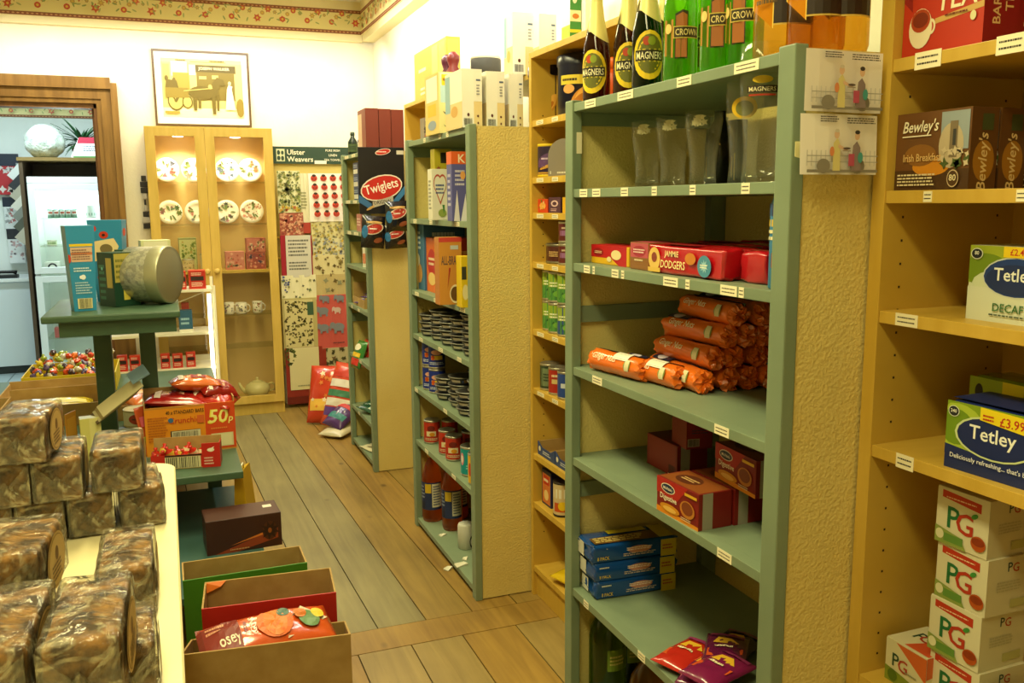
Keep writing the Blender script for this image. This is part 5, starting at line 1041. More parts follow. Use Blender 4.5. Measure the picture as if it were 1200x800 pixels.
for i, x in enumerate(xs): camface('cereal_box', ['white cereal box with a barcode, at the near front corner of the middle unit', 'white cereal box with a barcode, second from the front on the middle unit', 'white cereal box against the bookcase on top of the middle unit'][i], 'cereal', x, x+[.075, .07, .055][i], 3.09+.006*i, zz, hb-.004*i, .2, '#f1efe4', wht(), 'white cereal boxes on top of the middle unit')
smile = [('r', 0, 0, 1, 1, '#e9dfa0'), ('r', .12, .5, .9, .98, '#b9d6dc'), ('r', .2, .78, .8, .96, '#e8c824'), ('lines', .28, .83, .72, .92, 1, '#8a5a22'), ('e', .5, .36, .22, .045, '#3a3a4a'), ('e', .5, .375, .22, .04, '#e9dfa0'), ('e', .5, .14, .18, .04, '#5a5a5a'), ('e', .5, .15, .18, .035, '#e9dfa0')]
camface('cereal_box', 'yellow cereal box with a curved smile mark on top of the middle unit', 'cereal', A(515, 158, y=3.36).x, A(529, 157, y=3.36).x+.012, 3.36, zz, A(520, 84, y=3.36).z-zz, .19, '#e6dca0', {'front': smile, 'left': [('r', 0, 0, 1, 1, '#d9c070'), ('r', .1, .55, .9, .95, '#dfe3dc'), ('r', .2, .3, .8, .5, '#e0b824'), ('e', .5, .15, .3, .08, '#8a9ab0')]})
camface('cereal_box', 'pale cereal box with a wheat-coloured side, between the smile box and the white ones', 'cereal', 1.055, 1.12, 3.315-.0, zz, .205, .035, '#e0c48a', {'left': [('r', 0, .5, 1, 1, '#dfe3dc'), ('e', .5, .3, .3, .1, '#b98a4a')], 'front': [('r', .1, .1, .9, .9, '#c9a060')]})
camface('spice_box', 'slim box with dark speckled print near the far end of the middle unit top', 'box', A(497, 163, y=3.78).x, A(503.5, 162, y=3.78).x+.01, 3.78, zz, A(500, 138, y=3.78).z-zz, .06, '#8a7a6a', {'front': [('blobs', .05, .05, .95, .95, 20, .008, ['#3a3032', '#c9b0a0', '#a0503a'], 2, 4)]})
# wall shelf above with more white boxes
g = G(); g.box(-.11, -.3, -.02, .11, .3, 0, BEECH, .001); ws = g.build('wall_shelf', None, (XW-.111, 3.42, 1.975)); tag(ws, 'short yellow wall shelf above the middle unit', 'shelf')
for i, (pa, pb, lab) in enumerate(((601, 626, 'white cereal box on the wall shelf, nearest the bookcase top'), (632, 652, 'white cereal box on the wall shelf half behind the green one'))):
    x0 = A(pa, 80, y=3.22 if i == 0 else 3.16).x; yy = 3.22 if i == 0 else 3.16
    camface('cereal_box', lab, 'cereal', x0, A(pb, 80, y=yy).x, yy, 1.976, A(610, 14, y=yy).z-1.976, .09, '#f1efe4', wht(), 'white cereal boxes on the wall shelf')
yy = 2.93; camface('muesli_box', 'green and white box standing on the bookcase top above the dark tubs', 'box', A(668, 45, y=yy).x, A(681, 45, y=yy).x, yy, 2.0205, .22, .07, '#3f8a3a', {'front': [('r', 0, .45, 1, .62, '#e6dfb0'), ('e', .5, .53, .3, .04, '#c97a2a'), ('r', 0, .28, 1, .33, '#d9d02a'), ('lines', .2, .1, .8, .24, 3, '#9ac08a'), ('e', .4, .78, .2, .06, '#d9e0c0')], 'left': [('r', 0, 0, 1, 1, '#e6e4d6'), ('r', 0, 0, 1, .4, '#9ab02a')]})
yy = 2.9; camface('muesli_box', 'plain white box beside the green one on the bookcase top', 'box', A(686, 40, y=yy).x, A(700, 40, y=yy).x, yy, 2.0205, .26, .08, '#efece2')
# shelf 1: cereal boxes
zz = Z2[1]
def aisle2(px0, px1, py, X, z, pyt, d, name, lab, cat, body, prints=None, group=None):
    a = A(px0, py, x=X); b2 = A(px1, py, x=X); h = A((px0+px1)/2, pyt, y=(a.y+b2.y)/2).z-z if 0 else A((px0+px1)/2, pyt, x=X).z-z
    return pack(name, lab, cat, (X, a.y, z), (X, b2.y, z), max(h, .03), d, body, prints, group)
yf = 3.44; x0 = 1.06
camface('cereal_box', 'white cereal box with a red heart outline on the top inside shelf', 'cereal', A(507, 256, y=yf).x, A(526, 256, y=yf).x, yf, zz, .20, .06, '#dcd8c8', {'front': [('e', .35, .72, .25, .18, '#b04a3a'), ('e', .65, .72, .25, .18, '#b04a3a'), ('p', [(.12, .66), (.5, .3), (.88, .66)], '#b04a3a'), ('e', .35, .71, .21, .15, '#dcd8c8'), ('e', .65, .71, .21, .15, '#dcd8c8'), ('p', [(.18, .64), (.5, .36), (.82, .64)], '#dcd8c8'), ('t', 'Special', .5, .66, .1, '#3a4a7a', .6, {'rot': .5}) if 0 else ('lines', .22, .5, .8, .72, 3, '#4a5a8a'), ('e', .6, .14, .25, .08, '#8a9a4a'), ('p', [(.6, .3), (.75, .3), (.7, .1)], '#3f7a3a')], 'left': [('lines', .2, .2, .8, .8, 8, '#8a8a7a')]})
camface('cereal_box', 'olive and yellow cereal box behind the heart one', 'cereal', A(510, 230, y=3.56).x, A(530, 230, y=3.56).x, 3.56, zz, .285, .06, '#a89a22', {'front': [('r', .35, .8, .95, .95, '#2f2a1c'), ('blobs', .05, .1, .9, .75, 14, .012, ['#c9b84a', '#8a4a2a'], 3)]})
yf = 3.2; camface('cereal_box', 'purple cereal box with an orange top beside the near post', 'cereal', A(530, 257, y=yf).x, A(550, 257, y=yf).x, yf, zz, .255, .06, '#5a5a9a', {'front': [('r', 0, .82, 1, 1, '#d9602a'), ('t', 'K', .6, .9, .12, '#f1e0c0', None), ('lines', .2, .5, .9, .75, 4, '#c9c4dc'), ('p', [(.1, .0), (.3, .45), (.45, .0)], '#d9d4e0'), ('p', [(.5, 0), (.8, .4), (.9, 0)], '#e0dce4'), ('e', .65, .66, .15, .06, '#e0a05a')], 'left': [('r', 0, .82, 1, 1, '#d9602a'), ('lines', .2, .2, .8, .7, 6, '#c9c4dc')]})
zz = Z2[2]
def cerA(px0, px1, py, X, pyt, d, lab, body, fr, lf=None): return aisle2(px0, px1, py, X, zz, pyt, d, 'cereal_box', lab, 'cereal', body, {'front': fr, 'right': lf or []}, 'bright cereal boxes on the middle shelf')
cerA(486, 498, 340, 1.06, 262, .19, 'blue and white cereal box at the far end of the bright row', '#4a78a0', [('lines', .2, .6, .8, .9, 4, '#dfe6ea'), ('e', .5, .25, .3, .15, '#d9a05a'), ('e', .4, .45, .2, .1, '#e6dcc0')], [('r', 0, 0, 1, 1, '#3a6894'), ('lines', .2, .3, .8, .9, 5, '#c9d6dc')])
cerA(500, 514, 346, 1.07, 279, .19, 'orange and red cereal box second along the bright row', '#d96a1c', [('e', .5, .55, .35, .25, '#b8281c'), ('lines', .25, .48, .75, .66, 2, '#f1dcb8'), ('e', .5, .25, .3, .12, '#e6c070')], [('r', 0, 0, 1, 1, '#b8381c'), ('lines', .1, .3, .9, .8, 4, '#e0a05a')])
yf = 3.24; camface('cereal_box', 'tan bran cereal box with a bowl pictured on its front', 'cereal', A(515.5, 350, y=yf).x, A(539, 355, y=yf).x+.01, yf, zz, A(525, 278, y=yf).z-zz, .06, '#c98a3a', {'front': [('r', 0, .93, 1, 1, '#c0403a'), ('t', 'ALL-BRAN', .48, .66, .13, '#5a4a4a', .78), ('r', .5, .82, .85, .88, '#b9c0c4'), ('e', .7, .16, .26, .14, '#e6d8b0'), ('e', .7, .16, .22, .11, '#6a4a22'), ('p', [(.35, .25), (.5, .55), (.42, .55)], '#a83a2a')], 'left': [('r', 0, 0, 1, 1, '#b8742a')]}, 'bright cereal boxes on the middle shelf')
yf = 3.12; camface('cereal_box', 'yellow cereal box squeezed against the near post in the bright row', 'cereal', A(541, 350, y=yf).x, A(553, 352, y=yf).x, yf, zz, .19, .06, '#d9b81c', {'front': [('r', .05, .55, .5, .8, '#3a3a2a'), ('e', .4, .3, .3, .15, '#e6d8a0')]}, 'bright cereal boxes on the middle shelf')
camface('cereal_box', 'brown carton back standing behind the bright cereal boxes', 'cereal', 1.24, 1.33, 3.46, zz, .235, .06, '#8a5a2a', {'front': [('lines', .1, .2, .9, .8, 6, '#b98a4a')]}, 'bright cereal boxes on the middle shelf')
camface('cereal_box', 'dark blue carton standing behind the bright cereal boxes', 'cereal', 1.28, 1.36, 3.30, zz, .25, .06, '#23386a', None, 'bright cereal boxes on the middle shelf')
# pie tins
PT = C('#20222a', .3); PTR = mat('pie_tin_rim', '#9a9a92', .3, .8)
def pietin(lab, x, y, z, r=.066, h=.031, grp=None, s=0):
    g = G(); g.lathe([(r*.78, 0), (r*.8, .002), (r*.95, h-.004)], PT, 24, cap1=False); g.lathe([(r*.95, h-.004), (r, h-.003), (r, h), (r*.96, h+.0005), (r*.9, h-.002), (.001, h-.002)], PTR, 24, cap0=False, cap1=False)
    o = g.build('pie_tin', None, (x, y, z), s*.7); tag(o, lab, 'tin', grp)
    q = Pr(wrap([(r*.8+.0006, .002), (r*.95+.0006, h-.004)], .003, h-.005, face_cam(x, y)-s*.7, 2.6), r*2.2, h, fine=4); q.r(.12, .3, .4, .75, '#b9b0a0'); q.r(.5, .25, .85, .8, '#8a6a3a'); q.r(.45, .3, .5, .7, '#3a4a7a'); q.build('printed_band', o)
    g = G(); g.lathe([(r*.86, h-.0018), (.001, h-.0016)], C('#2c2a28', .4), 24, cap0=False, cap1=False); g.build('lid', o)
def stack(x, y, z, n, where, grp):
    for i in range(n): pietin('dark pie tin, %s in the %s' % (['lowest', 'second up', 'third up', 'fourth up', 'fifth up'][i], where), x+.003*((i*3) % 3-1), y+.003*((i*5) % 3-1), z+.0325*i, grp=grp, s=(i*37 % 5)/5)
z = Z2[3]; gp = 'dark pie tins on the upper tin shelf'
stack(1.095, 3.79, z, 3, 'farthest stack of the upper tin shelf', gp); stack(1.10, 3.645, z, 4, 'second-farthest stack of the upper tin shelf', gp); stack(1.10, 3.50, z, 4, 'middle stack of the upper tin shelf', gp); stack(1.10, 3.355, z, 4, 'second-nearest stack of the upper tin shelf', gp); stack(1.10, 3.205, z, 5, 'stack by the near post, upper tin shelf', gp)
stack(1.25, 3.72, z, 3, 'rear stack at the far end, upper tin shelf', gp); stack(1.25, 3.45, z, 4, 'rear stack in the middle, upper tin shelf', gp)
z = Z2[4]; gp = 'dark pie tins on the lower tin shelf'
stack(1.10, 3.58, z, 3, 'stack next to the blue cans, lower tin shelf', gp); stack(1.11, 3.42, z, 4, 'second stack from the blue cans, lower tin shelf', gp); stack(1.095, 3.27, z, 3, 'third stack from the blue cans, lower tin shelf', gp); stack(1.10, 3.135, z, 5, 'stack by the near post, lower tin shelf', gp)
stack(1.25, 3.40, z, 4, 'rear stack in the middle, lower tin shelf', gp)
bl_ops = [('r', 0, 0, 1, 1, '#1c2f86'), ('e', .5, .7, .3, .12, '#d9a08a'), ('r', .2, .35, .8, .55, '#e0c23a'), ('lines', .1, .1, .9, .25, 2, '#c9d0e0'), ('e', .3, .45, .1, .12, '#c0501c')]
for i, (x, y, k, lab) in enumerate(((1.075, 3.80, 0, 'blue can at the bottom of the farthest pair of stacked blue cans'), (1.075, 3.80, 1, 'blue can on top of the farthest pair of stacked blue cans'), (1.08, 3.715, 0, 'blue can at the bottom of the nearer pair of stacked blue cans'), (1.08, 3.715, 1, 'blue can on top of the nearer pair of stacked blue cans'))):
    can('food_can', lab, 'can', x, y, z+.1105*k, .0375, .11, '#1c2f86', bl_ops, 'blue food cans')
can('food_can', 'dark blue can with a pink patch behind the pie tins', 'can', 1.22, 3.60, z, .0375, .11, '#1c2450', [('e', .5, .6, .2, .2, '#c98a8a')])
can('food_can', 'second dark blue can behind the pie tins, near the middle', 'can', 1.24, 3.52, z, .0375, .11, '#181f40', [('r', .2, .3, .8, .5, '#4a5a9a')])
z = Z2[5]; rd = [('r', 0, 0, 1, 1, '#b0301c'), ('r', .2, .3, .7, .55, '#d9c8a0'), ('e', .45, .7, .2, .14, '#6a1a14'), ('lines', .1, .08, .9, .22, 2, '#e0c8a0'), ('e', .5, .4, .14, .1, '#c9861c')]
for i, (x, y, lab) in enumerate(((1.075, 3.80, 'red can at the far front corner of the red group'), (1.15, 3.77, 'red can second back at the far end of the red group'), (1.085, 3.60, 'red can at the front, left of the pair with dark tops'), (1.085, 3.50, 'red can nearest the teal can'), (1.17, 3.54, 'red can behind the front pair'), (1.24, 3.66, 'red can deep in the red group'), (1.2, 3.43, 'red can behind the teal can'))):
    can('food_can', lab, 'can', x, y, z, .0375, .108, '#b0301c', rd, 'red food cans')
can('food_can', 'teal can with a pink and white label on the lower can shelf', 'can', 1.085, 3.275, z, .043, .12, '#1c8a8f', [('e', .1, .6, .1, .25, '#d98a9a'), ('e', .1, .6, .06, .15, '#e6dfd4'), ('lines', .3, .2, .9, .4, 2, '#9ad0d0')])
can('food_can', 'yellow can beside the near post on the lower can shelf', 'can', 1.075, 3.15, z, .043, .125, '#d9a81c', [('e', .1, .5, .1, .25, '#c0401c'), ('lines', .3, .2, .9, .4, 2, '#8a6a1c')])
can('food_can', 'small white tub behind the teal and yellow cans', 'tub', 1.165, 3.20, z, .03, .12, '#d6d0bc', [('r', .3, .3, .7, .5, '#a8503a')], lid='#dcd8cc')
z = Z2[6]; IB = [(.03, 0), (.043, .004), (.046, .02), (.046, .19), (.043, .215), (.03, .265), (.016, .29), (.0145, .3), (.0145, .315)]
ibl = [('r', 0, 0, 1, 1, '#23305a'), ('r', .3, .62, .55, .95, '#c9a82a'), ('r', .58, .1, .98, .95, '#cfc8b0'), ('lines', .62, .15, .95, .9, 8, '#3a4468'), ('bars', .05, .05, .28, .3), ('lines', .05, .4, .3, .9, 4, '#8a94b0')]
for i, (x, y, lab) in enumerate(((1.078, 3.835, 'orange drink bottle at the far front of the bottom shelf, label fully seen'), (1.13, 3.69, 'orange drink bottle nearest the post on the bottom shelf'), (1.20, 3.82, 'orange drink bottle in the back row between the front two'), (1.25, 3.62, 'orange drink bottle deepest behind the near post'))):
    bottle(lab, x, y, z, IB, ORANGE, None, None, C('#c98a2a', .4), 'orange drink bottles', ibl, (.06, .19), 2.6, -.2)
x = 1.11; p = A(546, 638, x=x); g = G(); g.lathe([(.03, 0), (.034, .003), (.034, .1), (.03, .108), (.026, .11)], C('#c9c8bc', .35), 20); o = g.build('white_can', None, (A(546, 641, z=z).x, A(546, 641, z=z).y, z)); tag(o, 'white cylinder standing near the post on the bottom shelf', 'can')
q = Pr(wrap([(.0345, 0), (.0345, .11)], 0, .11, face_cam(1.09, 3.125)+.9, 1), .034, .11, fine=4); q.e(.5, .3, .4, .25, '#3a3a3a'); q.e(.5, .3, .25, .15, '#c9c8bc'); q.build('printed_mark', o)
for i, (x, y, r_, s_) in enumerate(((1.06, 3.62, .4, .016), (1.07, 3.33, 1.0, .014), (1.035, 3.28, .2, .026), (1.005, 3.36, .7, .02))):
    zq = z if x > 1.02 else 0.001
    g = G(); g.hexa([(-s_, -s_*.7, 0), (s_, -s_*.6, 0), (s_, s_*.7, 0), (-s_*.8, s_*.6, 0), (-s_, -s_*.7, .002), (s_, -s_*.6, .008), (s_, s_*.7, .003), (-s_*.8, s_*.6, .006)], C('#dcd6c0', .7)); tag(g.build('paper_scrap', None, (x, y, zq+.0005), r_), ['tiny white paper scrap nearest the drink bottles', 'tiny white paper scrap in the middle of the bottom shelf', 'square white paper scrap near the post on the shelf lip', 'white paper scrap on the floor under the shelf lip'][i], 'paper scrap')

# ================================================================== RECESSED BOOKCASE BETWEEN THE GREEN UNITS
def bshelf(px, py, x=1.30): return A(px, py, x=x)
z = ZB[0]
TUB = [(.058, 0), (.07, .004), (.07, .16), (.073, .165), (.073, .172), (.07, .176), (.07, .196), (.066, .2)]
for i, (px, x, lab) in enumerate(((642, 1.335, 'dark blue snack tub with golden wheat print, farthest on the top bookcase shelf'), (678, 1.335, 'dark blue snack tub behind the nearest post on the top bookcase shelf'), (664, 1.43, 'dark snack tub at the back of the top bookcase shelf'))):
    y = A(px, 110, x=x).y; g = G(); g.lathe(TUB, C('#181c38', .3), 28); o = g.build('snack_tub', None, (x, y, z)); tag(o, lab, 'tub', 'dark snack tubs')
    q = Pr(wrap([(.0706, 0), (.0706, .2)], .01, .16, face_cam(x, y), 2.4), .07*2.4, .15, fine=6)
    run(q, [('r', .0, .62, .5, .85, '#d9b04a') if i == 0 else ('r', .1, .6, .6, .8, '#d9c23a'), ('t', 'icks', .25, .74, .15, '#3a2a14', .3) if i == 0 else ('lines', .15, .65, .55, .75, 1, '#3a2a14'), ('e', .52, .3, .24, .14, '#c9862a', .9), ('e', .56, .36, .22, .1, '#e0a84a', 1.0), ('e', .48, .24, .2, .07, '#b8701c', .8), ('e', .3, .5, .12, .1, '#d9a05a')]); q.build('printed_design', o)
    g = G(); g.lathe([(.0735, .165), (.0735, .196), (.066, .2005)], C('#12162c', .3), 28, cap0=False); g.build('lid', o)
x = 1.30; y = 2.385
g = G(); g.lathe([(.022, 0), (.026, .003), (.026, .09), (.016, .11)], C('#c9501c', .35), 18); g.lathe([(.0165, .11), (.0165, .14), (.012, .145)], C('#d9601c', .4), 18); o = g.build('sauce_bottle', None, (x, 2.49, z)); tag(o, 'orange-capped bottle beside the snack tubs behind the near post', 'bottle')
z = ZB[1]
can('drink_tub', 'dark drinking chocolate tub with a yellow lid', 'tub', 1.287, 2.955, z, .04, .115, '#2a1c3a', [('e', .4, .5, .45, .22, '#5a3a6a', .4), ('e', .5, .3, .4, .06, '#b8862a', .3), ('lines', .2, .5, .8, .62, 1, '#c9b0d0'), ('r', 0, .02, 1, .08, '#b8862a')], lid='#d9b81c')
x = 1.33; hh = .125; w = .13
g = G(); g.prism([(-w/2, 0), (w/2, 0), (w/2, hh*.55)] + [(w/2*math.cos(t*PI/12), hh*.55+hh*.45*math.sin(t*PI/12)) for t in range(1, 12)] + [(-w/2, hh*.55)], -.015, .015, C('#7d7468', .5)); o = g.build('round_topped_box', None, (1.29, 2.815, z), -PI/2+.5); tag(o, 'grey arch-topped box beside the yellow-lidded tub', 'box')
q = Pr(lambda u, v, L: ((u-.5)*w, -.015-L, v*hh), w, hh); q.r(.06, .06, .1, .14, '#b9b4a8'); q.lines(.3, .05, .9, .14, 1, '#c9c4b8'); q.build('printed_design', o)
z = ZB[2]
aisle2(630, 642, 251, 1.265, z, 233, .05, 'jelly_carton', 'small red-orange carton on the third bookcase shelf', 'box', '#c9401c', {'front': [('e', .5, .5, .3, .25, '#e0a04a'), ('blobs', .1, .1, .9, .9, 6, .006, ['#5a7a2a', '#e6c890'], 2)], 'right': [('r', 0, 0, 1, 1, '#a8301c')]})
aisle2(643, 657, 251, 1.265, z, 231, .05, 'jelly_carton', 'small purple carton next to the red-orange one', 'box', '#4a2a4a', {'front': [('e', .5, .6, .3, .2, '#d9b8c0'), ('e', .5, .6, .18, .12, '#4a2a4a'), ('lines', .2, .1, .8, .3, 2, '#c9a0b0')], 'right': [('r', 0, 0, 1, 1, '#3a2038')]})
aisle2(659, 668, 251, 1.265, z, 231, .05, 'jelly_carton', 'small yellow carton behind the near post on the third shelf', 'box', '#d9a81c')
z = ZB[3]
x = 1.34; y = A(638, 304, x=x).y; can('pudding_tin', 'wide brown tin with a burger pictured on its side', 'tin', 1.32, 2.89, z, .068, .07, '#4a1c14', [('e', .6, .45, .17, .36, '#c98a3a'), ('r', .44, .38, .76, .5, '#3a2a14'), ('e', .6, .3, .15, .12, '#d9a04a'), ('lines', .1, .3, .36, .7, 3, '#d9b070')], rim='#8f8a78')
for k in range(2): can('food_can', ['dark red can below another beside the burger tin', 'dark red can stacked on top beside the burger tin'][k], 'can', 1.285, 2.785, z+.0755*k, .034, .075, '#5a1c1c', [('r', .1, .3, .9, .6, '#8a5a8a'), ('lines', .2, .65, .8, .85, 1, '#c9b09a')], 'dark red cans beside the burger tin')
z = ZB[4]
gc = [('r', 0, 0, 1, 1, '#3f7a3a'), ('r', 0, .5, 1, 1, '#8aa02a'), ('t', 'Batchelors' if 0 else 'Marrowfat', .5, .62, .16, '#e6e8c8', .8) if 0 else ('lines', .1, .5, .9, .72, 2, '#e6e8c8'), ('p', [(.1, .1), (.3, .4), (.5, .1)], '#2a5a2a'), ('e', .5, .25, .2, .12, '#6aa03a')]
for i, y in enumerate((2.955, 2.875, 2.795)):
    for k in range(2): can('food_can', 'green and white vegetable can, %s pair from the far end, %s' % (ORD[i], ('lower', 'upper')[k]), 'can', 1.288 if i else 1.30, y, z+.1105*k, .037, .11, '#4f8a3a' if i < 2 or k else '#2a4a8a', gc, 'stacked green vegetable cans')
z = ZB[5]
can('food_can', 'dark green labelled can at the far end of its bookcase shelf', 'can', 1.29, 2.955, z, .037, .1, '#2a3a2a', [('r', .1, .1, .9, .9, '#6a7a5a'), ('lines', .2, .3, .8, .7, 3, '#2a3a2a')]); can('food_can', 'red labelled can between the dark green and blue cans', 'can', 1.287, 2.87, z, .037, .1, '#a0281c', [('r', .2, .4, .8, .6, '#c9b070'), ('lines', .2, .65, .8, .85, 1, '#e0c8a0')]); can('food_can', 'blue labelled can beside the near post on its bookcase shelf', 'can', 1.285, 2.787, z, .037, .1, '#23408a', [('r', .2, .4, .8, .6, '#b9c0d0')]); can('food_can', 'plain topped can behind the red labelled one', 'can', 1.375, 2.91, z, .037, .105, '#8a8a6a')
z = ZB[6]
for i, (y1, lab) in enumerate(((2.995, 'empty blue-sided display tray at the far end of the shelf'), (2.835, 'empty blue-sided display tray beside the near post'))):
    R = empty('display_tray', lab, 'tray', (1.36, y1-.08, z), -PI/2, 'empty cardboard display trays')
    g = G(); w, d = .155, .2
    g.box(-w/2, -d/2, 0, w/2, d/2, .003, CARD); g.box(-w/2, -d/2, .003, -w/2+.003, d/2, .05, CARD); g.box(w/2-.003, -d/2, .003, w/2, d/2, .05, CARD); g.hexa([(-w/2, d/2-.003, .003), (w/2, d/2-.003, .003), (w/2, d/2, .003), (-w/2, d/2, .003), (-w/2, d/2-.003, .15), (w/2, d/2-.003, .15), (w/2, d/2, .15), (-w/2, d/2, .15)], CARD); g.build('tray', R)
    g = G(); g.prism([(-w/2, 0), (w/2, 0), (w/2, .05), (w/4, .032), (-w/4, .032), (-w/2, .05)], -d/2-.003, -d/2, C('#23407a', .45)); f_ = g.build('front_panel', R)
    flatpr('printed_design', f_, lambda u, v, L: ((u-.5)*w, -d/2-.003-L, v*.05), w, .05, [('e', .12, .5, .06, .2, '#d9d4c4'), ('lines', .3, .2, .8, .5, 2, '#c9d0dc')])
z = ZB[7]
pack('sponge_carton_' if 0 else 'sponge_carton', 'navy and orange carton on the low bookcase shelf', 'box', (1.27, 2.985, z), (1.27, 2.90, z), .135, .1, '#1c2450', {'front': [('r', .08, .06, .92, .9, '#c9703a'), ('r', .2, .6, .8, .85, '#b8281c'), ('e', .5, .3, .25, .15, '#e6c88a'), ('lines', .25, .65, .75, .8, 1, '#f1e0c0')], 'right': [('r', .35, .1, .8, .5, '#c9c4b0'), ('bars', .4, .12, .75, .4), ('lines', .2, .6, .8, .9, 2, '#8a94b8')]})
0 and aisle2(628, 640, 590, 1.30, z, 552, .12, 'sponge_carton', 'navy and orange carton on the low bookcase shelf', 'box', '#1c2450', {'front': [('r', .08, .06, .92, .9, '#c9703a'), ('r', .2, .6, .8, .85, '#b8281c'), ('e', .5, .3, .25, .15, '#e6c88a'), ('lines', .25, .65, .75, .8, 1, '#f1e0c0')], 'right': [('r', .35, .1, .8, .5, '#c9c4b0'), ('bars', .4, .12, .75, .4), ('lines', .2, .6, .8, .9, 2, '#8a94b8')]})
can('sauce_jar', 'jar with a white and orange label beside the low carton', 'jar', 1.285, 2.83, z, .035, .13, '#c9b48a', [('r', 0, .55, 1, .85, '#dcd8c8'), ('r', .1, .1, .9, .4, '#c0501c'), ('e', .5, .3, .2, .15, '#d9b81c')], lid='#2a2420')
z = ZB[8]
bag('snack_packet', 'yellow packet peeping out by the near post above the lowest shelf', 'packet', (1.33, 2.76, z+.002), (0, 0, .3), .14, .2, .05, '#d9b81c', [('r', .2, .3, .8, .6, '#c0401c')], seed=71)
g = G(); g.hexa([(-.03, -.02, 0), (.03, -.025, 0), (.035, .02, 0), (-.03, .022, 0), (-.03, -.02, .004), (.03, -.025, .012), (.035, .02, .01), (-.03, .022, .003)], C('#dcd8cc', .7)); tag(g.build('paper_scrap', None, (1.285, 2.62, z+.0005), .5), 'white paper scrap on the lowest bookcase shelf', 'paper scrap')
# upper things on the far recessed bookcase
yb3 = A(451, 120, x=1.30)
zt3 = 2.0205
a = A(452, 128, x=1.27); b2 = A(476, 124, x=1.27)
g = G(); L0, H0 = .62, .27; 
o = pack('gift_carton', 'tall yellow-olive carton standing on top of the far bookcase', 'box', (1.30, 4.78, zt3), (1.30, 4.20, zt3), .26, .07, '#c2ab4a', {'front': [('r', .0, 0, .55, 1, '#b9a244'), ('r', .58, .05, .75, .95, '#d9c46a'), ('r', .8, .05, .97, .95, '#d0ba5c'), ('lines', .15, .55, .45, .68, 1, '#efe6c0'), ('lines', .2, .12, .42, .3, 2, '#efe6c0')], 'right': [('r', .1, .05, .9, .95, '#cdb85a')]})
for i, (px, lab, c) in enumerate(((503, 'purple chocolate figure box on the far bookcase, farther of the two', '#5a2438'), (509, 'dark red bottle-shaped pack on the far bookcase, nearer of the two', '#7a2a2a'))):
    x = 1.28; y = A(px, 110, x=x).y; y = (4.12, 4.03)[i]
    g = G(); g.lathe([(.03, 0), (.035, .004), (.035, .07), (.02, .095), (.028, .12), (.03, .14), (.012, .16)], C(c, .35), 16); o = g.build('novelty_pack', None, (x, y, zt3)); tag(o, lab, 'pack')
    g = G(); g.lathe([(.0355, .015), (.0355, .05)], C('#e0d8c0' if i == 0 else '#c9602a', .4), 16, cap0=False, cap1=False); g.build('label_band', o)
x = 1.42; p = A(527, 82, x=x); g = G(); g.lathe([(.07, 0), (.07, .12), (.068, .13)], C('#4a4a4a', .5), 24, cap1=False); o = g.build('dispenser', None, (x, 3.98, zt3)); tag(o, 'grey canister with a white pointed cap behind the cereal boxes', 'canister')
g = G(); g.lathe([(.0705, .125), (.066, .145), (.03, .185), (.008, .21), (.001, .213)], C('#f1f0ea', .3), 24); g.build('pointed_cap', o)

# ================================================================== FARTHEST GREEN UNIT
zt = Z3[0]
xs = [A(q, 172, y=4.84).x for q in (429, 444.5, 459, 474)]
hb = A(450, 127, y=4.84).z-zt
for i in range(3): camface('brown_carton', ['leftmost of three tall red-brown cartons on the farthest unit', 'middle one of three tall red-brown cartons on the farthest unit', 'rightmost of three tall red-brown cartons on the farthest unit'][i], 'box', xs[i]+.001, xs[i+1]-.001, 4.84, zt, hb-.002*i, .2, '#7a3426', {'front': [('r', .0, .0, .04, 1, '#6a2c20')], 'left': [('r', 0, .1, .5, .9, '#c9a890')]}, 'tall red-brown cartons')
x = 1.25; g = G(); g.hexa([(-.04, -.03, 0), (.04, -.03, 0), (.04, .03, 0), (-.04, .03, 0), (-.045, -.03, .26), (.04, -.03, .24), (.04, .03, .24), (-.045, .03, .26)], C('#e6dfae', .5)); o = g.build('folded_card', None, (1.2, 5.25, zt)); tag(o, 'cream card with a yellow corner behind the red-brown cartons', 'card')
flatpr('printed_corner', o, lambda u, v, L: (-.04+.08*u, -.0305-L, .26*v), .08, .26, [('p', [(.4, .98), (.95, .7), (.9, .92)], '#e0b824')])
for i, (px, x, h, c, lab) in enumerate(((410, 1.06, .13, '#1c2a22', 'dark green bottle at the far end of the farthest unit top'), (416, 1.10, .17, '#3a5a2a', 'taller green bottle second along the farthest unit top'), (420, 1.07, .12, '#2a2a5a', 'blue banded bottle beside the red-brown cartons'))):
    y = A(px, 182, x=x).y; y = (5.31, 5.17, 5.08)[i]
    bottle(lab, x, y, zt, [(.024, 0), (.028, .003), (.028, h*.6), (.012, h*.8), (.011, h)], C(c, .2), None, None, C(['#2a3a2a', '#c9b84a', '#d9c070'][i], .4), 'small bottles on the farthest unit', [('r', .05, .1, .95, .9, ['#4a5a3a', '#8a9a4a', '#c9c4b0'][i]), ('lines', .2, .3, .8, .7, 2, '#23302a')], (.015, h*.55))
def sm(x, y, z, w, h, d, c, lab, ops=None, name='small_carton', rz=-PI/2, grp=None):
    g = G(); g.box(-w/2, -d/2, 0, w/2, d/2, h, C(c), .001); o = g.build(name, None, (x, y, z), rz); tag(o, lab, 'box', grp)
    if ops: flatpr('printed_design', o, lambda u, v, L: ((u-.5)*w, -d/2-L, v*h), w, h, ops)
    return o
bop = [('r', .05, .1, .95, .45, '#c9c8c0'), ('lines', .1, .55, .9, .85, 2, '#a0b0d0')]
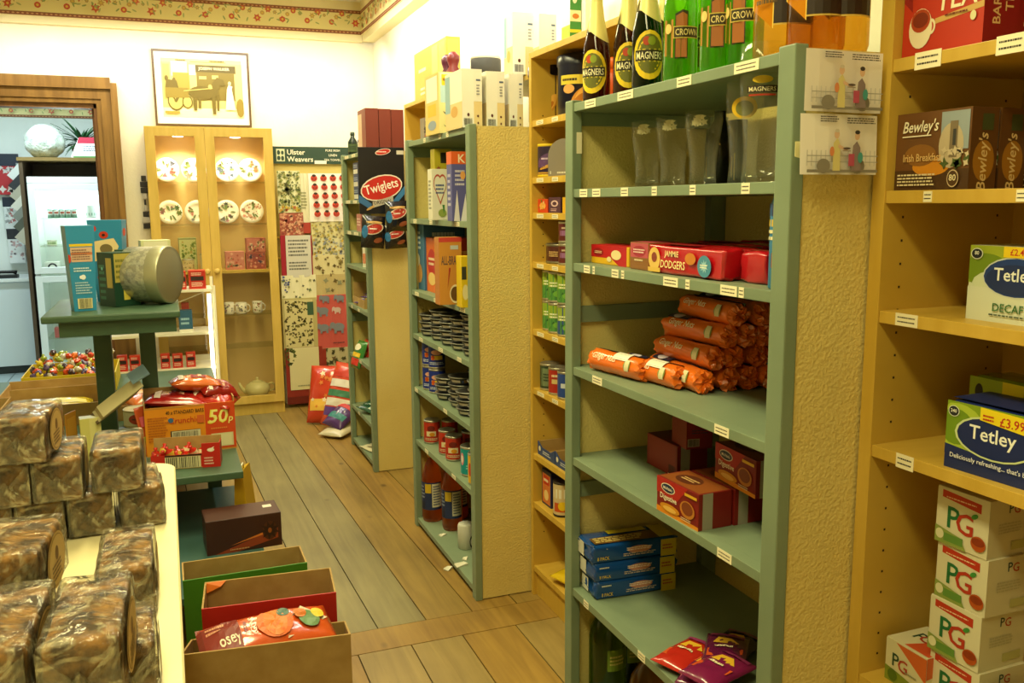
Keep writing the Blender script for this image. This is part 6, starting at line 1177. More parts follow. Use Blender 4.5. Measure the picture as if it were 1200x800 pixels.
for k in range(3): sm(1.07, 5.16, Z3[1]+.0705*k, .13, .07, .06, ['#23386a', '#2a4070', '#1c2a5a'][k], 'navy and white carton, %s of the small stack behind the black crisp bags' % ('bottom', 'middle', 'top')[k], bop, grp='navy cartons on the farthest unit')
sm(1.07, 5.14, Z3[2], .12, .1, .05, '#b0706a', 'dusty pink carton on the third shelf of the farthest unit', [('lines', .1, .3, .9, .8, 3, '#e0c8c0')])
x = 1.06; can('spray_bottle', 'slim white and orange bottle beside the near post of the farthest unit', 'bottle', 1.06, 5.03, Z3[3], .022, .16, '#d9d2c0', [('r', 0, .1, 1, .5, '#c9602a')], lid='#e0dccf')
R = empty('open_carton', 'open brown cardboard carton on the slanting sweets shelf', 'carton', (1.18, 5.20, Z3[4]), 0)
g = G(); g.box(-.14, -.16, 0, .14, .16, .004, CARD); g.box(-.14, -.16, .004, -.136, .16, .05, CARD); g.box(.136, -.16, .004, .14, .16, .13, CARD); g.box(-.136, .156, .004, .136, .16, .13, CARD); g.box(-.136, -.16, .004, .136, -.156, .06, CARD); g.build('tray', R)
for i in range(4): bag('chocolate_bar', 'purple and yellow chocolate bar, %s in the open carton' % ORD[i], 'bar', (1.075+.03*i, 5.19+.02*i, Z3[4]+.006+.014*i), (0, .2, .5+.1*i), .05, .17, .02, '#5a3a7a', [('r', .1, .3, .9, .6, '#d9c23a'), ('r', .1, .65, .9, .8, '#e0dcd0')], 'chocolate bars in the open carton', 8, .2, 90+i)
for i in range(5): bag('snack_packet', 'green, red and yellow snack packet, %s from the front on the fifth shelf' % ORD[i], 'packet', (1.06+.045*i, 5.22+.03*(i % 2), Z3[5]+.004), (1.2, 0, -PI/2+.2), .13, .17, .05, ['#2f7a2f', '#c9301c', '#3f8a2a', '#d9a81c', '#2f6a2f'][i], [('r', .1, .1, .9, .35, '#c9301c'), ('r', .1, .4, .9, .55, '#e0b824'), ('e', .5, .75, .3, .12, '#e6dfc8')], 'snack packets on the farthest unit', 10, .25, 100+i)
for i in range(3): bag('snack_packet', 'dark green packet lying on the second lowest shelf, %s from the post' % ORD[i], 'packet', (1.09+.05*i, 5.13+.05*i, Z3[6]+.004+.012*i), (.2, 0, .6+.4*i), .13, .17, .04, '#23503a', [('r', .1, .3, .9, .5, '#c9d6c8')], 'dark green packets on the farthest unit', 8, .25, 110+i)
for i, (x, y, r_, lab) in enumerate(((1.13, 5.08, .3, 'sheet of cream paper lying on the lowest shelf of the farthest unit'), (1.2, 5.12, .9, 'second paper sheet behind, on the lowest shelf of the farthest unit'))):
    g = G(); n = 6; vs = [((i_/n-.5)*.18, (j/n-.5)*.26, .002+.006*abs(math.sin(i_*1.2+j*.9))) for j in range(n+1) for i_ in range(n+1)]; vs += [(a, b, c+.001) for a, b, c in vs]; K = (n+1)**2; fs = []
    for j in range(n):
        for i_ in range(n): q = (j*(n+1)+i_, j*(n+1)+i_+1, (j+1)*(n+1)+i_+1, (j+1)*(n+1)+i_); fs += [tuple(reversed(q)), tuple(K+t for t in q)]
    g.add(vs, fs, C('#d6cda8', .7)); tag(g.build('paper_sheet', None, (x, y, Z3[7]+.001+.008*i), r_), lab, 'paper')
# black crisp bags hung at the near end of the farthest unit
tw0 = A(418, 172, y=4.735); tw1 = A(473, 172, y=4.735); tb = A(445, 290, y=4.735)
R = empty('hanging_strip', 'black display strip of crisp bags with a red oval, hung beside the brown cartons', 'display', ((tw0.x+tw1.x)/2, 4.74, tb.z))
w, h = tw1.x-tw0.x, tw0.z-tb.z; cw = C('#17171a', .35)
g = G(); g.box(-w/2+.005, -.003, h*.34, w/2, .003, h, cw, .001); c_ = g.build('header_board', R)
flatpr('printed_logo', c_, lambda u, v, L: (-w/2+w*u, -.0035-L, h*v), w, h, [('e', .5, .6, .46, .125, '#e6dcc8', .25), ('e', .5, .6, .435, .112, '#c0281c', .25), ('t', 'Twiglets', .5, .6, .12, '#f3ecd8', .74, {'rot': .25}), ('e', .55, .955, .17, .03, '#d9c8b8', .2), ('e', .55, .955, .15, .024, '#c0281c', .2), ('lines', .42, .945, .68, .965, 1, '#f1e8d8'), ('r', .84, .93, .99, .97, '#c9c4b0'), ('p', [(.3, .40), (.75, .46), (.74, .52), (.3, .46)], '#b9b09a'), ('t', 'ORIGINAL', .52, .46, .035, '#23201c', .4, {'rot': .13}), ('p', [(.0, .46), (.26, .38), (.28, .44), (.02, .53)], '#3a6a9a'), ('p', [(.74, .47), (1, .62), (1, .54), (.78, .42)], '#3a78a8'), ('e', .25, .40, .1, .012, '#c9a05a', .5)])
for i, (cx_, cz_, ww, hh, ry) in enumerate(((-.06, .0, .125, .17, .08), (.06, -.005, .12, .13, -.06), (.068, .085, .125, .16, -.05))):
    top_, bot_ = pillow(ww, hh, .045, 12, .25, 200+i); n = 12; g = G(); vs = [top_(a/n, b/n) for b in range(n+1) for a in range(n+1)] + [bot_(a/n, b/n) for b in range(n+1) for a in range(n+1)]; K = (n+1)**2; fs = []
    for b in range(n):
        for a in range(n): q = (b*(n+1)+a, b*(n+1)+a+1, (b+1)*(n+1)+a+1, (b+1)*(n+1)+a); fs += [q, tuple(K+t for t in reversed(q))]
    g.add(vs, fs, foil('#17171c'), True); o = g.build('crisp_bag', R, (cx_, -.012-.02*(i == 2), cz_+hh/2), (PI/2, ry, 0))
    q = Pr(lambda u, v, L: top_(u, v, L+.0015), ww, hh, fine=6, step=.0006); run(q, [('e', .5, .6, .42, .17, '#d9c8b0', .3), ('e', .5, .6, .36, .14, '#b8382a', .3), ('lines', .3, .56, .7, .64, 1, '#f1e8d8'), ('e', .12, .5, .12, .2, '#2a6a9a'), ('e', .7, .25, .2, .08, '#8a4a2a', .3), ('e', .5, .8, .35, .04, '#c9a05a')]); q.build('printed_design', o)
# ================================================================== FOREGROUND COUNTER AND CAKES
TZ = .88; HL = .083; WL = .08; LL = .165
CT = noisy('cream_laminate', '#e6d9a8', '#eadeb2', 4, .35)
tx0, tx1, ty0, ty1 = -1.35, A(210, 650, z=TZ).x, .35, A(195, 541, z=TZ).y
R = empty('counter', 'cream topped counter holding the wrapped cakes in the foreground', 'counter', ((tx0+tx1)/2, (ty0+ty1)/2, 0)); ox, oy = (tx0+tx1)/2, (ty0+ty1)/2
g = G(); r = .05; poly = [(tx0, ty0), (tx1, ty0), (tx1, ty1-r)] + [(tx1-r+r*math.cos(a*PI/12), ty1-r+r*math.sin(a*PI/12)) for a in range(1, 6)] + [(tx1-r, ty1), (tx0, ty1)]; n = len(poly)
vs = [(x-ox, y-oy, TZ-.035) for x, y in poly] + [(x-ox, y-oy, TZ-.003) for x, y in poly] + [(x-ox-.003*(1 if x > ox else -1), y-oy-.003*(1 if y > oy else -1), TZ) for x, y in poly]
g.add(vs, [tuple(range(n-1, -1, -1)), tuple(range(2*n, 3*n))] + [(i, (i+1) % n, n+(i+1) % n, n+i) for i in range(n)] + [(n+i, n+(i+1) % n, 2*n+(i+1) % n, 2*n+i) for i in range(n)], CT); g.build('countertop', R)
g = G(); g.box(tx0+.05-ox, ty0+.05-oy, 0, tx1-.06-ox, ty1-.08-oy, TZ-.036, noisy('cream_counter_side', '#c9b878', '#d0c082', 3, .5)); g.build('body', R)
CAKE = noisy('fruit_cake', '#3a220c', '#a8762f', 34, .7, .4, 90, bdist=.004, lo=.4, hi=.62)
def wrapmat():
    n_ = 'clear_wrap_sheen'
    if n_ in _M: return _M[n_]
    m = bpy.data.materials.new(n_); m.use_nodes = True; nt = m.node_tree; N, L = nt.nodes.new, nt.links.new
    nt.nodes.remove(nt.nodes['Principled BSDF']); out = nt.nodes['Material Output']
    tr = N('ShaderNodeBsdfTransparent'); tr.inputs['Color'].default_value = (.93, .92, .88, 1); gl = N('ShaderNodeBsdfGlossy'); gl.inputs['Roughness'].default_value = .13; df = N('ShaderNodeBsdfDiffuse'); df.inputs['Color'].default_value = (.85, .76, .5, 1)
    tc = N('ShaderNodeTexCoord'); no = N('ShaderNodeTexNoise'); no.inputs['Scale'].default_value = 16; no.inputs['Detail'].default_value = 5; no.inputs['Distortion'].default_value = 1.2; L(tc.outputs['Object'], no.inputs['Vector'])
    bp = N('ShaderNodeBump'); bp.inputs['Strength'].default_value = .8; bp.inputs['Distance'].default_value = .025; L(no.outputs['Fac'], bp.inputs['Height'])
    L(bp.outputs['Normal'], gl.inputs['Normal'])
    fr = N('ShaderNodeFresnel'); fr.inputs['IOR'].default_value = 1.3; L(bp.outputs['Normal'], fr.inputs['Normal'])
    n2 = N('ShaderNodeTexNoise'); n2.inputs['Scale'].default_value = 20; n2.inputs['Detail'].default_value = 4; n2.inputs['Distortion'].default_value = 2.5; L(tc.outputs['Object'], n2.inputs['Vector'])
    rp = N('ShaderNodeMapRange'); rp.inputs['From Min'].default_value = .52; rp.inputs['From Max'].default_value = .72; rp.inputs['To Min'].default_value = .03; rp.inputs['To Max'].default_value = .42; L(n2.outputs['Fac'], rp.inputs['Value'])  # cream streaks painted into the film as its sheen under the ceiling light
    m1 = N('ShaderNodeMixShader'); L(rp.outputs['Result'], m1.inputs['Fac']); L(tr.outputs[0], m1.inputs[1]); L(df.outputs[0], m1.inputs[2])
    mx = N('ShaderNodeMixShader'); ad = N('ShaderNodeMath'); ad.operation = 'MULTIPLY_ADD'; ad.inputs[1].default_value = .9; ad.inputs[2].default_value = .03; ad.use_clamp = True; L(fr.outputs[0], ad.inputs[0]); L(ad.outputs[0], mx.inputs['Fac']); L(m1.outputs[0], mx.inputs[1]); L(gl.outputs[0], mx.inputs[2]); L(mx.outputs[0], out.inputs['Surface'])
    _M[n_] = m; return m
CW = wrapmat()
def crinkle(w, d, h, bev, amp, seed, cuts=5):
    bm = bmesh.new(); bmesh.ops.create_cube(bm, size=1)
    for v in bm.verts: v.co = Vector((v.co.x*w, v.co.y*d, (v.co.z+.5)*h))
    bmesh.ops.bevel(bm, geom=bm.edges[:], offset=bev, segments=2, affect='EDGES', profile=.5)
    bmesh.ops.subdivide_edges(bm, edges=[e for e in bm.edges if e.calc_length() > .02], cuts=cuts, use_grid_fill=True)
    off = Vector((seed*5.1, seed*2.3, 0))
    for v in bm.verts:
        c = Vector((v.co.x/w, v.co.y/d, v.co.z/h-.5)); m_ = noise.turbulence(v.co*26+off, 3, True)*amp
        nrm = v.normal if v.normal.length else c.normalized(); v.co += nrm*m_
        v.co.z = max(v.co.z, .0)
    return bm
def loaf(lab, corner, zc, rz, top=False, L=LL, seed=0, w=WL, label=True):
    """corner: view spot of the front right corner, lower (or upper when top) at height zc"""
    b2 = A(*corner, z=zc); ang = rz; yd = Vector((-math.sin(ang), math.cos(ang), 0)); xd = Vector((math.cos(ang), math.sin(ang), 0)); c = b2 - xd*(w/2) + yd*(L/2); c.z = zc-HL if top else zc
    g = G(); g.bm(crinkle(w-.008, L-.012, HL-.004, .008, .002, seed, 4), CAKE, True)
    o = g.build('fruit_cake', None, c, ang); tag(o, lab, 'cake', 'wrapped fruit cakes on the counter')
    g = G(); bm = crinkle(w+.001, L+.002, HL, .006, .003, seed+40, 6)
    # gathered folds of the film at both ends
    for s in (-1, 1):
        yb_ = s*(L/2+.002); vs = []; 
    g.bm(bm, CW, False)
    for s in (-1, 1):
        y0 = s*(L/2+.0025); t = .0012*s
        for q in (((-w/2, .004), (w/2, .004), (0, HL*.62)), ((-w/2, HL-.004), (-w/2, .006), (-w*.06, HL*.5)), ((w/2, HL-.004), (w/2, .006), (w*.06, HL*.5))):
            P3 = [Vector((x, y0+t, z)) for x, z in q]; P3[2].y += t*2.5; P2 = [Vector((x, y0, z)) for x, z in q]
            g.add(P3+P2, [(0, 1, 2), (5, 4, 3), (0, 1, 4, 3), (1, 2, 5, 4), (2, 0, 3, 5)], CW)
    g.build('clear_wrapping', o)
    if label:
        q = Pr(lambda u, v, Lf: (w/2+.0035+Lf, (u-.5)*L, v*HL), L, HL); q.e(.5, .5, .33, .46, '#c9a860'); q.e(.5, .5, .3, .42, '#8a6a32'); q.e(.5, .5, .29, .405, '#cfb06a'); q.e(.5, .62, .06, .12, '#7a5a2a'); q.lines(.3, .2, .7, .5, 4, '#6a4a1c'); q.build('round_label', o)
    return o
z0_, z1, z2 = TZ+.001, TZ+HL+.003, TZ+2*HL+.006
loaf('wrapped fruit cake at the right end of the bottom row, by the counter edge', (194.6, 613), z0_, .1, seed=1)
loaf('wrapped fruit cake in the bottom row, second from the counter edge', (136, 624), z0_, .06, seed=2)
loaf('wrapped fruit cake in the bottom row, third from the counter edge', (78, 634), z0_, .05, seed=3)
loaf('wrapped fruit cake at the left end of the bottom row', (18, 642), z0_, .05, seed=4)
loaf('wrapped fruit cake at the right end of the second layer', (168.5, 573), z1, .0, seed=5, w=.088)
loaf('wrapped fruit cake in the middle of the second layer', (98.5, 585), z1, .02, seed=6, w=.082)
loaf('wrapped fruit cake at the left of the second layer', (37.5, 593), z1, .04, seed=7)
loaf('wrapped fruit cake alone on the topmost layer at the back', (55, 542), z2, -.08, seed=8, w=.085)
loaf('nearer wrapped fruit cake on the bottom layer, closest to the counter edge', (179, 660), z0_+HL, .0, True, L=.19, seed=9)
loaf('corner of a wrapped fruit cake right of the near shining one', (182, 750), z0_+HL, .02, True, seed=10, L=.13, w=.07)
loaf('near wrapped fruit cake in front, its whole shining top in view', (139, 745), z2, -.04, True, L=.185, seed=11, w=.08)
loaf('near wrapped fruit cake at the lower left corner of the view', (27, 760), z2, -.05, True, L=.185, seed=12, w=.09)
loaf('near wrapped fruit cake with a round buff label, in front of the back rows', (44, 647), z2, -.1, True, L=.16, seed=13, w=.13)
def below(lab, corner, seed, w, L, dx=0): loaf(lab, corner, z1-.0015, -.03, True, L, seed, w)
k_ = A(139, 745, z=z2); j_ = A(27, 760, z=z2); i_ = A(44, 647, z=z2)
def loaf_at(lab, x, y, rz, L, seed, w):
    g = G(); g.bm(crinkle(w-.008, L-.012, HL-.004, .008, .002, seed, 3), CAKE, True); o = g.build('fruit_cake', None, (x, y, z0_), rz); tag(o, lab, 'cake', 'wrapped fruit cakes on the counter'); g = G(); g.bm(crinkle(w+.001, L+.002, HL, .006, .003, seed+40, 4), CW); g.build('clear_wrapping', o)
loaf_at('wrapped fruit cake underneath the labelled one at the left', i_.x-.07, i_.y+.08, -.1, .15, 31, .125)
loaf_at('wrapped fruit cake underneath the near shining one', k_.x-.043, k_.y+.1, -.04, .175, 32, .07)
loaf_at('wrapped fruit cake underneath the one at the lower left corner', j_.x-.05, j_.y+.085, -.05, .15, 33, .085)

# ================================================================== STEPPED GREEN BENCHES
bx0, bx1, by0, by1, bz = -.95, .22, 3.41, 5.75, .50
R = empty('bench', 'dark green low bench carrying trays and the orange bar carton', 'bench', ((bx0+bx1)/2, (by0+by1)/2, 0)); ox, oy = (bx0+bx1)/2, (by0+by1)/2
g = G(); g.box(bx0-ox, by0-oy, bz-.028, bx1-ox, by1-oy, bz, DGREEN, .004); g.build('bench_top', R)
for xx in (bx0+.05, bx1-.11):
    for yy in (by0+.7, by1-.1):
        g = G(); g.box(xx-ox, yy-oy, 0, xx+.06-ox, yy+.06-oy, bz-.0285, DGREEN, .002); g.build('leg', R)
lx0, lx1, ly0, ly1, lz = -.75, .266, 2.90, 4.06, .25
R = empty('platform', 'dark green low platform on the floor beneath the bench', 'platform', ((lx0+lx1)/2, (ly0+ly1)/2, 0)); ox, oy = (lx0+lx1)/2, (ly0+ly1)/2
g = G(); g.box(lx0-ox, ly0-oy, lz-.028, lx1-ox, ly1-oy, lz, noisy('blue_green_paint', '#34534f', '#3c5c57', 5, .45), .004); g.build('platform_top', R)
for xx in (lx0+.04, lx1-.10):
    for yy in (ly0+.05, ly1-.3):
        g = G(); g.box(xx-ox, yy-oy, 0, xx+.06-ox, yy+.06-oy, lz-.0285, DGREEN, .002); g.build('leg', R)
# tall stand
sz = 1.10; R = empty('display_table', 'dark green two-legged display stand with gift tins on its top', 'table', (-.2, 3.95, bz)); 
a, b2 = A(47, 372, y=3.61), A(211, 366, y=3.61)
g = G(); g.box(a.x+.2, 3.61-3.95, sz-.026-bz, b2.x+.2, 4.28-3.95, sz-bz, DGREEN, .006); g.build('tabletop', R)
g = G(); g.box(-.388+.2, 3.635-3.95, sz-.082-bz, .019+.2, 4.25-3.95, sz-.0265-bz, DGREEN, .002); g.build('apron', R)
for x0, x1 in ((-.302, -.235), (-.128, -.066)):
    g = G(); g.box(x0+.2, .02, 0.0005, x1+.2, .09, sz-.0825-bz, DGREEN, .003); g.build('leg', R)
# gift boxes on the stand
BLUE = '#2f86b6'
def taper(lab, cx_, cy_, wb, db, wt, dt, h, rz, ops, ops2, group='blue tapered gift cartons'):
    g = G(); g.hexa([(-wb/2, -db/2, 0), (wb/2, -db/2, 0), (wb/2, db/2, 0), (-wb/2, db/2, 0), (-wt/2, -dt/2, h), (wt/2, -dt/2, h), (wt/2, dt/2, h), (-wt/2, dt/2, h)], C(BLUE, .35)); o = g.build('gift_carton', None, (cx_, cy_, sz+.0005), rz); tag(o, lab, 'box', group)
    gg = G()
    for mp, ww, hh, op in ((lambda u, v, L: ((u-.5)*(wb+(wt-wb)*v), -(db+(dt-db)*v)/2-L-.0002, v*h), (wb+wt)/2, h, ops), (lambda u, v, L: ((wb+(wt-wb)*v)/2+L+.0002, (u-.5)*(db+(dt-db)*v), v*h), (db+dt)/2, h, ops2)):
        q = Pr(mp, ww, hh); run(q, op); o_ = len(gg.v); gg.v += q.g.v
        for f, k, s_ in zip(q.g.f, q.g.m, q.g.sm): gg.f.append([i+o_ for i in f]); gg.m.append(gg.mi(q.g.mats[k])); gg.sm.append(s_)
    gg.build('printed_design', o, fix=False)
pop = lambda: [('e', .15, .9, .1, .04, '#c0361c'), ('e', .45, .82, .14, .045, '#c0361c'), ('p', [(.1, .5), (.75, .55), (.9, .68), (.75, .78), (.1, .74)], '#e6cf9a'), ('e', .5, .65, .2, .06, '#7a6a42'), ('e', .6, .42, .16, .05, '#c0361c'), ('e', .3, .3, .18, .05, '#b8321c'), ('e', .65, .12, .14, .05, '#c0361c'), ('e', .45, .82, .05, .015, '#2a2018'), ('e', .3, .3, .05, .015, '#2a2018')]
taper('blue tapered carton with red poppies at the front left of the green stand', -.312, 3.80, .078, .075, .102, .095, .325, .25, [('r', .08, .76, .92, .79, '#d9b824'), ('r', .1, .58, .9, .75, '#c9a890'), ('r', .1, .66, .9, .69, '#b9704a'), ('lines', .15, .6, .85, .73, 5, '#7a5a52'), ('lines', .15, .46, .85, .52, 2, '#c9dce6'), ('e', .5, .4, .1, .03, '#dfe6ea'), ('e', .4, .4, .05, .02, '#dfe6ea'), ('lines', .15, .2, .85, .35, 5, '#a9c6d6'), ('r', .18, .03, .82, .15, '#d9cf9a'), ('bars', .25, .035, .78, .145), ('e', .02, .62, .07, .05, '#c0361c')], pop())
taper('blue tapered carton with poppies standing behind the green carton', -.225, 4.13, .1, .085, .135, .10, .34, -.15, pop(), [('e', .5, .85, .3, .05, '#c0361c'), ('e', .4, .45, .3, .05, '#c0361c')])
pack('tea_carton', 'dark green carton with gold markings between the blue one and the silver tin', 'box', (-.262, 3.935, sz+.0005), (-.20, 3.845, sz+.0005), .215, .11, '#143a2c', {'front': [('r', .55, .35, .9, .9, '#b9a24a'), ('lines', .1, .1, .5, .8, 6, '#3f7a62'), ('e', .3, .7, .06, .03, '#6ac0b0')], 'right': [('r', .05, .45, .95, .98, '#a89a4a'), ('r', .35, .12, .6, .4, '#c9b84a'), ('lines', .1, .5, .9, .9, 4, '#6a6a2a')]})
pack('tea_carton', 'second dark green carton half hidden behind the first', 'box', (-.20, 4.02, sz+.0005), (-.15, 3.97, sz+.0005), .22, .08, '#1c4a3a', {'right': [('r', .1, .1, .9, .9, '#2a5a48')]})
# silver drum on its side
TINM = noisy('embossed_silver_tin', '#a3a294', '#bfbeac', 50, .28, .6, 90, bdist=.003, lo=.45, hi=.55)
for n_ in [TINM]: n_.node_tree.nodes['Principled BSDF'].inputs['Metallic'].default_value = .5
g = G(); r = .115; L = .17
M_ = Matrix.Rotation(-.46, 4, 'Z') @ Matrix.Rotation(PI/2, 4, 'Y')
g.lathe([(r*.97, -L/2), (r, -L/2+.004), (r, L/2-.05), (r*1.0, L/2-.048)], TINM, 48, cap1=False); g.xf(M_); o = g.build('cake_tin', None, (-.065, 3.93, sz+r+.004)); tag(o, 'silver embossed round cake tin lying on its side on the green stand', 'tin')
g = G(); g.lathe([(r*1.025, L/2-.055), (r*1.03, L/2-.052), (r*1.03, L/2-.006), (r*1.0, L/2), (r*.93, L/2-.003), (r*.9, L/2-.001), (.001, L/2-.001)], mat('brushed_tin_lid', '#a9a78c', .35, .6), 48, cap0=False, cap1=False); g.xf(M_); g.build('lid', o)
pack('gift_carton', 'cream and green carton whose top edge shows behind the silver tin', 'box', (-.10, 4.15, sz+.0005), (.02, 4.17, sz+.0005), .25, .07, '#cfd0a0', {'front': [('r', .1, .8, .9, .98, '#e0dcc0')], 'top': [('r', .05, .1, .95, .9, '#dfe0c4')]})

# ---------------- orange bar carton with its scoop of small packets
p0 = Vector((-.123, 3.745, bz)); p1 = Vector((.222, 3.76, bz)); hb = .2
d = (p1-p0); w = d.length; ang = math.atan2(d.y, d.x); dep = .2; yd = Vector((-math.sin(ang), math.cos(ang), 0)); c = (p0+p1)/2+yd*dep/2; c.z = bz
R = empty('bar_carton', 'open orange carton of chocolate bars marked 50p on the green bench', 'carton', c, ang)
ORA = C('#d98a1c', .5); g = G(); t = .004
g.box(-w/2, -dep/2, 0, w/2, dep/2, t, CARD); g.box(-w/2, -dep/2, t, w/2, -dep/2+t, hb, ORA); g.box(-w/2, -dep/2+t, t, -w/2+t, dep/2, hb+.02, CARD); g.box(w/2-t, -dep/2+t, t, w/2, dep/2, hb+.02, CARD); g.box(-w/2+t, dep/2-t, t, w/2-t, dep/2, hb+.045, CARD); g.build('tray', R)
flatpr('printed_front', R, lambda u, v, L: ((u-.5)*w, -dep/2-L-.0003, v*hb), w, hb, [('r', 0, .97, 1, 1, '#b8823a'), ('r', .66, .04, 1, 1, '#c9481c'), ('r', .72, .08, .97, .36, '#cfc79a'), ('r', .74, .1, .95, .34, '#d9d2a8'), ('t', '50', .81, .72, .3, '#e8d84a', .24, {'slant': .15}), ('t', '50', .815, .725, .27, '#efe68a', .22, {'slant': .15}), ('t', 'p', .95, .62, .14, '#efe68a', .05, {'slant': .15}), ('lines', .72, .44, .95, .5, 1, '#d9823a'), ('t', '40 x STANDARD BARS', .44, .88, .075, '#3a2a14', .42), ('t', 'Crunchie', .43, .71, .12, '#b83a1c', .34), ('e', .28, .72, .03, .05, '#3a6a9a'), ('r', .57, .62, .65, .78, '#c9602a'), ('lines', .03, .3, .26, .82, 10, '#b8661c'), ('r', .27, .3, .6, .5, '#3a3020'), ('r', .285, .315, .6, .49, '#cfc8a8'), ('bars', .3, .33, .58, .47, '#3a3428', 24)])
# red foil packets heaped in it
for i, (dx, dy, dz, rx, ry, rz_, s, c_) in enumerate(((-.045, .015, hb-.035, .1, .05, 1.45, 1.1, '#a8201c'), (.09, .0, hb-.04, .15, -.12, 1.1, .9, '#b0281c'), (.03, .035, hb+.025, .1, .1, 1.6, .9, '#c9601c'), (.11, .02, hb+.0, .2, -.3, 1.8, .7, '#8a1a14'))):
    pw_ = c + Matrix.Rotation(ang, 3, 'Z') @ Vector((dx, dy, dz)); bag('crisp_bag', ['big red shiny bag on the left in the orange carton', 'red shiny bag drooping over the right of the orange carton', 'orange bag on top at the back of the orange carton', 'dark red bag at the right end of the orange carton'][i], 'bag', pw_, (rx, ry, ang+rz_), .17*s, .22*s, .07, c_, [('r', .2, .3, .8, .6, '#8a1410'), ('lines', .25, .35, .75, .5, 1, '#e0b8a0'), ('r', .1, .75, .9, .85, '#d9c8b8')], 'shiny bags in the orange carton', 14, .4, 130+i)
# red scoop tray with barcodes
p0 = A(178, 551.0, z=bz); p1 = A(258.5, 545.5, z=bz); 
d = p1-p0; w = d.length; an2 = math.atan2(d.y, d.x); dep = .085; yd = Vector((-math.sin(an2), math.cos(an2), 0)); cc = (p0+p1)/2+yd*dep/2-yd*.006; cc.z = bz+.0005
R = empty('sweet_carton', 'small open red carton of tiny sweets in front of the 50p carton', 'carton', cc, an2)
RED = C('#b8241c', .4); g = G(); h = .055
g.box(-w/2, -dep/2, 0, w/2, dep/2, .003, CARD); g.box(-w/2, -dep/2, .003, w/2, -dep/2+.003, h, RED); g.box(-w/2, dep/2-.003, .003, w/2, dep/2, h+.05, CARD); g.box(-w/2, -dep/2+.003, .003, -w/2+.003, dep/2-.003, h, RED); g.box(w/2-.003, -dep/2+.003, .003, w/2, dep/2-.003, h+.035, RED); g.box(w*.24, -dep/2-.004, 0, w/2+.002, -dep/2-.0005, h+.04, RED); g.build('tray', R)
flatpr('printed_front', R, lambda u, v, L: ((u-.5)*w, -dep/2-L-.0003, v*h), w, h, [('r', .2, .88, .74, 1, '#2a2418'), ('r', .2, .05, .72, .86, '#cfc8a0'), ('bars', .22, .08, .7, .84, '#3a3428', 18)])
flatpr('printed_panel', R, lambda u, v, L: (w*.24+(w*.26+.002)*u, -dep/2-.0042-L, v*(h+.04)), w*.26, h+.04, [('e', .5, .72, .2, .08, '#e6d8c0'), ('p', [(.3, .72), (.7, .86), (.55, .66)], '#efe6d8'), ('lines', .12, .1, .75, .45, 3, '#e0b8a8')])
rn = random.Random(4)
for i in range(14):
    u = -w*.46+(w*.68)*(i % 7)/6; v = -dep*.22+dep*.4*(i//7); pw_ = cc + Matrix.Rotation(an2, 3, 'Z') @ Vector((u, v, .032+.012*(i % 3)))
    g = G(); rr = .016; L = .034; g.lathe([(.001, -L), (rr*.5, -L*.9), (rr*.3, -L*.6), (rr, -L*.35), (rr, L*.35), (rr*.3, L*.6), (rr*.5, L*.9), (.001, L)], foil('#c0241a'), 10); g.lathe([(rr*1.03, -L*.3), (rr*1.03, L*.3)], C('#d9cfa8' if i % 2 else '#c9a83a', .4), 10, cap0=False, cap1=False)
    o = g.build('wrapped_sweet', None, pw_, (rn.uniform(-.5, .5), rn.uniform(-.5, .5), rn.random()*6)); tag(o, 'red twist-wrapped sweet, %s from the left, %s row of the red carton' % (ORD[i % 7], ('front', 'back')[i//7]), 'sweet', 'twist-wrapped sweets in the small red carton')
# red card panel behind: rose of carton shown at right
# trays on the far part of the bench
def tray(lab, x0, x1, y0, y1, h, z=bz, hb_=None, m=CARD):
    R = empty('cardboard_tray', lab, 'tray', ((x0+x1)/2, (y0+y1)/2, z+.0005)); w, d = x1-x0, y1-y0; hb_ = hb_ or h; t = .005; g = G()
    g.box(-w/2, -d/2, 0, w/2, d/2, t, m); g.box(-w/2, -d/2, t, w/2, -d/2+t, h, m); g.box(-w/2, d/2-t, t, w/2, d/2, hb_, m); g.box(-w/2, -d/2+t, t, -w/2+t, d/2-t, h, m); g.box(w/2-t, -d/2+t, t, w/2, d/2-t, h, m); g.build('tray', R); return R
tray('long brown cardboard tray behind the cakes, nearer of two', -.74, -.30, 4.46, 4.76, .10, hb_=.13)
tray('long brown cardboard tray behind the nearer one', -.80, -.36, 4.78, 5.16, .09, hb_=.10)
tray('shallow yellow-edged tray of sweets at the far end of the bench', -.76, -.30, 5.25, 5.70, .10, m=C('#c9b01c', .5))
rn = random.Random(11)
colz = ['#c9401c', '#3a2a3a', '#8a9a2a', '#c9b01c', '#4a3a6a', '#d96a1c', '#b9b0a0']
for i in range(110):
    x = rn.uniform(-.72, -.34); y = rn.uniform(5.29, 5.66); z = .085+.09*rn.random()*min(1, (y-5.2)/.3)
    if i == 0:
        pass
    g = G(); g.lathe([(.001, -.026), (.009, -.022), (.006, -.014), (.016, -.008), (.018, 0), (.016, .008), (.006, .014), (.009, .022), (.001, .026)], foil(colz[i % 7]), 8)
    o = g.build('wrapped_sweet', None, (x, y, bz+z), (rn.random()*3, rn.random()*3, rn.random()*6)); tag(o, 'small twist-wrapped sweet in the shallow yellow-edged tray', 'sweet', 'twist-wrapped sweets in the yellow-edged tray')
pack('carton', 'cream carton standing behind the tray of wrapped sweets', 'box', (A(80, 420, y=5.78).x, 5.73, bz-.0), (A(112, 418, y=5.78).x, 5.73, bz), .14, .001+.015, '#d6cf9a', {'front': [('r', .02, .1, .98, .6, '#c9b86a'), ('e', .55, .35, .14, .16, '#8a7a3a'), ('lines', .2, .3, .4, .45, 1, '#a06a4a')]})
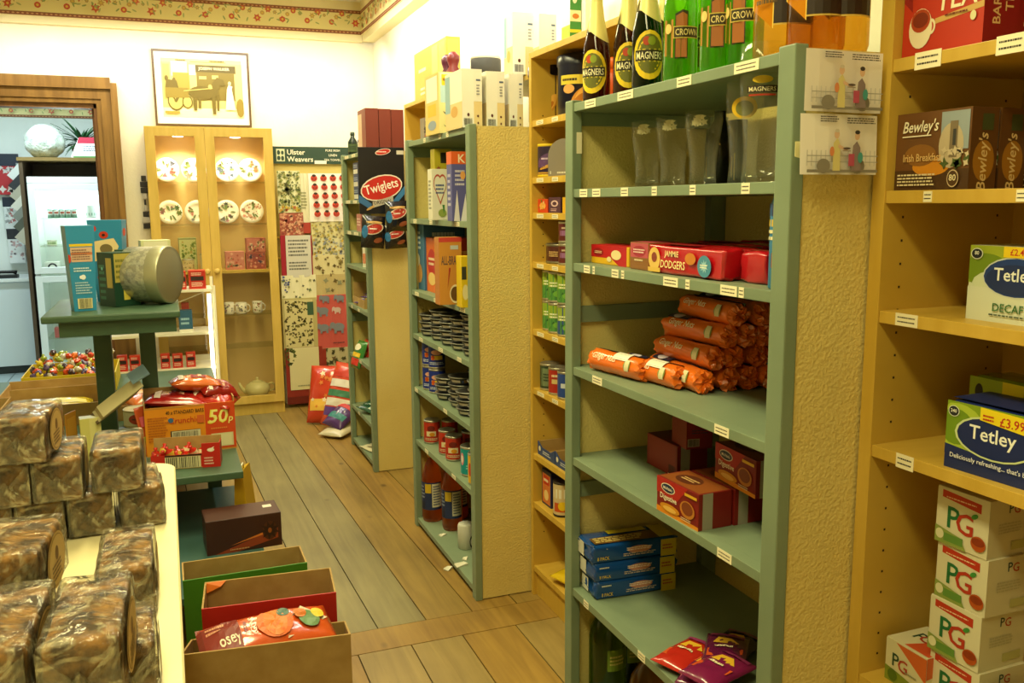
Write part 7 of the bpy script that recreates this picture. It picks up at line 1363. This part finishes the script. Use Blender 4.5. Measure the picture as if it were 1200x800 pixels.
tray('shallow tray with an orange packet between the stand legs', -.30, .02, 4.46, 4.75, .07)
bag('crisp_bag', 'orange packet lying in the tray between the stand legs', 'bag', (-.14, 4.60, bz+.03), (0, 0, .4), .2, .24, .08, '#d9701c', [('r', .2, .3, .8, .6, '#e0a03a')], seed=150)
can('noodle_tub', 'pale tub with a red oval between the stand legs', 'tub', -.165, 4.35, bz, .068, .08, '#c9c4a4', [('e', .5, .5, .3, .4, '#a83a22'), ('lines', .3, .4, .6, .6, 1, '#3a3020')], lid='#a89a6a')
bag('crisp_bag', 'red snack bag peeping over the long brown tray', 'bag', (-.52, 4.60, bz+.03), (0, 0, .1), .3, .22, .07, '#c9b01c', [('r', .1, .2, .9, .5, '#d9c83a')], seed=151)
# leaning leaflets and cream box by the stand leg
p = A(108, 503, z=.66) 
pack('leaflet_box', 'cream leaflet holder beside the left leg of the green stand', 'box', (-.36, 3.79, bz+.0005), (-.285, 3.80, bz+.0005), .17, .06, '#d6cf7a', {'front': [('r', .45, .0, 1, 1, '#dfd890')]})
pack('leaflet', 'brown leaflet standing at the left of the leaflet holder', 'leaflet', (-.405, 3.76, bz+.0005), (-.375, 3.84, bz+.0005), .2, .004, '#b9802a', {'front': [('r', .1, .1, .9, .9, '#c9963a')]})
R = empty('booklet_stand', 'slanting grey and blue booklets leaning against the stand legs', 'booklet', (-.235, 3.83, bz+.17)); 
for i, c_ in enumerate(('#5a4a32', '#b9b088', '#8a7a4a', '#d3c99c')):
    g = G(); g.box(-.095, -.045-.002*i, -.002, .095, .04, .002, C(c_, .5), .0005); g.build('booklet', R, (.0+.008*i, -.0, .01*i+.045), (.35, -.62, .12))
g = G(); g.box(-.035, -.046, -.003, .04, .04, .004, C('#8fb0cc', .4), .001); g.build('blue_tip', R, (.095, 0, .158), (.35, -.5, .12))
bag('snack_packet', 'upright pink and green packet beside the orange carton', 'packet', (-.125, 3.80, bz+.1), (1.35, 0, .9), .09, .2, .02, '#b8502a', [('r', .1, .2, .9, .4, '#8a9a3a'), ('r', .1, .6, .9, .8, '#c95a6a')], seed=152)
# yellow bag and dark picture box on the lower platform
g = G(); g.hexa([(-.02, -.09, 0), (.03, -.06, 0), (.03, .09, 0), (-.02, .07, 0), (-.012, -.075, .21), (.012, -.05, .22), (.012, .08, .22), (-.012, .06, .21)], C('#c9a01c', .5)); o = g.build('paper_bag', None, (.255-.03, 3.56, lz+.0005), -.3); tag(o, 'narrow yellow paper bag standing on the green platform', 'bag')
g = G(); g.tube([(.0, -.04, .21), (.004, -.03, .235), (.004, .0, .24), (.0, .03, .215)], .003, C('#e0d8c0', .5)); g.build('handle', o)
p0 = A(243, 652, z=lz); p1 = A(331, 638, z=lz); pt = A(244, 612, y=p0.y)
pack('chocolate_box', 'dark brown chocolate box with an orange flower, on the green platform', 'box', p0, p1, pt.z-lz, .15, '#3a1c14', {'front': [('p', [(.1, .0), (.95, .55), (.95, .25), (.4, 0)], '#8a3a1c'), ('p', [(.3, .2), (.8, .5), (.8, .42)], '#c9702a'), ('e', .84, .5, .1, .28, '#4a2410'), ('blobs', .84, .5, .841, .501, 1, .03, ['#2a140c'], 3, 9), ('e', .84, .5, .025, .08, '#8a4a1c'), ('lines', .3, .05, .6, .12, 1, '#b98a5a')], 'top': [('r', .02, .02, .98, .98, '#4a2a20'), ('r', .8, .5, .92, .7, '#d9d0c4')]}, lift=.0005)

# ---------------- nested cartons in the front
FZ = .0
def obox(lab, fl, fr, zt, dep, inner, outer, zb=0.0, front_h=None, back_h=None, name='open_carton', flap=None):
    """open-topped carton; fl, fr are view spots of the upper front corners"""
    a = A(*fl, z=zt); b2 = A(*fr, z=zt); d = b2-a; w = d.length; an = math.atan2(d.y, d.x); yd = Vector((-math.sin(an), math.cos(an), 0)); c = (a+b2)/2+yd*dep/2; c.z = zb+.0005
    R = empty(name, lab, 'carton', c, an, 'open cartons stacked on the floor'); h = zt-zb; hb_ = h+(back_h or 0); t = .005
    g = G(); g.box(-w/2, -dep/2, 0, w/2, dep/2, t, inner); g.box(-w/2, -dep/2, t, w/2, -dep/2+t, h, outer); g.box(-w/2+t, dep/2-t, t, w/2-t, dep/2, hb_, inner)
    for s in (-1, 1):
        x0, x1 = (-w/2, -w/2+t) if s < 0 else (w/2-t, w/2); g.hexa([(x0, -dep/2+t, t), (x1, -dep/2+t, t), (x1, dep/2, t), (x0, dep/2, t), (x0, -dep/2+t, h), (x1, -dep/2+t, h), (x1, dep/2, hb_), (x0, dep/2, hb_)], inner)
    g.build('tray', R)
    if flap:
        for (u, c_) in flap: g = G(); g.hexa([(-w/2, dep/2-t-.002, hb_-.0), (-w/2+.06, dep/2-t-.002, hb_), (-w/2+.06, dep/2-t-.0005, hb_), (-w/2, dep/2-t-.0005, hb_), (-w/2, dep/2-t-.012, hb_-.03), (-w/2+.045, dep/2-t-.012, hb_-.012), (-w/2+.045, dep/2-t-.01, hb_-.012), (-w/2, dep/2-t-.01, hb_-.03)], c_); g.build('torn_flap', R)
    return R, w, an, c
GRN = C('#3f7a1c', .5); REDC = C('#b0241c', .45); ORF = C('#d9701c', .5)
obox('front brown carton holding the pumpkin snack bag', (211, 768), (411, 743), .40, .235, CARD, CARD, .0, back_h=-.075)
obox('brown carton with a red front panel, directly behind the front one', (236, 714), (394, 694), .40, .185, CARD, REDC, .0, flap=[(0, ORF)])
obox('brown carton with a green front panel, third back', (214, 681), (360, 659), .40, .15, CARD, GRN, .0)
# pumpkin bag
pb_ = A(315, 742, z=.40)
bag('crisp_bag', 'orange pumpkin-print snack bag lying in the front carton', 'bag', (.185, 2.315, .325), (.2, .0, .10), .345, .16, .08, '#c9501c', [('r', 0, 0, .3, 1, '#7a2014'), ('t', 'osey', .22, .3, .26, '#e6d8c0', .16, {'rot': .1}), ('lines', .06, .6, .2, .85, 2, '#c98a6a'), ('t', 'McGUNS', .4, .35, .2, '#e6e0d0', .5, {'rot': PI/2}) if 0 else ('t', 'cGUNS', .395, .52, .1, '#e6e0d0', None, {'rot': PI/2}), ('t', 'EDITION', .34, .5, .06, '#4a2a5a', None, {'rot': PI/2}), ('e', .56, .5, .14, .36, '#d9661c'), ('e', .56, .5, .09, .34, '#d9741c'), ('e', .64, .7, .05, .12, '#4a6a5a'), ('p', [(.62, .1), (.97, .5), (.8, .9), (.68, .5)], '#c9b89a'), ('e', .82, .45, .08, .22, '#6a8a5a'), ('e', .9, .6, .05, .14, '#d9c23a'), ('e', .76, .6, .05, .14, '#c9702a')], seed=160, n=22, fine=8, wr=.3)
# ---------------- lights of the shop
def area(name, loc, rot, sx, sy, e, col=(1, .86, .47)):
    l = bpy.data.lights.new(name, 'AREA'); l.shape = 'RECTANGLE'; l.size = sx; l.size_y = sy; l.energy = e; l.color = col
    o = bpy.data.objects.new(name, l); COL.objects.link(o); o.location = loc; o.rotation_euler = rot
WARM = (1, .92, .47)
area('ceiling_tube_end', (.1, 6.38, 2.62), (.35, 0, 0), 2.5, .08, 22, (1, .97, .88))
area('ceiling_tube_far', (.3, 4.7, ZC-.06), (0, 0, PI/2), 1.3, .3, 40, WARM)
area('ceiling_tube_mid', (.05, 2.5, ZC-.06), (0, 0, PI/2), 1.3, .3, 52, WARM)
area('ceiling_tube_near', (-.15, .5, ZC-.06), (0, 0, PI/2), 1.3, .3, 40, WARM)
area('wall_tube', (1.12, 4.4, 2.64), (0, -.6, 0), .08, 3.4, 30, (1, .97, .88))
area('far_room_tube', (-1.1, 8.2, 2.7), (0, 0, 0), 1.2, .15, 50, (.8, .98, 1))
W_ = bpy.data.worlds.new('world'); SC.world = W_; W_.use_nodes = True
W_.node_tree.nodes['Background'].inputs['Color'].default_value = (1, .86, .55, 1); W_.node_tree.nodes['Background'].inputs['Strength'].default_value = .06
SC.view_settings.view_transform = 'Standard'; SC.view_settings.look = 'None'; SC.view_settings.gamma = 1; SC.view_settings.use_curve_mapping = False
SC.view_settings.exposure = 0.0
SC.cycles.max_bounces = 10; SC.cycles.transparent_max_bounces = 24; SC.cycles.use_denoising = True; SC.cycles.sample_clamp_indirect = 6
SC.cycles.caustics_reflective = False; SC.cycles.caustics_refractive = False
